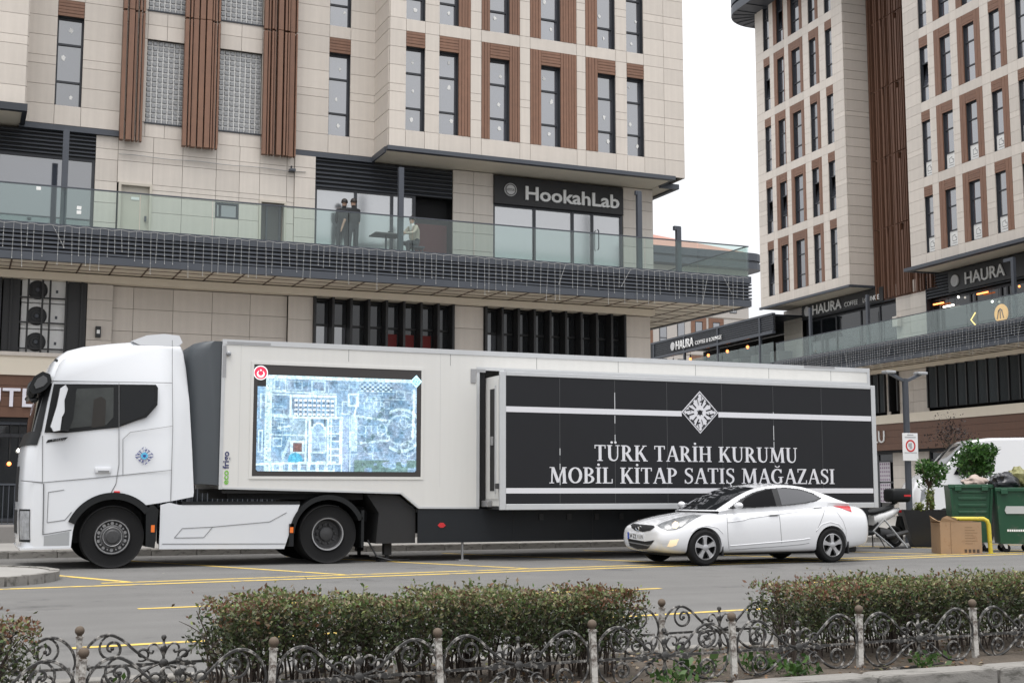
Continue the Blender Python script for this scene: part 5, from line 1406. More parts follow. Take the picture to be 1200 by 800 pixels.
q[..., 0, 0] = ux[None, :-1]; q[..., 3, 0] = ux[None, :-1]; q[..., 1, 0] = ux[None, 1:]; q[..., 2, 0] = ux[None, 1:]
q[..., 0, 2] = uz[1:, None]; q[..., 1, 2] = uz[1:, None]; q[..., 2, 2] = uz[:-1, None]; q[..., 3, 2] = uz[:-1, None]
q = q.reshape(-1, 4, 3) - np.array((11.3, 24.3, 0))
link('screen_picture', quads_mesh('screen_picture', q, M_attr('screen_glow', .3, emit=.66), np.clip(col, 0, 1).reshape(-1, 3)), sc_f)
MB().lathe([(0, -.003), (.13, -.003), (.13, 0), (0, 0)], (4.98, VT - .010, 3.40), 'y', 26).build('screen_logo', M('logo_white', (.8, .8, .8), .5, emit=(.8, .8, .8), es=.35), sc_f, world=True)
MB().lathe([(0, -.002), (.112, -.002), (.112, 0), (0, 0)], (4.98, VT - .0135, 3.40), 'y', 26).build('screen_logo_red', M('logo_red', (.6, .02, .05), .5, emit=(.8, .03, .08), es=.5), sc_f, world=True)
MB().tube([(4.98 + .058 * math.cos(a), VT - .0165, 3.385 + .058 * math.sin(a)) for a in np.linspace(R(125), R(415), 16)], [.004 + .016 * math.sin(math.pi * i / 15) for i in range(16)], 4).sphere((4.98, VT - .017, 3.445), .016, 5, (1, .2, 1)).build('screen_logo_mark', MATS['logo_white'], sc_f, world=True)
MB().prism([(7.80, 3.34), (7.92, 3.22), (8.03, 3.34), (7.92, 3.46)], VT - .013, VT - .010, 'y').build('screen_diamond', M('logo_cyan', (.5, .8, .9), .5, emit=(.45, .8, .95), es=.6), sc_f, world=True)
emblem(7.915, 3.34, .10, VT - .013, M('logo_teal', (.05, .25, .35), .5), sc_f)
# lower skirt, landing gear, underbody
MB().box(7.98, 18.3, VT + .012, VT + .045, .34, .972).build('lower_skirt', m_skirt, TL, world=True)
for x in (9.9, 11.6, 13.3, 15.0, 16.6): MB().box(x, x + .006, VT + .006, VT + .013, .34, .972).build('skirt_seam', m_black, TL, world=True)
for x, z in ((8.45, .66), (14.6, .62)): MB().prism([(x - .08, z), (x - .03, z + .05), (x + .03, z + .05), (x + .08, z), (x + .03, z - .04), (x - .03, z - .04)], VT + .002, VT + .013, 'y').build('side_reflector', m_redl, TL, world=True)
for x in (10.45, 11.05, 11.65, 12.2): MB().box(x, x + .09, VT - .01, VT + .012, .74, .86).build('skirt_vent', m_black, TL, world=True)
MB().prism([(7.0, 1.26), (7.62, 1.22), (7.96, .96), (7.96, .34), (7.2, .34), (7.25, .9)], VT + .10, V2 - .1, 'y').build('gooseneck', m_tdark, TL, world=True)
MB().prism([(4.5, 1.33), (7.0, 1.26), (7.0, 1.14), (4.5, 1.16)], VT + .3, V2 - .3, 'y').build('coupler_plate', m_tdark, TL, world=True)
for y in (VT + .35, V2 - .35):
    MB().box(7.42, 7.56, y - .07, y + .07, .12, 1.2).box(7.32, 7.66, y - .14, y + .14, .0, .04).box(7.46, 7.52, y - .03, y + .03, .04, .12).build('landing_leg', m_tdark, TL, world=True)
MB().tube([(8.9, VT + .1, .34), (8.9, VT + .1, .02)], .025, 8).box(8.8, 9.0, VT + .02, VT + .2, 0, .02).build('stabiliser', m_steel, TL, world=True)
MB().tube([(17.2, VT + .1, .34), (17.2, VT + .1, .02)], .025, 8).box(17.1, 17.3, VT + .02, VT + .2, 0, .02).build('stabiliser', m_steel, TL, world=True)
MB().tube([(7.1, VT + .3, .40), (7.25, VT + .2, .1), (7.5, VT + .1, .03), (7.9, VT + .25, .03)], .018, 6).build('supply_cable', m_black, TL, world=True)
MB().box(8, 18, VT + .6, V2 - .6, .5, .9).build('underframe', m_tdark, TL, world=True)
for u in (14.4, 15.7, 17.0):
    lorry_wheel(TL, u, VT + .1, 'rear'); lorry_wheel(TL, u, V2 - .1, 'rear', 1)
    MB().tube([(u, VT + .35, .53), (u, V2 - .35, .53)], .08, 8).build('axle', m_tdark, TL, world=True)
# slide-out box
VS = 22.33
so = MB().box(9.36, 17.97, VS + .03, VT + .6, 1.02, 3.46).build('slide_out', m_trl, TL, world=True)
MB().box(9.45, 17.89, VS + .012, VS + .03, 1.06, 3.45).build('face_panel', m_panel, so, world=True)
def fr_(name, x0, x1, z0, z1, d=.0): MB().bbox(x0, x1, VS + d, VS + .06, z0, z1, .008).build(name, m_alu, so, world=True)
fr_('frame_edge', 9.33, 9.45, .95, 3.53); fr_('frame_edge', 17.89, 18.0, .95, 3.53); fr_('frame_edge', 9.452, 17.888, 3.45, 3.53); fr_('frame_edge', 9.452, 17.888, .95, 1.06)
MB().box(9.452, 17.878, VS + .02, VS + .10, 3.535, 3.56).build('rain_gutter', m_alu, so, world=True)
for (z0, z1) in ((2.77, 2.875), (1.255, 1.355)):
    for (a, b) in (((9.453, 13.24), (14.09, 17.877)) if z0 > 2 else ((9.453, 17.877),)): MB().box(a, b, VS + .007, VS + .0115, z0, z1).build('white_stripe', m_white_p, so, world=True)
rs = random.Random(4)
for x in (10.56, 11.74, 12.9, 14.17, 15.40, 16.6):
    MB().box(x, x + .010, VS + .0095, VS + .0118, 1.07, 3.44).build('panel_seam', M('seam_grey', (.05, .052, .055), .5), so, world=True)
    for k_ in range(3):
        a = rs.uniform(1.3, 3.0); ln = rs.uniform(.08, .4)
        if x in (11.74, 15.40, 10.56): MB().box(x - .003, x + .014, VS + .0085, VS + .0094, a, a + ln).build('seam_scuff', m_alu, so, world=True)
serif_line('TÜRK TARİH KURUMU', .305, 4.68, 11.30, 1.875, VS + .0115, m_white_p, so)
serif_line('MOBİL KİTAP SATIŞ MAĞAZASI', .305, 6.56, 10.34, 1.445, VS + .0115, m_white_p, so)
emblem(13.66, 2.86, .425, VS + .008, m_panel, so, ground=m_white_p)
# return face with door, seen in the gap
dr = MB().box(9.345, 9.36, VS + .12, VT + .0, 1.15, 3.38).build('return_door', m_trl, so, world=True)
MB().box(9.338, 9.345, VS + .30, VS + .52, 1.30, 3.22).build('door_slot', m_black, dr, world=True)
MB().box(9.325, 9.345, VS + .22, VS + .26, 1.25, 3.28).build('door_bar', m_alu, dr, world=True)
MB().bbox(9.30, 9.345, VS + .33, VS + .42, 2.15, 2.32, .01).build('door_latch', m_steel, dr, world=True)
MB().box(9.28, 9.335, VS + .06, VS + .13, 1.34, 1.44).build('clamp', m_steel_d, so, world=True)
MB().box(9.36, 17.9, VS + .08, VT, .955, 1.015).build('slide_underside', m_tdark, so, world=True)
MB().bbox(9.25, 9.9, VS + .45, VT + .02, 1.0, 1.12, .01).build('slide_rail', m_steel, so, world=True)
MB().box(9.20, 9.34, VT + .05, VT + .6, 1.0, 3.58).build('slide_gap', m_interior, TL, world=True)
# ================================================================== white saloon car
from mathutils.bvhtree import BVHTree
CX, CY = 11.30 + 2.265, 20.62
CAR = thing('car', 'white four-door saloon car passing in front of the trailer, headlight on', 'car', (CX, CY, 0))
m_carp = M('white_car_paint', (.65, .655, .67), .16, coat=.7, var=.01, vs=2)
m_carglass = M('car_glass', (.008, .009, .010), .03, ior=1.45)
m_chrome = M('chrome', (.62, .62, .63), .15, metal=1.0)
m_rimc = M('alloy', (.46, .46, .47), .3, metal=.75)
ST = [  # x, zb, yb, (rocker), (widest), (shoulder), (top edge), centre z
    (0.00, .33, .40, (.55, .35), (.60, .48), (.55, .60), (.42, .655), .67),
    (0.07, .24, .56, (.70, .30), (.735, .47), (.69, .63), (.54, .70), .725),
    (0.30, .20, .68, (.82, .27), (.85, .49), (.80, .69), (.63, .775), .81),
    (0.60, .19, .72, (.855, .26), (.88, .52), (.845, .76), (.69, .835), .875),
    (0.95, .19, .74, (.86, .26), (.888, .53), (.86, .80), (.72, .89), .925),
    (1.30, .19, .76, (.86, .25), (.885, .52), (.865, .83), (.75, .93), .96),
    (1.80, .19, .78, (.86, .25), (.882, .52), (.868, .85), (.775, .95), .96),
    (2.40, .19, .78, (.86, .25), (.882, .53), (.870, .875), (.78, .975), .98),
    (2.95, .19, .78, (.86, .25), (.884, .54), (.872, .90), (.775, 1.005), 1.01),
    (3.40, .19, .77, (.862, .26), (.892, .55), (.876, .92), (.75, 1.04), 1.05),
    (3.80, .21, .75, (.855, .27), (.888, .57), (.862, .93), (.71, 1.06), 1.085),
    (4.12, .24, .72, (.82, .30), (.855, .59), (.825, .91), (.66, 1.06), 1.09),
    (4.38, .27, .66, (.765, .33), (.80, .60), (.775, .88), (.61, 1.035), 1.07),
    (4.50, .31, .58, (.69, .37), (.725, .60), (.70, .84), (.55, .985), 1.01),
    (4.535, .38, .48, (.60, .42), (.63, .60), (.61, .79), (.46, .90), .915),
]
def ring(st):
    x, zb, yb, a, b, c, d, zc = st
    h = [(0, zb), (yb, zb), a, b, c, d]
    pts = [(x - 2.265, y, z) for y, z in h] + [(x - 2.265, 0, zc)] + [(x - 2.265, -y, z) for y, z in h[:0:-1]]
    return pts
cg = MB(); nr = len(ring(ST[0]))
for st in ST: cg.v += ring(st)
for j in range(len(ST) - 1):
    for i in range(nr): cg.f.append((j * nr + i, j * nr + (i + 1) % nr, (j + 1) * nr + (i + 1) % nr, (j + 1) * nr + i))
cg.f.append(tuple(range(nr))); cg.f.append(tuple(range((len(ST) - 1) * nr, len(ST) * nr)))
tmp = link('tmp_cage', cg.mesh('tmp_cage', None))
md = tmp.modifiers.new('s', 'SUBSURF'); md.levels = 3; md.render_levels = 3
cut = MB()
for wx in (.84, 3.54):
    for sgn in (-1, 1): cut.lathe([(.345, 0), (.345, .42)], (wx - 2.265, sgn * .93 - (0 if sgn < 0 else .42), .325), 'y', 40)
ctm = link('tmp_cut', cut.mesh('tmp_cut', None))
bo = tmp.modifiers.new('b', 'BOOLEAN'); bo.operation = 'DIFFERENCE'; bo.object = ctm; bo.solver = 'EXACT'
me = evaluated_mesh(tmp)
me.materials.clear(); me.materials.append(m_carp)
me.polygons.foreach_set('use_smooth', [True] * len(me.polygons))
try: me.set_sharp_from_angle(angle=R(40))
except Exception: pass
bpy.data.objects.remove(tmp); bpy.data.objects.remove(ctm)
me.name = 'body'
link('body', me, CAR)
bm = bmesh.new(); bm.from_mesh(me); BV = BVHTree.FromBMesh(bm); bm.free()
DV = Vector((.527, .85, 0)); AV = Vector((.85, -.527, 0))
A0 = .85 * .84 + .527 * .87
def from_px(zx, zy, ox, oy, sc_):
    """photo crop pixel -> (a, z) in the plane square to the line of sight"""
    return (A0 + (ox + zx / sc_ - 828) / 67.3, (663.3 - (oy + zy / sc_)) / 67.3)
def cast(a, z, sgn=1, off=.004):
    d = DV.copy(); ax = AV.copy()
    o = ax * a + Vector((-2.265 * 1.0, 0, 0)); o = Vector((o.x, o.y, z)) - d * 6
    h, nrm, i, dist = BV.ray_cast(o, d)
    if h is None: return None
    if nrm.dot(d) > 0: nrm = -nrm
    h = h + nrm * off
    return Vector((h.x, h.y * sgn, h.z))
def inside(p, poly):
    c = False; n = len(poly); j = n - 1
    for i in range(n):
        if (poly[i][1] > p[1]) != (poly[j][1] > p[1]) and p[0] < (poly[j][0] - poly[i][0]) * (p[1] - poly[i][1]) / (poly[j][1] - poly[i][1]) + poly[i][0]: c = not c
        j = i
    return c
def decal(name, poly, mat, off=.004, N=44, both=True, parent=CAR):
    x0, x1 = min(p[0] for p in poly), max(p[0] for p in poly); z0, z1 = min(p[1] for p in poly), max(p[1] for p in poly)
    for sgn in ((1, -1) if both else (1,)):
        mb = MB(); idx = {}
        def vid(i, j):
            if (i, j) not in idx:
                p = cast(x0 + (x1 - x0) * i / N, z0 + (z1 - z0) * j / N, sgn, off)
                if p is None: idx[(i, j)] = None
                else: idx[(i, j)] = len(mb.v); mb.v.append(tuple(p))
            return idx[(i, j)]
        for i in range(N):
            for j in range(N):
                if inside((x0 + (x1 - x0) * (i + .5) / N, z0 + (z1 - z0) * (j + .5) / N), poly):
                    q = [vid(i, j), vid(i + 1, j), vid(i + 1, j + 1), vid(i, j + 1)]
                    if None not in q: mb.f.append(tuple(q))
        if mb.f: o = mb.build(name, mat, parent, smooth=True)
    return o
Z1 = lambda pts: [from_px(x, y, 720, 580, 7.5) for x, y in pts]
Z2 = lambda pts: [from_px(x, y, 880, 580, 7.5) for x, y in pts]
Z3 = lambda pts: [from_px(x, y, 720, 550, 3.871) for x, y in pts]
m_lens_c = M('headlight_lens', (.16, .165, .17), .06, ior=1.6, var=.55, vs=14)
m_refl = M('lamp_reflector', (.34, .34, .34), .35, metal=.6)
decal('headlight', Z1([(392, 272), (430, 250), (560, 210), (700, 180), (785, 184), (700, 228), (610, 285), (560, 305), (480, 313), (420, 292)]), m_lens_c, .006, 60)
decal('headlight_lamp', Z1([(525, 262), (550, 240), (575, 245), (582, 275), (560, 298), (532, 292)]), M('lamp_on', (.9, .7, .45), .3, emit=(1.0, .66, .38), es=.30), .010, 16)
decal('headlight_reflector', Z1([(585, 250), (640, 222), (690, 205), (660, 235), (610, 278), (590, 280)]), m_refl, .010, 20)
decal('headlight_reflector', Z1([(455, 285), (480, 262), (505, 268), (510, 300), (480, 304)]), m_refl, .010, 20)
decal('fog_lamp', Z1([(478, 452), (508, 396), (582, 387), (560, 440), (520, 455)]), M('fog_on', (.9, .75, .5), .3, emit=(1.0, .76, .48), es=.16), .005, 24)
m_grl = M('grille_black', (.014, .014, .015), .45)
decal('grille', Z1([(140, 278), (160, 266), (365, 274), (370, 290), (330, 318), (260, 331), (180, 322), (148, 300)]), m_grl, .006, 40, both=False)
decal('lower_grille', Z1([(108, 393), (270, 418), (370, 400), (300, 482), (200, 488), (128, 466)]), m_grl, .006, 44, both=False)
decal('grille_bar', Z1([(120, 425), (310, 443), (345, 432), (318, 455), (125, 437)]), m_seam, .010, 30, both=False)
decal('bumper_crease_shade', Z1([(385, 400), (470, 396), (500, 402), (480, 432), (400, 428)]), M('crease_shade_grey', (.56, .565, .58), .3), .003, 20)  # greyed copy of the paint; the crease's shade is put into the colour
decal('tail_lamp', Z2([(800, 114), (850, 92), (905, 84), (935, 88), (962, 120), (966, 166), (920, 150), (860, 128)]), M('tail_red', (.42, .012, .018), .15, coat=.5), .006, 40)
# number plate
pc = [cast(*p, off=.02) for p in Z1([(115, 340), (272, 351), (272, 412), (118, 399)])]
if None not in pc:
    ux_ = (pc[1] - pc[0]); uz_ = (pc[3] - pc[0])
    npl = MB().add([p + Vector((0, 0, 0)) for p in pc] + [p + Vector((.02, .012, 0)) for p in pc], [(0, 1, 2, 3), (7, 6, 5, 4), (0, 4, 5, 1), (1, 5, 6, 2), (2, 6, 7, 3), (3, 7, 4, 0)]).build('number_plate', M('plate_white', (.62, .63, .65), .5), CAR)
    def pl(u, v, o=.003): return pc[0] + ux_ * u + uz_ * v + Vector((-.85, -.3, 0)) * o
    MB().add([pl(0, 0), pl(.1, 0), pl(.1, 1), pl(0, 1)], [(0, 1, 2, 3)]).build('plate_band', M('plate_blue', (.02, .06, .35), .5), npl)
    me_t = text_mesh('34 ZZ 1119', .1, .0, 'LEFT', .001); me_t.materials.append(m_grl)
    xs_ = [v.co.x for v in me_t.vertices]; ys_ = [v.co.y for v in me_t.vertices]
    for v in me_t.vertices:
        p = pl(.13 + .82 * (v.co.x - min(xs_)) / (max(xs_) - min(xs_)), 1 - (.80 - .60 * (v.co.y - min(ys_)) / (max(ys_) - min(ys_))) if False else .80 - .60 * (v.co.y - min(ys_)) / (max(ys_) - min(ys_)), .005); v.co = p
    link('plate_characters', me_t, npl)
# oval maker's badge on the grille
bc = cast(*Z1([(222, 302)])[0], off=.014)
if bc:
    t_ = Vector((.45, -.89, 0)).normalized() * -1
    MB().tube([bc + Vector((.25, -.97, 0)) * .075 * math.cos(a) + Vector((0, 0, .042)) * math.sin(a) for a in np.linspace(0, 6.1, 18)], .007, 5).tube([bc + Vector((.25, -.97, 0)) * x + Vector((0, 0, z)) for x, z in ((-.03, -.03), (-.015, .03), (0, .0), (.015, -.03), (.03, .03))], .006, 5).build('badge', m_chrome, CAR)
# shut lines
def shut(name, pts, r_=.0045, both=True, mat=m_seam):
    for sgn in ((1, -1) if both else (1,)):
        ps = []
        for (p, q) in zip(pts[:-1], pts[1:]):
            for k_ in range(8):
                c = cast(p[0] + (q[0] - p[0]) * k_ / 8, p[1] + (q[1] - p[1]) * k_ / 8, sgn, .0005)
                if c: ps.append(c)
        if len(ps) > 1: MB().tube(ps, r_, 5).build(name, mat, CAR)
shut('door_seam', Z1([(1003, 142), (1008, 250), (1012, 400), (1020, 488)]))
shut('door_seam', Z2([(272, 122), (285, 250), (297, 465)]))
shut('door_seam', Z2([(712, 124), (690, 190), (650, 280), (615, 350)]))
shut('sill_seam', Z1([(1020, 488), (1150, 484)]) + Z2([(20, 478), (290, 466), (480, 452), (560, 440)]))
shut('bonnet_seam', Z1([(378, 275), (430, 235), (560, 190), (700, 160), (800, 140)]), .0035)
shut('bumper_seam', Z2([(800, 128), (880, 250), (905, 330), (900, 420)]), .003)
shut('body_crease', Z1([(1012, 245), (1150, 228)]) + Z2([(0, 212), (160, 192), (300, 174), (600, 140), (780, 120)]), .010, mat=m_carp)
shut('body_crease', Z1([(1030, 452), (1150, 446)]) + Z2([(0, 442), (290, 424), (480, 410), (570, 396)]), .010, mat=m_carp)
shut('body_crease', Z1([(690, 330), (740, 292), (830, 272), (920, 292), (975, 350)]), .008, mat=m_carp)
shut('body_crease', Z2([(620, 330), (670, 275), (750, 252), (830, 272), (885, 330)]), .008, mat=m_carp)
# greenhouse
RAIL = catmull([(1.20, .735, .945), (1.42, .70, 1.06), (1.70, .655, 1.20), (2.0, .612, 1.315), (2.3, .59, 1.380), (2.7, .582, 1.405), (3.1, .585, 1.370), (3.5, .605, 1.265), (3.85, .632, 1.145), (4.10, .645, 1.075)], 6)
BELT = catmull([(1.20, .755, .935), (1.42, .768, .942), (1.70, .774, .952), (2.0, .778, .965), (2.3, .780, .978), (2.7, .778, .996), (3.1, .765, 1.02), (3.5, .742, 1.045), (3.85, .705, 1.06), (4.10, .665, 1.065)], 6)
NB = len(RAIL)
def lerp_curve(cv, x):
    for a, b in zip(cv[:-1], cv[1:]):
        if a.x <= x <= b.x: return a.lerp(b, (x - a.x) / max(b.x - a.x, 1e-6))
    return cv[0] if x < cv[0].x else cv[-1]
def top(i, t):
    p = RAIL[i]; c = 1 - t * t
    s = (p.x - 1.20) / 2.9
    bulge = .20 * max(0, 1 - s / .33) - .14 * max(0, (s - .62) / .38)
    return Vector((p.x - 2.265 - bulge * c, -p.y * t, p.z + .032 * c * min(1, 4 * s, 4 * (1 - s) + .3)))
TS = np.linspace(-1, 1, 15)
def strip_top(name, i0, i1, mat, tmax=1.0, off=0.0):
    mb = MB(); tt = TS * tmax
    for i in range(i0, i1 + 1):
        for t in tt: v = top(i, t); mb.v.append((v.x - off * .6 * (1 if i < 24 else -1), v.y, v.z + off))
    k = len(tt)
    for i in range(i1 - i0):
        for j in range(k - 1): mb.f.append((i * k + j, i * k + j + 1, (i + 1) * k + j + 1, (i + 1) * k + j))
    return mb.build(name, mat, CAR, smooth=True)
strip_top('roof', 0, NB - 1, m_carp)
strip_top('windscreen', 1, 20, m_carglass, .91, .006)
strip_top('rear_screen', 36, NB - 4, m_carglass, .88, .006)
for sgn in (-1, 1):
    mb = MB()
    for i in range(NB):
        for k_ in range(5):
            p = BELT[i].lerp(RAIL[i], k_ / 4)
            if k_ == 0: p = p + Vector((0, -.035, -.075))
            b_ = .012 * math.sin(math.pi * k_ / 4)
            mb.v.append((p.x - 2.265, sgn * (p.y + b_), p.z))
    for i in range(NB - 1):
        for j in range(4): mb.f.append((i * 5 + j, i * 5 + j + 1, i * 5 + j + 6, i * 5 + j + 5))
    mb.build('cabin_side', m_carp, CAR, smooth=True)
    def sp_(x, z, off):
        b_, r_ = lerp_curve(BELT, x), lerp_curve(RAIL, x); f = max(0, min(1, (z - b_.z) / max(r_.z - b_.z, .01)))
        return (x - 2.265, sgn * (b_.y + (r_.y - b_.y) * f + .012 * math.sin(math.pi * f) + off), z)
    def side_patch(name, poly, mat, off):
        x0, x1 = min(p[0] for p in poly), max(p[0] for p in poly); z0, z1 = min(p[1] for p in poly), max(p[1] for p in poly)
        mb = MB(); N = 50; idx = {}
        def vid(i, j):
            if (i, j) not in idx: idx[(i, j)] = len(mb.v); mb.v.append(sp_(x0 + (x1 - x0) * i / N, z0 + (z1 - z0) * j / N, off))
            return idx[(i, j)]
        for i in range(N):
            for j in range(N):
                if inside((x0 + (x1 - x0) * (i + .5) / N, z0 + (z1 - z0) * (j + .5) / N), poly): mb.f.append((vid(i, j), vid(i + 1, j), vid(i + 1, j + 1), vid(i, j + 1)))
        return mb.build(name, mat, CAR, smooth=True)
    side_patch('window_trim', [(1.40, .985), (1.72, 1.165), (2.0, 1.275), (2.3, 1.342), (2.7, 1.365), (3.05, 1.335), (3.30, 1.265), (3.46, 1.17), (3.32, 1.115), (3.05, 1.075), (2.5, 1.03), (1.9, 1.0)], m_grl, .004)
    side_patch('dark_window_sheet', [(1.62, 1.025), (1.80, 1.165), (2.02, 1.255), (2.3, 1.322), (2.41, 1.335), (2.41, 1.035), (1.95, 1.012)], M('cabin_shade', (.010, .010, .011), .9, spec=.1), .008)  # opaque near-black sheet; the unlit cabin's shade is put into its colour
    side_patch('rear_window', [(2.53, 1.045), (2.53, 1.345), (2.75, 1.345), (3.03, 1.315), (3.27, 1.25), (3.41, 1.17), (3.28, 1.125), (3.02, 1.085)], M('tint_glass', (.03, .03, .034), .04, ior=1.9), .008)
    mir = MB().sphere((1.47 - 2.265, sgn * .985, 1.045), .105, 9, (.60, 1.0, .56)); mir.build('door_mirror', m_carp, CAR, smooth=True)
    MB().bar((1.50 - 2.265, sgn * .74, .995), (1.49 - 2.265, sgn * .93, 1.03), .05, .03).build('mirror_arm', m_grl, CAR)
for zz, nm in ((Z2([(178, 186), (270, 182)]), 'h'), (Z2([(592, 132), (682, 126)]), 'h')):
    for sgn in (1, -1):
        ps = [cast(zz[0][0] + (zz[1][0] - zz[0][0]) * f, zz[0][1] + (zz[1][1] - zz[0][1]) * f, sgn, .022 if 0 < f < 1 else .004) for f in (0, .12, .5, .88, 1)]
        if None not in ps:
            h_ = MB().tube(ps, .016, 6).build('door_handle', m_carp, CAR, smooth=True)
            ps2 = [p - Vector((0, 0, .024)) - Vector((0, -.014 * sgn, 0)) for p in ps[1:-1]]
            MB().tube(ps2, .010, 5).build('handle_shadow_gap', m_seam, h_)
# underbody, wheels, flaps
MB().bbox(.3 - 2.265, 4.3 - 2.265, -.60, .60, .17, .40, .03).build('underbody', m_tdark, CAR)
def car_wheel(x, sgn):
    y = sgn * .885; r_ = .317
    s = sgn
    cx_ = x - 2.265
    w = MB().lathe([(.205, -s * .01), (.215, 0), (.275, s * .004), (.300, -s * .012), (.314, -s * .04), (.317, -s * .08), (.317, -s * .14), (.305, -s * .185), (.27, -s * .20), (.205, -s * .19)], (cx_, y, r_), 'y', 44, closed=True).build('wheel', m_tyre, CAR, smooth=30)
    MB().lathe([(.215, -s * .0), (.203, -s * .004), (.196, -s * .03), (.190, -s * .10), (.19, -s * .12), (0.0, -s * .12)], (cx_, y, r_), 'y', 36, caps=False).build('rim', m_grl, w, smooth=30)
    MB().lathe([(.216, -s * .004), (.202, s * .002), (.194, -s * .02), (.208, -s * .02)], (cx_, y, r_), 'y', 36, closed=True).build('rim_edge', m_rimc, w, smooth=30)
    for k_ in range(5):
        a = 2 * math.pi * k_ / 5 + .35
        ca, sa = math.cos(a), math.sin(a)
        def P(rr, tt): return (cx_ + rr * ca - tt * sa, r_ + rr * sa + tt * ca)
        poly = [P(.03, -.030), P(.12, -.030), P(.200, -.050), P(.200, .050), P(.12, .030), P(.03, .030)]
        MB().prism(poly, y - s * .055 + s * .05, y - s * .06, 'y').build('spoke', m_rimc, w)
    MB().lathe([(.055, -s * .05), (.055, s * .002), (.035, s * .008), (0, s * .008)], (cx_, y, r_), 'y', 16).build('hub', m_rimc, w, smooth=30)
for x in (.84, 3.54):
    for sgn in (-1, 1): car_wheel(x, sgn)
for sgn in (-1, 1):
    MB().box(1.20 - 2.265, 1.22 - 2.265, sgn * .86 - (.0 if sgn < 0 else .2), sgn * .86 + (.2 if sgn < 0 else .0), .17, .36).build('mud_flap', m_tdark, CAR)
    MB().box(3.90 - 2.265, 3.92 - 2.265, sgn * .86 - (.0 if sgn < 0 else .2), sgn * .86 + (.2 if sgn < 0 else .0), .16, .38).build('mud_flap', m_tdark, CAR)
wp = [top(4, .2) + Vector((-.03, 0, .02)), top(4, -.6) + Vector((-.02, 0, .022))]
MB().tube(wp, .009, 5).build('wiper', m_grl, CAR)
# front seat back behind the opaque side window sheet
MB().bbox(2.25 - 2.265, 2.40 - 2.265, -.5, -.25, .9, 1.2, .05).build('seat_back', m_tdark, CAR)
# ================================================================== foliage helper
m_leaf = M_attr('leaf', .45, spec=.35, trans=.25)
def leaves(pts, size, palette, up=.4, seed=0, aspect=.5, wts=None):
    """pts (n,3) -> folded leaf-shaped quads and colours"""
    r = np.random.default_rng(seed); n = len(pts)
    d = r.normal(size=(n, 3)); d[:, 2] = np.abs(d[:, 2]) * .6 + up; d /= np.linalg.norm(d, axis=1)[:, None]       # leaf axis
    s = np.cross(d, r.normal(size=(n, 3))); s /= np.linalg.norm(s, axis=1)[:, None] + 1e-9
    nn = np.cross(d, s)
    L = (size * (.6 + .8 * r.random(n)))[:, None]
    V = np.stack([pts, pts + d * L * .5 + s * L * aspect * .5 + nn * L * .08, pts + d * L, pts + d * L * .5 - s * L * aspect * .5 + nn * L * .08], axis=1)
    pal = np.asarray(palette); c = pal[r.choice(len(pal), n, p=wts)] * (.7 + .6 * r.random(n))[:, None]
    return V, c
def blob_points(n, c, rad, seed, lumps=14, hollow=.45):
    r = np.random.default_rng(seed)
    cs = r.normal(size=(lumps, 3)); cs /= np.linalg.norm(cs, axis=1)[:, None]; cs *= (r.random(lumps) ** .5 * .75)[:, None]
    rr = .28 + .25 * r.random(lumps)
    k = r.integers(0, lumps, n); d = r.normal(size=(n, 3)); d /= np.linalg.norm(d, axis=1)[:, None]
    p = cs[k] + d * (rr[k] * (hollow + (1 - hollow) * r.random(n)) )[:, None]
    return p * np.asarray(rad) + np.asarray(c)
def branchy(mb, base, tips, r0, r1, seed):
    r = random.Random(seed); b = Vector(base)
    for t in tips:
        t = Vector(t); mid = b.lerp(t, .5) + Vector((r.uniform(-.1, .1), r.uniform(-.1, .1), r.uniform(0, .1))) * (t - b).length
        mb.tube([b, b.lerp(mid, .5), mid, mid.lerp(t, .6), t], [r0, r0 * .8, r0 * .6, (r0 + r1) / 3, r1], 5)
GREEN = [(.030, .085, .016), (.045, .12, .022), (.065, .15, .035), (.022, .060, .014), (.10, .19, .05)]
def shrub(name, label, loc, height, crown_c, crown_r, n, size, seed, palette=GREEN, group=None, stem=.03, cat='shrub'):
    t = thing(name, label, cat, loc, 0, group)
    P = blob_points(n, crown_c, crown_r, seed)
    V, c = leaves(P, size, palette, .3, seed + 1)
    link('crown', quads_mesh('crown', V, m_leaf, c), t)
    r = np.random.default_rng(seed + 2); idx = r.choice(len(P), min(26, len(P)))
    mb = MB(); mid = (crown_c[0] * .6, crown_c[1] * .6, crown_c[2] - crown_r[2] * .75)
    mb.tube([(0, 0, 0), (mid[0] * .4, mid[1] * .4, mid[2] * .5), mid], [stem, stem * .85, stem * .7], 7)
    branchy(mb, mid, [P[i] for i in idx], stem * .5, .003, seed)
    mb.build('trunk', M('bark', (.085, .06, .042), .9, var=.25, vs=12), t, smooth=True)
    return t

# ================================================================== street lamp with traffic sign
sl = thing('street_lamp', 'slim grey street lamp with two short arms behind the planter', 'street lamp', (22.32, 26.5, 0))
MB().lathe([(.13, 0), (.13, .25), (.085, .32), (.08, 4.12), (.085, 4.15), (0, 4.17)], (0, 0, 0), 'z', 14).build('pole', m_metal2, sl, smooth=30)
for sgn, nm in ((-1, 'a'), (1, 'b')):
    MB().bar((0, 0, 4.08), (sgn * .50, 0, 4.29), .08, .07).build('arm', m_metal2, sl)
    MB().bbox(sgn * .36, sgn * .66, -.11, .11, 4.275, 4.345, .02).build('lamp_head', M('lamp_head_grey', (.36, .37, .38), .4, metal=.3), sl)
    MB().box(min(sgn * .40, sgn * .62), max(sgn * .40, sgn * .62), -.08, .08, 4.266, 4.274).build('lens', m_lens, sl)
ts = thing('traffic_sign', 'white rectangular sign with a red ring on the lamp post', 'sign', (22.33, 26.40, 2.06))
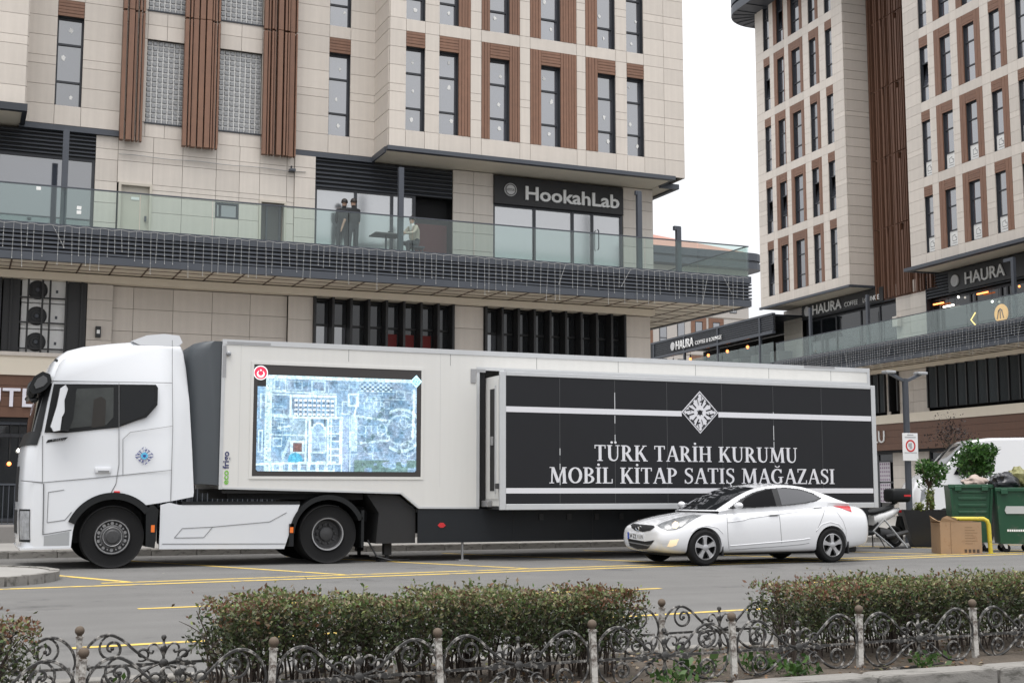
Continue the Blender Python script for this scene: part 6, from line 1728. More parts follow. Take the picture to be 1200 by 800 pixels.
MB().bbox(-.24, .24, -.012, .012, 0, .70, .005).build('plate', M('sign_white', (.72, .72, .72), .5), ts)
MB().lathe([(.115, -.003), (.155, -.003), (.155, .002), (.115, .002)], (0, -.014, .38), 'y', 30, closed=True).build('red_ring', M('sign_red', (.50, .03, .03), .5), ts)
MB().box(-.035, .045, -.017, -.013, .31, .45).box(-.07, -.04, -.017, -.013, .36, .44).build('pictogram', M('print_grey2', (.35, .35, .36), .6), ts)
for i, (a, b) in enumerate(((-.10, .10), (-.17, .17), (-.2, .2))): MB().box(a, b, -.017, -.013, (.645, .585, .20)[i], (.67, .61, .215)[i]).build('small_print', M('print_grey2', (.35, .35, .36), .6), ts)

# ================================================================== white van on the pavement
VN = thing('van', 'white panel van parked on the pavement behind the bins', 'van', (23.95, 27.95, .12))
cu = lambda u: 23.78 + (u - 23.78) * .84
vp = [(23.78, .30), (23.74, .75), (23.80, 1.18), (23.95, 1.42), (24.30, 1.62), (24.78, 1.80), (25.15, 2.14), (25.52, 2.45), (25.75, 2.56), (26.3, 2.62), (29.3, 2.64), (29.42, 2.55), (29.45, .35)]
for wx in (28.6, 24.65): vp += [(wx + .40 * math.cos(t), .33 + .40 * math.sin(t)) for t in np.linspace(0.05, math.pi - .05, 10)]
mb = MB(); st_ = [0, .03, .09, .22, .5, 1.0, 1.5, 1.78, 1.91, 1.97, 2.0]
for e in st_:
    ee = min(e, 2 - e); f = math.exp(-ee / .10)
    mb.v += [(u + .16 * f * max(0, min(1, (25.2 - u) / 1.2)), 27.9 + e + (.10 * max(0, (z - 1.3)) / 1.3 * (1 - e)), z + .12 - .07 * f * max(0, (z - 2.2) / .4)) for u, z in vp]
k = len(vp)
mb.v = [(cu(x), y, z) for x, y, z in mb.v]
for j in range(len(st_) - 1):
    for i in range(k): mb.f.append((j * k + i, j * k + (i + 1) % k, (j + 1) * k + (i + 1) % k, (j + 1) * k + i))
mb.f.append(tuple(range(k))); mb.f.append(tuple(range((len(st_) - 1) * k, len(st_) * k)))
mb.build('body', m_carp, VN, smooth=35, world=True)
def vside(name, poly, mat, off=.006): return MB().add([(cu(u), 27.9 + .10 * max(0, (z - 1.3)) / 1.3 - off, z + .12) for u, z in poly], [tuple(range(len(poly)))]).build(name, mat, VN, world=True, recalc=False)
vside('side_window', [(25.02, 1.62), (25.32, 2.05), (25.72, 2.40), (26.2, 2.44), (26.2, 1.62)], m_carglass)
MB().grid(lambda s, t: (cu(24.80 + .72 * t) - .02 + .13 * math.exp(-min(s, 1 - s) * 2 / .1), 27.98 + 1.84 * s, 1.80 + .66 * t + .135), 10, 4).build('windscreen', m_carglass, VN, smooth=True, world=True, recalc=False)
vside('headlight', [(23.92, .86), (23.98, 1.18), (24.12, 1.26), (24.10, 1.0)], m_lens, .008)
vside('door_seam', [(26.26, .45), (26.275, .45), (26.275, 2.5), (26.26, 2.5)], m_seam, .004); vside('trim_strip', [(25.2, .78), (28.1, .78), (28.1, .86), (25.2, .86)], m_tblack, .006)
for wx in (28.6, 24.65):
    for yv, s in ((27.93, -1), (29.87, 1)):
        w = MB().lathe([(.2, 0), (.30, -s * -.004), (.335, -s * .02), (.34, -s * .06), (.34, -s * .16), (.30, -s * .2), (.2, -s * .19)], (cu(wx), yv, .46), 'y', 32, closed=True).build('wheel', m_tyre, VN, smooth=30, world=True)
        MB().lathe([(.21, -s * .01), (.19, -s * .06), (.07, -s * .03), (0, -s * .02)], (cu(wx), yv, .46), 'y', 24, caps=False).build('rim', m_rimc, w, smooth=30, world=True)
MB().bbox(24.92, 25.05, 27.66, 27.86, 1.72, 2.02, .03).build('door_mirror', m_tblack, VN, world=True)
VN.rotation_euler = (0, 0, R(-26))

# ================================================================== planters and shrubs
m_pl = M('planter_anthracite', (.028, .029, .032), .6, var=.1, vs=5)
def planter(label, x, y, group='anthracite planters'):
    t = thing('planter', label, 'planter', (x, y, 0), R(-30), group)
    def rg(w, z): return [(-w, -w, z), (w, -w, z), (w, w, z), (-w, w, z)]
    v = rg(.25, 0) + rg(.50, .86) + rg(.47, .86) + rg(.45, .74)
    MB().add(v, [(0, 1, 5, 4), (1, 2, 6, 5), (2, 3, 7, 6), (3, 0, 4, 7), (0, 3, 2, 1), (4, 5, 9, 8), (5, 6, 10, 9), (6, 7, 11, 10), (7, 4, 8, 11), (8, 9, 13, 12), (9, 10, 14, 13), (10, 11, 15, 14), (11, 8, 12, 15)]).build('tub', m_pl, t)
    MB().grid(lambda a, b: (-.45 + .9 * a, -.45 + .9 * b, .76 + .03 * math.sin(a * 9) * math.sin(b * 8)), 8, 8).build('earth', m_soil, t)
    return t
planter('dark tapered planter between the lamp post and the cardboard box', 20.95, 24.45)
planter('dark tapered planter hidden behind the green bins', 23.5, 25.4)
shrub('broadleaf_shrub', 'loose green shrub leaning over the dark planter', (21.15, 24.5, .76), 1.3, (.12, 0, .95), (.48, .38, .42), 900, .10, 21)
shrub('variegated_shrub', 'small yellow-green upright shrub in the dark planter', (21.1, 24.3, .76), .6, (0.02, 0, .30), (.13, .13, .34), 420, .06, 31, [(.16, .20, .05), (.25, .27, .09), (.08, .13, .03)])
shrub('yellow_ground_shrub', 'low yellow-green tuft at the left of the dark planter', (20.62, 24.2, .76), .4, (0, 0, .13), (.18, .16, .16), 300, .055, 33, [(.22, .24, .05), (.15, .18, .04), (.07, .11, .03)], stem=.012)
shrub('round_shrub', 'round glossy green shrub behind the bins, in front of the van', (23.55, 25.4, .76), 1.9, (-.05, -.1, 1.28), (.66, .55, .56), 2600, .105, 41, stem=.035)
shrub('bare_tree', 'thin dark purple-leaved young tree behind the van', (28.1, 31.2, .12), 3.6, (0, 0, 2.85), (1.05, .9, .85), 620, .075, 51, [(.022, .013, .013), (.030, .018, .016), (.015, .012, .011)], stem=.045, cat='tree')

# ================================================================== wheeled bins, bags, box, yellow barrier
m_bin = M('bin_green', (.009, .060, .028), .42, var=.08, vs=4, dirt=(.05, .075, .05), dirt_amt=.2, dscale=4)
m_bin_l = M('bin_badge', (.42, .43, .42), .5)
def bin_(label, x0, x1, y, ztop, zbot, ribs, badge, depth=.8):
    w = x1 - x0; t = thing('wheeled_bin', label, 'bin', ((x0 + x1) / 2, y + depth / 2, 0), R(-32), 'green wheeled bins')
    a, b, hb, ht = w / 2 * .86, w / 2, depth / 2 * .84, depth / 2
    v = [(-a, -hb, zbot), (a, -hb, zbot), (a, hb, zbot), (-a, hb, zbot), (-b, -ht, ztop), (b, -ht, ztop), (b, ht, ztop), (-b, ht, ztop)]
    i_ = .04
    v += [(-b + i_, -ht + i_, ztop), (b - i_, -ht + i_, ztop), (b - i_, ht - i_, ztop), (-b + i_, ht - i_, ztop), (-b + i_, -ht + i_, ztop - .25), (b - i_, -ht + i_, ztop - .25), (b - i_, ht - i_, ztop - .25), (-b + i_, ht - i_, ztop - .25)]
    MB().add(v, [(3, 2, 1, 0), (0, 1, 5, 4), (1, 2, 6, 5), (2, 3, 7, 6), (3, 0, 4, 7), (4, 5, 9, 8), (5, 6, 10, 9), (6, 7, 11, 10), (7, 4, 8, 11), (8, 9, 13, 12), (9, 10, 14, 13), (10, 11, 15, 14), (11, 8, 12, 15), (12, 13, 14, 15)]).build('bin_body', m_bin, t)
    MB().bbox(-b - .03, b + .03, -ht - .045, -ht + .01, ztop - .07, ztop + .015, .012).build('rim', m_bin, t)
    for sx in (-1, 1): MB().bbox(sx * b * .62 - .07, sx * b * .62 + .07, -ht - .075, -ht - .03, ztop - .13, ztop - .02, .012).build('lift_lug', m_bin, t)
    for k in range(ribs):
        z = zbot + (ztop - zbot) * (.50 + .12 * k); f = (z - zbot) / (ztop - zbot); yy_ = -(hb + (ht - hb) * f)
        MB().bbox(-a * .72, a * .82, yy_ - .022, yy_ + .02, z, z + .055, .01).build('rib', m_bin, t)
    if ribs: 
        for sx in (-1, 1): MB().bar((sx * a * .93, -hb - .03, zbot + .25), (sx * b * .96, -ht - .02, ztop - .08), .05, .06).build('corner_rib', m_bin, t)
    if badge:
        f = .60; yy_ = -(hb + (ht - hb) * f) - .012; z = zbot + (ztop - zbot) * f
        MB().prism([(-.24, z), (-.21, z + .09), (.21, z + .09), (.24, z), (.21, z - .07), (-.21, z - .07)], yy_ - .008, yy_ + .03, 'y').build('badge', m_bin_l, t)
        f2 = .22; y2 = -(hb + (ht - hb) * f2) - .004; z2 = zbot + (ztop - zbot) * f2
        for k in range(9): MB().box(-.20 + k * .045, -.20 + k * .045 + .034, y2 - .006, y2 + .01, z2, z2 + .045).build('stencil_mark', m_sticker, t)
        MB().box(b * .72, b * .92, -(hb + (ht - hb) * .82) - .008, -(hb + (ht - hb) * .82) + .02, zbot + (ztop - zbot) * .80, zbot + (ztop - zbot) * .88).build('sticker', m_sticker, t)
    for sx in (-1, 1):
        for sy in (-1, 1):
            w_ = MB().lathe([(0, -.03), (.07, -.03), (.085, -.02), (.085, .02), (.07, .03), (0, .03)], (sx * a * .72 + .03, sy * hb * .8, .085), 'y', 18).build('castor', m_tyre, t, smooth=30)
            MB().prism([(sx * a * .72 - .05, zbot), (sx * a * .72 + .05, zbot), (sx * a * .72 + .05, .08), (sx * a * .72 + .01, .08)], sy * hb * .8 - .045, sy * hb * .8 - .033, 'y').build('bracket', m_alu, w_)
    return t
bin_('green bin with horizontal ribs behind the cardboard box', 20.04, 20.94, 22.05, 1.43, .20, 4, False, .7)
bin_('green bin with grey badge and white castor brackets beside the yellow rail', 20.70, 21.50, 21.38, 1.36, .18, 0, True, .7)
bin_('green bin cut by the right frame edge', 21.42, 22.22, 20.92, 1.36, .18, 0, True, .7)
def bag(name, label, loc, r, mat, seed, sz=(1, 1, 1)):
    rr = random.Random(seed); ph = [(rr.uniform(2, 7), rr.uniform(2, 7), rr.uniform(0, 6)) for _ in range(5)]
    def fn(s, t):
        th, pz = math.pi * t, 2 * math.pi * s
        d = Vector((math.sin(th) * math.cos(pz), math.sin(th) * math.sin(pz), math.cos(th)))
        k = 1 + sum(.07 * math.sin(a * d.x * 1.6 + b * d.z + c) * math.cos(b * d.y * 1.4 + c) for a, b, c in ph)
        if t < .1: k += .25 * (1 - t / .1)
        return (d.x * r * k * sz[0], d.y * r * k * sz[1], r * sz[2] * .9 + d.z * r * k * sz[2])
    o = MB().grid(fn, 34, 20).build(name, mat, None, smooth=True); o.location = loc
    return tag(o, label, 'bag', 'rubbish bags on the bins')
bag('rubbish_bag', 'shiny black rubbish bag on the badged green bin', (20.98, 21.82, 1.30), .28, M('bag_black', (.025, .026, .030), .25, bump=.4, bs=14), 3, (1.25, 1, .72))
bag('rubbish_bag', 'pale pinkish rubbish bag on the ribbed green bin', (20.62, 22.3, 1.36), .22, M('bag_pink', (.34, .27, .235), .5, var=.25, vs=8, bump=.4, bs=14), 4, (1.4, 1, .62))
bag('rubbish_bag', 'yellowish rubbish bag behind the black one', (21.42, 21.85, 1.36), .24, M('bag_olive', (.19, .185, .075), .5, var=.2, vs=8, bump=.4, bs=14), 5, (1.0, 1, .95))
bag('rubbish_bag', 'black rubbish bag at the right frame edge', (21.72, 21.42, 1.34), .24, MATS['bag_black'], 6, (.9, 1, 1.1))
m_card = M('cardboard', (.30, .195, .115), .85, var=.08, vs=5, dirt=(.26, .16, .09), dirt_amt=.15, dscale=6)
bx = thing('cardboard_box', 'large torn cardboard box standing on the road beside the bins', 'box', (19.42, 21.63, 0), R(-23))
W_, D_, H_ = .43, .30, .66
MB().box(-W_, W_, -D_, -D_ + .012, 0, H_).build('front_panel', m_card, bx); MB().box(-W_, W_, D_ - .012, D_, 0, H_).build('back_panel', m_card, bx)
MB().box(-W_, -W_ + .012, -D_ + .012, D_ - .012, 0, H_ * .97).build('side_panel', m_card, bx); MB().box(W_ - .012, W_, -D_ + .012, D_ - .012, 0, H_ - .01).build('side_panel', m_card, bx)
MB().box(-W_ + .012, W_ - .012, -D_ + .012, D_ - .012, .0, .02).build('bottom_panel', m_card, bx)
MB().add([(-W_ * .95, -D_ * .2, H_ + .005), (W_ * .98, -D_ * .25, H_ + .003), (W_, D_, H_ + .002), (-W_, D_, H_ + .004), (-W_ * .95, -D_ * .2, H_ + .012), (W_ * .98, -D_ * .25, H_ + .010), (W_, D_, H_ + .009), (-W_, D_, H_ + .011)], [(3, 2, 1, 0), (4, 5, 6, 7), (0, 1, 5, 4), (1, 2, 6, 5), (2, 3, 7, 6), (3, 0, 4, 7)]).build('top_flap', m_card, bx)
MB().add([(-W_, -D_, H_), (-.05, -D_, H_ + .002), (-.10, -D_ - .03, H_ + .08), (-.28, -D_ - .02, H_ + .13), (-W_ * .9, -D_ - .03, H_ + .09)], [(0, 1, 2, 3, 4)]).build('torn_flap', m_card, bx, recalc=False)
MB().add([(-W_, -D_, H_), (-W_, D_, H_), (-W_ - .06, D_ * .7, H_ + .13), (-W_ - .08, -D_ * .4, H_ + .06)], [(0, 1, 2, 3)]).build('torn_flap', m_card, bx, recalc=False)
for k in range(7): MB().box(.08, .08 + .16 + .05 * (k % 3), -D_ - .002, -D_ - .0005, H_ * .82 - k * .055, H_ * .82 - k * .055 + .012).build('print_line', M('card_print', (.20, .125, .07), .85), bx)
for k in range(4): MB().box(.06 + k * .085, .06 + k * .085 + .055, -D_ - .0025, -D_ - .0005, .03, .10).build('print_mark', M('card_print_dark', (.06, .04, .03), .85), bx)
MB().box(-.22, -.205, -D_ - .002, -D_ - .0005, .0, H_).build('fold_line', MATS['card_print'], bx)
yb_ = thing('yellow_barrier', 'yellow bent-tube guard rail between the cardboard box and the bins', 'barrier', (19.58, 21.50, 0), R(-28))
MB().tube([(-.42, 0, 0), (-.42, 0, .60), (-.40, 0, .68), (-.34, 0, .72), (.36, 0, .72), (.43, 0, .68), (.46, 0, .60), (.48, 0, 0)], .046, 10).build('tube', M('yellow_paint', (.50, .40, .035), .45, var=.1, vs=8, dirt=(.16, .13, .05), dirt_amt=.2, dscale=9), yb_, smooth=40)
for x in (-.42, .48): MB().box(x - .08, x + .08, -.08, .08, 0, .012).build('foot_plate', MATS['yellow_paint'], yb_)

# ================================================================== scooter parked behind the trailer
SCT = thing('scooter', 'white and black motor scooter with a top box parked behind the trailer', 'scooter', (19.45, 24.5, 0))
def sx_(u): return u - 19.45
def moped_wheel(x):
    w = MB().lathe([(.16, -.05), (.20, -.06), (.235, -.045), (.25, 0), (.235, .045), (.20, .06), (.16, .05)], (sx_(x), 0, .25), 'y', 32, closed=True).build('wheel', m_tyre, SCT, smooth=30)
    MB().lathe([(.165, -.035), (.15, -.01), (.06, -.03), (0, -.03)], (sx_(x), 0, .25), 'y', 20, caps=False).lathe([(.165, .035), (.15, .01), (.06, .03), (0, .03)], (sx_(x), 0, .25), 'y', 20, caps=False).build('rim', m_steel_d, w, smooth=30)
moped_wheel(20.15); moped_wheel(18.82)
m_scw = M('scooter_white', (.66, .66, .66), .25, coat=.4)
def loft(name, secs, mat, parent, n=12):
    mb = MB()
    for (x, z, hw, hh) in secs:
        mb.v += [(sx_(x), hw * math.copysign(abs(math.cos(t)) ** .7, math.cos(t)), z + hh * math.copysign(abs(math.sin(t)) ** .7, math.sin(t))) for t in np.linspace(0, 2 * math.pi, n, endpoint=False)]
    for j in range(len(secs) - 1):
        for i in range(n): mb.f.append((j * n + i, j * n + (i + 1) % n, (j + 1) * n + (i + 1) % n, (j + 1) * n + i))
    mb.f.append(tuple(range(n))); mb.f.append(tuple(range((len(secs) - 1) * n, len(secs) * n)))
    return mb.build(name, mat, parent, smooth=50)
loft('tail_body', [(19.52, .62, .12, .12), (19.65, .66, .17, .14), (19.85, .72, .17, .12), (20.05, .78, .14, .10), (20.25, .85, .08, .06), (20.33, .88, .03, .03)], m_scw, SCT)
loft('seat', [(19.38, .80, .10, .05), (19.55, .81, .15, .055), (19.8, .86, .16, .06), (20.0, .91, .13, .05), (20.1, .93, .08, .04)], m_tblack, SCT)
loft('footboard', [(18.98, .40, .14, .10), (19.15, .34, .18, .06), (19.45, .34, .18, .06), (19.6, .50, .16, .16)], m_tblack, SCT)
loft('leg_shield', [(18.88, .62, .16, .30), (18.95, .66, .22, .34), (19.05, .62, .20, .30)], m_scw, SCT)
loft('handlebar_cover', [(18.84, 1.02, .08, .08), (18.95, 1.06, .13, .10), (19.08, 1.04, .10, .06)], m_scw, SCT)
MB().tube([(sx_(19.08), -.36, 1.06), (sx_(19.0), 0, 1.06), (sx_(19.08), .36, 1.06)], .018, 6).build('handlebar', m_tblack, SCT)
MB().tube([(sx_(18.98), 0, 1.0), (sx_(18.82), 0, .25)], .035, 8).build('fork', m_steel_d, SCT)
MB().tube([(sx_(19.05), -.36, 1.08), (sx_(19.02), -.4, 1.26)], .008, 5).sphere((sx_(19.02), -.42, 1.29), .06, 6, (.4, 1, .8)).build('mirror', m_tblack, SCT)
MB().bbox(sx_(20.02), sx_(20.55), -.20, .20, 1.04, 1.36, .07).build('top_box', m_tblack, SCT, smooth=50)
MB().box(sx_(20.5), sx_(20.556), -.15, .15, 1.16, 1.22).box(sx_(20.32), sx_(20.52), -.206, -.19, 1.17, 1.215).build('top_box_reflector', m_redl, SCT)
MB().bar((sx_(19.95), 0, .9), (sx_(20.25), 0, 1.04), .12, .03).build('rack', m_steel_d, SCT)
loft('engine', [(19.7, .36, .10, .12), (19.9, .32, .14, .13), (20.12, .28, .12, .10)], m_steel_d, SCT)
MB().tube([(sx_(19.8), -.16, .26), (sx_(20.1), -.2, .30), (sx_(20.38), -.2, .36)], [.04, .055, .05], 8).build('exhaust', m_steel_d, SCT, smooth=True)
MB().prism([(sx_(20.28), .50), (sx_(20.42), .34), (sx_(20.44), .36), (sx_(20.34), .72)], -.09, .09, 'y').build('rear_mudguard', m_tblack, SCT)
MB().bbox(sx_(20.30), sx_(20.36), -.06, .06, .80, .86, .01).build('tail_light', m_redl, SCT)
MB().tube([(sx_(19.62), -.10, .30), (sx_(19.72), -.22, .01)], .014, 6).tube([(sx_(19.62), .10, .30), (sx_(19.72), .22, .01)], .014, 6).build('stand', m_steel_d, SCT)
fr = thing('steel_trestle', 'two slanted bare steel tubes leaning beside the scooter', 'trestle', (19.75, 23.95, 0))
MB().tube([(-.30, 0, .66), (.32, 0, .02)], .020, 8).build('leg', m_alu, fr); MB().tube([(-.52, .12, .40), (.02, .12, .02)], .020, 8).build('leg', m_alu, fr)
MB().tube([(-.45, .0, .02), (.42, .0, .02)], .018, 8).build('foot', m_tdark, fr); MB().tube([(-.30, 0, .66), (-.52, .12, .40)], .018, 8).build('cross_bar', m_alu, fr)

# ================================================================== people on the terrace
def person(label, loc, rotz, bones, joints, mats, hair, head_c, head_r, hair_off, group='people on the terrace'):
    """one continuous body grown over a joint skeleton; bones: (a, b, material slot)"""
    t = thing('person', label, 'person', loc, rotz, group)
    names = list(joints); me = bpy.data.meshes.new('body'); me.from_pydata([joints[k][:3] for k in names], [(names.index(a), names.index(b)) for a, b, _ in bones], [])
    o = bpy.data.objects.new('tmp', me); C.objects.link(o)
    sk = o.modifiers.new('s', 'SKIN'); sk.use_smooth_shade = True
    for i, k in enumerate(names):
        v = me.skin_vertices[0].data[i]; r_ = joints[k][3]; v.radius = (r_ * (joints[k][4] if len(joints[k]) > 4 else 1), r_); v.use_root = (k == 'pelvis')
    sb = o.modifiers.new('u', 'SUBSURF'); sb.levels = 2; sb.render_levels = 2
    bm_ = evaluated_mesh(o); bpy.data.objects.remove(o)
    bm_.materials.clear()
    for m_ in mats: bm_.materials.append(m_)
    segs_ = [(Vector(joints[a][:3]), Vector(joints[b][:3]), s, max(joints[a][3], joints[b][3])) for a, b, s in bones]
    for p in bm_.polygons:
        c = p.center; best = None
        for a, b, s, r_ in segs_:
            d = b - a; tt = max(0, min(1, (c - a).dot(d) / max(d.length_squared, 1e-9))); q = (c - a - d * tt).length / max(r_, .02)
            if best is None or q < best[0]: best = (q, s)
        p.material_index = best[1]; p.use_smooth = True
    bm_.name = 'body'
    b_ = link('body', bm_, t)
    hc = Vector(head_c); off = Vector(hair_off)
    MB().grid(lambda s, u: tuple(hc + off + Vector((math.sin(u * 1.75) * math.cos(s * 6.283) * head_r * 1.12, math.sin(u * 1.75) * math.sin(s * 6.283) * head_r * 1.2, math.cos(u * 1.75) * head_r * 1.30))), 20, 8).build('hair', hair, t, smooth=True)
    return t
m_skin = M('skin', (.48, .30, .22), .55); m_hair = M('hair_dark', (.018, .013, .011), .6)
m_tee = M('tshirt_black', (.016, .017, .019), .85); m_trs = M('trousers_charcoal', (.035, .037, .042), .85); m_shoe = M('shoes_dark', (.02, .02, .02), .7)
m_jkt = M('jacket_beige', (.42, .37, .30), .85); m_wht = M('shirt_pale', (.62, .62, .60), .8)
def standing(sh, arm_l, arm_r, lean=0.0):
    J = {'pelvis': (0, 0, .95, .145, 1.15), 'waist': (lean * .3, 0, 1.10, .13, 1.2), 'chest': (lean * .7, 0, 1.32, .145, 1.3), 'neckb': (lean, 0, 1.46, .075), 'neck': (lean, -.0, 1.52, .055), 'head0': (lean * 1.2, -.015, 1.60, .082), 'head1': (lean * 1.25, -.01, 1.70, .072)}
    bones = [('pelvis', 'waist', 0), ('waist', 'chest', 0), ('chest', 'neckb', 0), ('neckb', 'neck', 2), ('neck', 'head0', 2), ('head0', 'head1', 2)]
    for s, nm in ((-1, 'l'), (1, 'r')):
        a = arm_l if s < 0 else arm_r
        J['sh' + nm] = (lean * .9 + s * .185, 0, 1.41, .065); J['el' + nm] = (lean * .9 + a[0][0], a[0][1], a[0][2], .043); J['wr' + nm] = (lean * .9 + a[1][0], a[1][1], a[1][2], .030)
        d = (Vector(J['wr' + nm][:3]) - Vector(J['el' + nm][:3])).normalized(); w_ = Vector(J['wr' + nm][:3]); side_ = Vector((0, 1, 0))
        pm = w_ + d * .07; J['pa' + nm] = (*pm, .032)
        bones += [('chest', 'sh' + nm, 0), ('sh' + nm, 'el' + nm, 0), ('el' + nm, 'wr' + nm, sh), ('wr' + nm, 'pa' + nm, 2)]
        for f, (off, ln) in enumerate(((-.027, .062), (-.009, .075), (.009, .070), (.026, .055))):
            k1 = pm + side_ * off + d * .035; k2 = k1 + d * ln + Vector((-s * .012, 0, 0)); J[f'f{f}a{nm}'] = (*k1, .010); J[f'f{f}b{nm}'] = (*k2, .008); bones += [('pa' + nm, f'f{f}a{nm}', 2), (f'f{f}a{nm}', f'f{f}b{nm}', 2)]
        k1 = w_ + d * .035 + side_ * -.042; k2 = k1 + d * .045 + side_ * -.012; J['t1' + nm] = (*k1, .011); J['t2' + nm] = (*k2, .009); bones += [('wr' + nm, 't1' + nm, 2), ('t1' + nm, 't2' + nm, 2)]
        J['hp' + nm] = (s * .095, 0, .88, .098); J['kn' + nm] = (s * .115, -.01, .49, .064); J['an' + nm] = (s * .125, .02, .09, .045); J['to' + nm] = (s * .14, -.15, .035, .036)
        bones += [('pelvis', 'hp' + nm, 1), ('hp' + nm, 'kn' + nm, 1), ('kn' + nm, 'an' + nm, 1), ('an' + nm, 'to' + nm, 3)]
    return J, bones
J, bn = standing(2, [(-.22, -.04, 1.13), (-.20, -.16, .90)], [(.27, .02, 1.14), (.33, -.04, .90)])
person('man in black T-shirt with one arm hanging, standing at the terrace glass', (10.42, 36.1, 8.05), R(180 + 15), [(a, b, s) for a, b, s in bn], J, [m_tee, m_trs, m_skin, m_shoe], m_hair, (0, -.012, 1.655), .088, (0, .028, -.002))
J, bn = standing(0, [(-.23, -.03, 1.13), (-.22, -.10, .89)], [(.23, -.06, 1.13), (.16, -.22, .98)], lean=-.05)
person('man in dark long sleeves standing close at the left of the other man', (10.14, 36.28, 8.05), R(160), [(a, b, s) for a, b, s in bn], J, [m_tee, m_trs, m_skin, m_shoe], m_hair, (-.06, -.012, 1.655), .088, (0, .028, -.002))
# seated man (faces -x)
J = {'pelvis': (0, 0, .48, .14, 1.1), 'waist': (-.03, 0, .64, .13, 1.15), 'chest': (-.09, 0, .86, .14, 1.3), 'neckb': (-.12, 0, 1.0, .075), 'neck': (-.13, 0, 1.05, .055), 'head0': (-.15, 0, 1.13, .082), 'head1': (-.14, 0, 1.22, .072)}
bn = [('pelvis', 'waist', 0), ('waist', 'chest', 0), ('chest', 'neckb', 4), ('neckb', 'neck', 2), ('neck', 'head0', 2), ('head0', 'head1', 2)]
for s, nm in ((-1, 'l'), (1, 'r')):
    J['sh' + nm] = (-.11, s * .18, .95, .065); J['el' + nm] = (-.30, s * .24, .74, .045); J['wr' + nm] = (-.52, s * .16, .70, .032); J['pa' + nm] = (-.60, s * .14, .70, .032)
    bn += [('chest', 'sh' + nm, 0), ('sh' + nm, 'el' + nm, 0), ('el' + nm, 'wr' + nm, 0), ('wr' + nm, 'pa' + nm, 2)]
    for f, (off, ln) in enumerate(((-.027, .055), (-.009, .068), (.009, .064), (.026, .05))):
        k1 = Vector((-.635, s * .14 + off, .70)); k2 = k1 + Vector((-ln, 0, -.012)); J[f'f{f}a{nm}'] = (*k1, .010); J[f'f{f}b{nm}'] = (*k2, .008); bn += [('pa' + nm, f'f{f}a{nm}', 2), (f'f{f}a{nm}', f'f{f}b{nm}', 2)]
    J['t1' + nm] = (-.56, s * .14 - s * .042, .70, .011); J['t2' + nm] = (-.605, s * .14 - s * .056, .70, .009); bn += [('wr' + nm, 't1' + nm, 2), ('t1' + nm, 't2' + nm, 2)]
    J['hp' + nm] = (-.06, s * .095, .46, .10); J['kn' + nm] = (-.44, s * .13, .47, .065); J['an' + nm] = (-.42, s * .13, .09, .045); J['to' + nm] = (-.58, s * .14, .035, .036)
    bn += [('pelvis', 'hp' + nm, 1), ('hp' + nm, 'kn' + nm, 1), ('kn' + nm, 'an' + nm, 1), ('an' + nm, 'to' + nm, 3)]
person('bearded man in beige jacket seated at the small terrace table', (12.22, 35.75, 8.05), R(25), bn, J, [m_jkt, m_trs, m_skin, m_shoe, m_wht], m_hair, (-.145, 0, 1.18), .088, (.02, 0, .012))
tb = thing('cafe_table', 'small grey cafe table between the standing men and the seated man', 'table', (11.3, 35.7, 8.05))
MB().bbox(-.42, .42, -.35, .35, .64, .675, .008).build('table_top', M('table_grey', (.13, .125, .12), .6), tb); MB().tube([(0, 0, .02), (0, 0, .64)], .03, 8).build('leg', m_metal2, tb); MB().lathe([(0, 0), (.24, 0), (.22, .02), (0, .03)], (0, 0, 0), 'z', 18).build('base', m_metal, tb)
cp = MB().lathe([(.03, 0), (.035, .01), (.042, .11), (.038, .11), (.03, .015), (0, .012)], (0, 0, 0), 'z', 14).build('cup', M('cup_black', (.02, .02, .02), .4), None, smooth=True); cp.location = (11.42, 35.75, 8.728); tag(cp, 'small black cup on the terrace table', 'cup')
ch = thing('cafe_stool', 'low stool under the seated man on the terrace', 'stool', (12.25, 35.75, 8.05))
MB().bbox(-.2, .2, -.2, .2, .34, .385, .01).build('seat', m_metal2, ch)
for x in (-.16, .16):
    for y in (-.16, .16): MB().tube([(x, y, 0), (x * .9, y * .9, .34)], .016, 6).build('leg', m_metal, ch)
# scraps lying on the road
r_ = np.random.default_rng(5); n = 70
P = np.stack([r_.uniform(2, 20, n), r_.uniform(18.8, 26.8, n), np.full(n, .012)], 1)
V, c = leaves(P, .05, [(.55, .55, .53), (.4, .36, .28), (.2, .13, .08)], -.5, 6, .8); V[..., 2] = np.clip(V[..., 2] * .25, .006, .03)
o = link('litter_scraps', quads_mesh('litter_scraps', V, m_leaf, c)); tag(o, 'small paper scraps and dry leaves on the road around the truck', 'litter', kind='stuff')
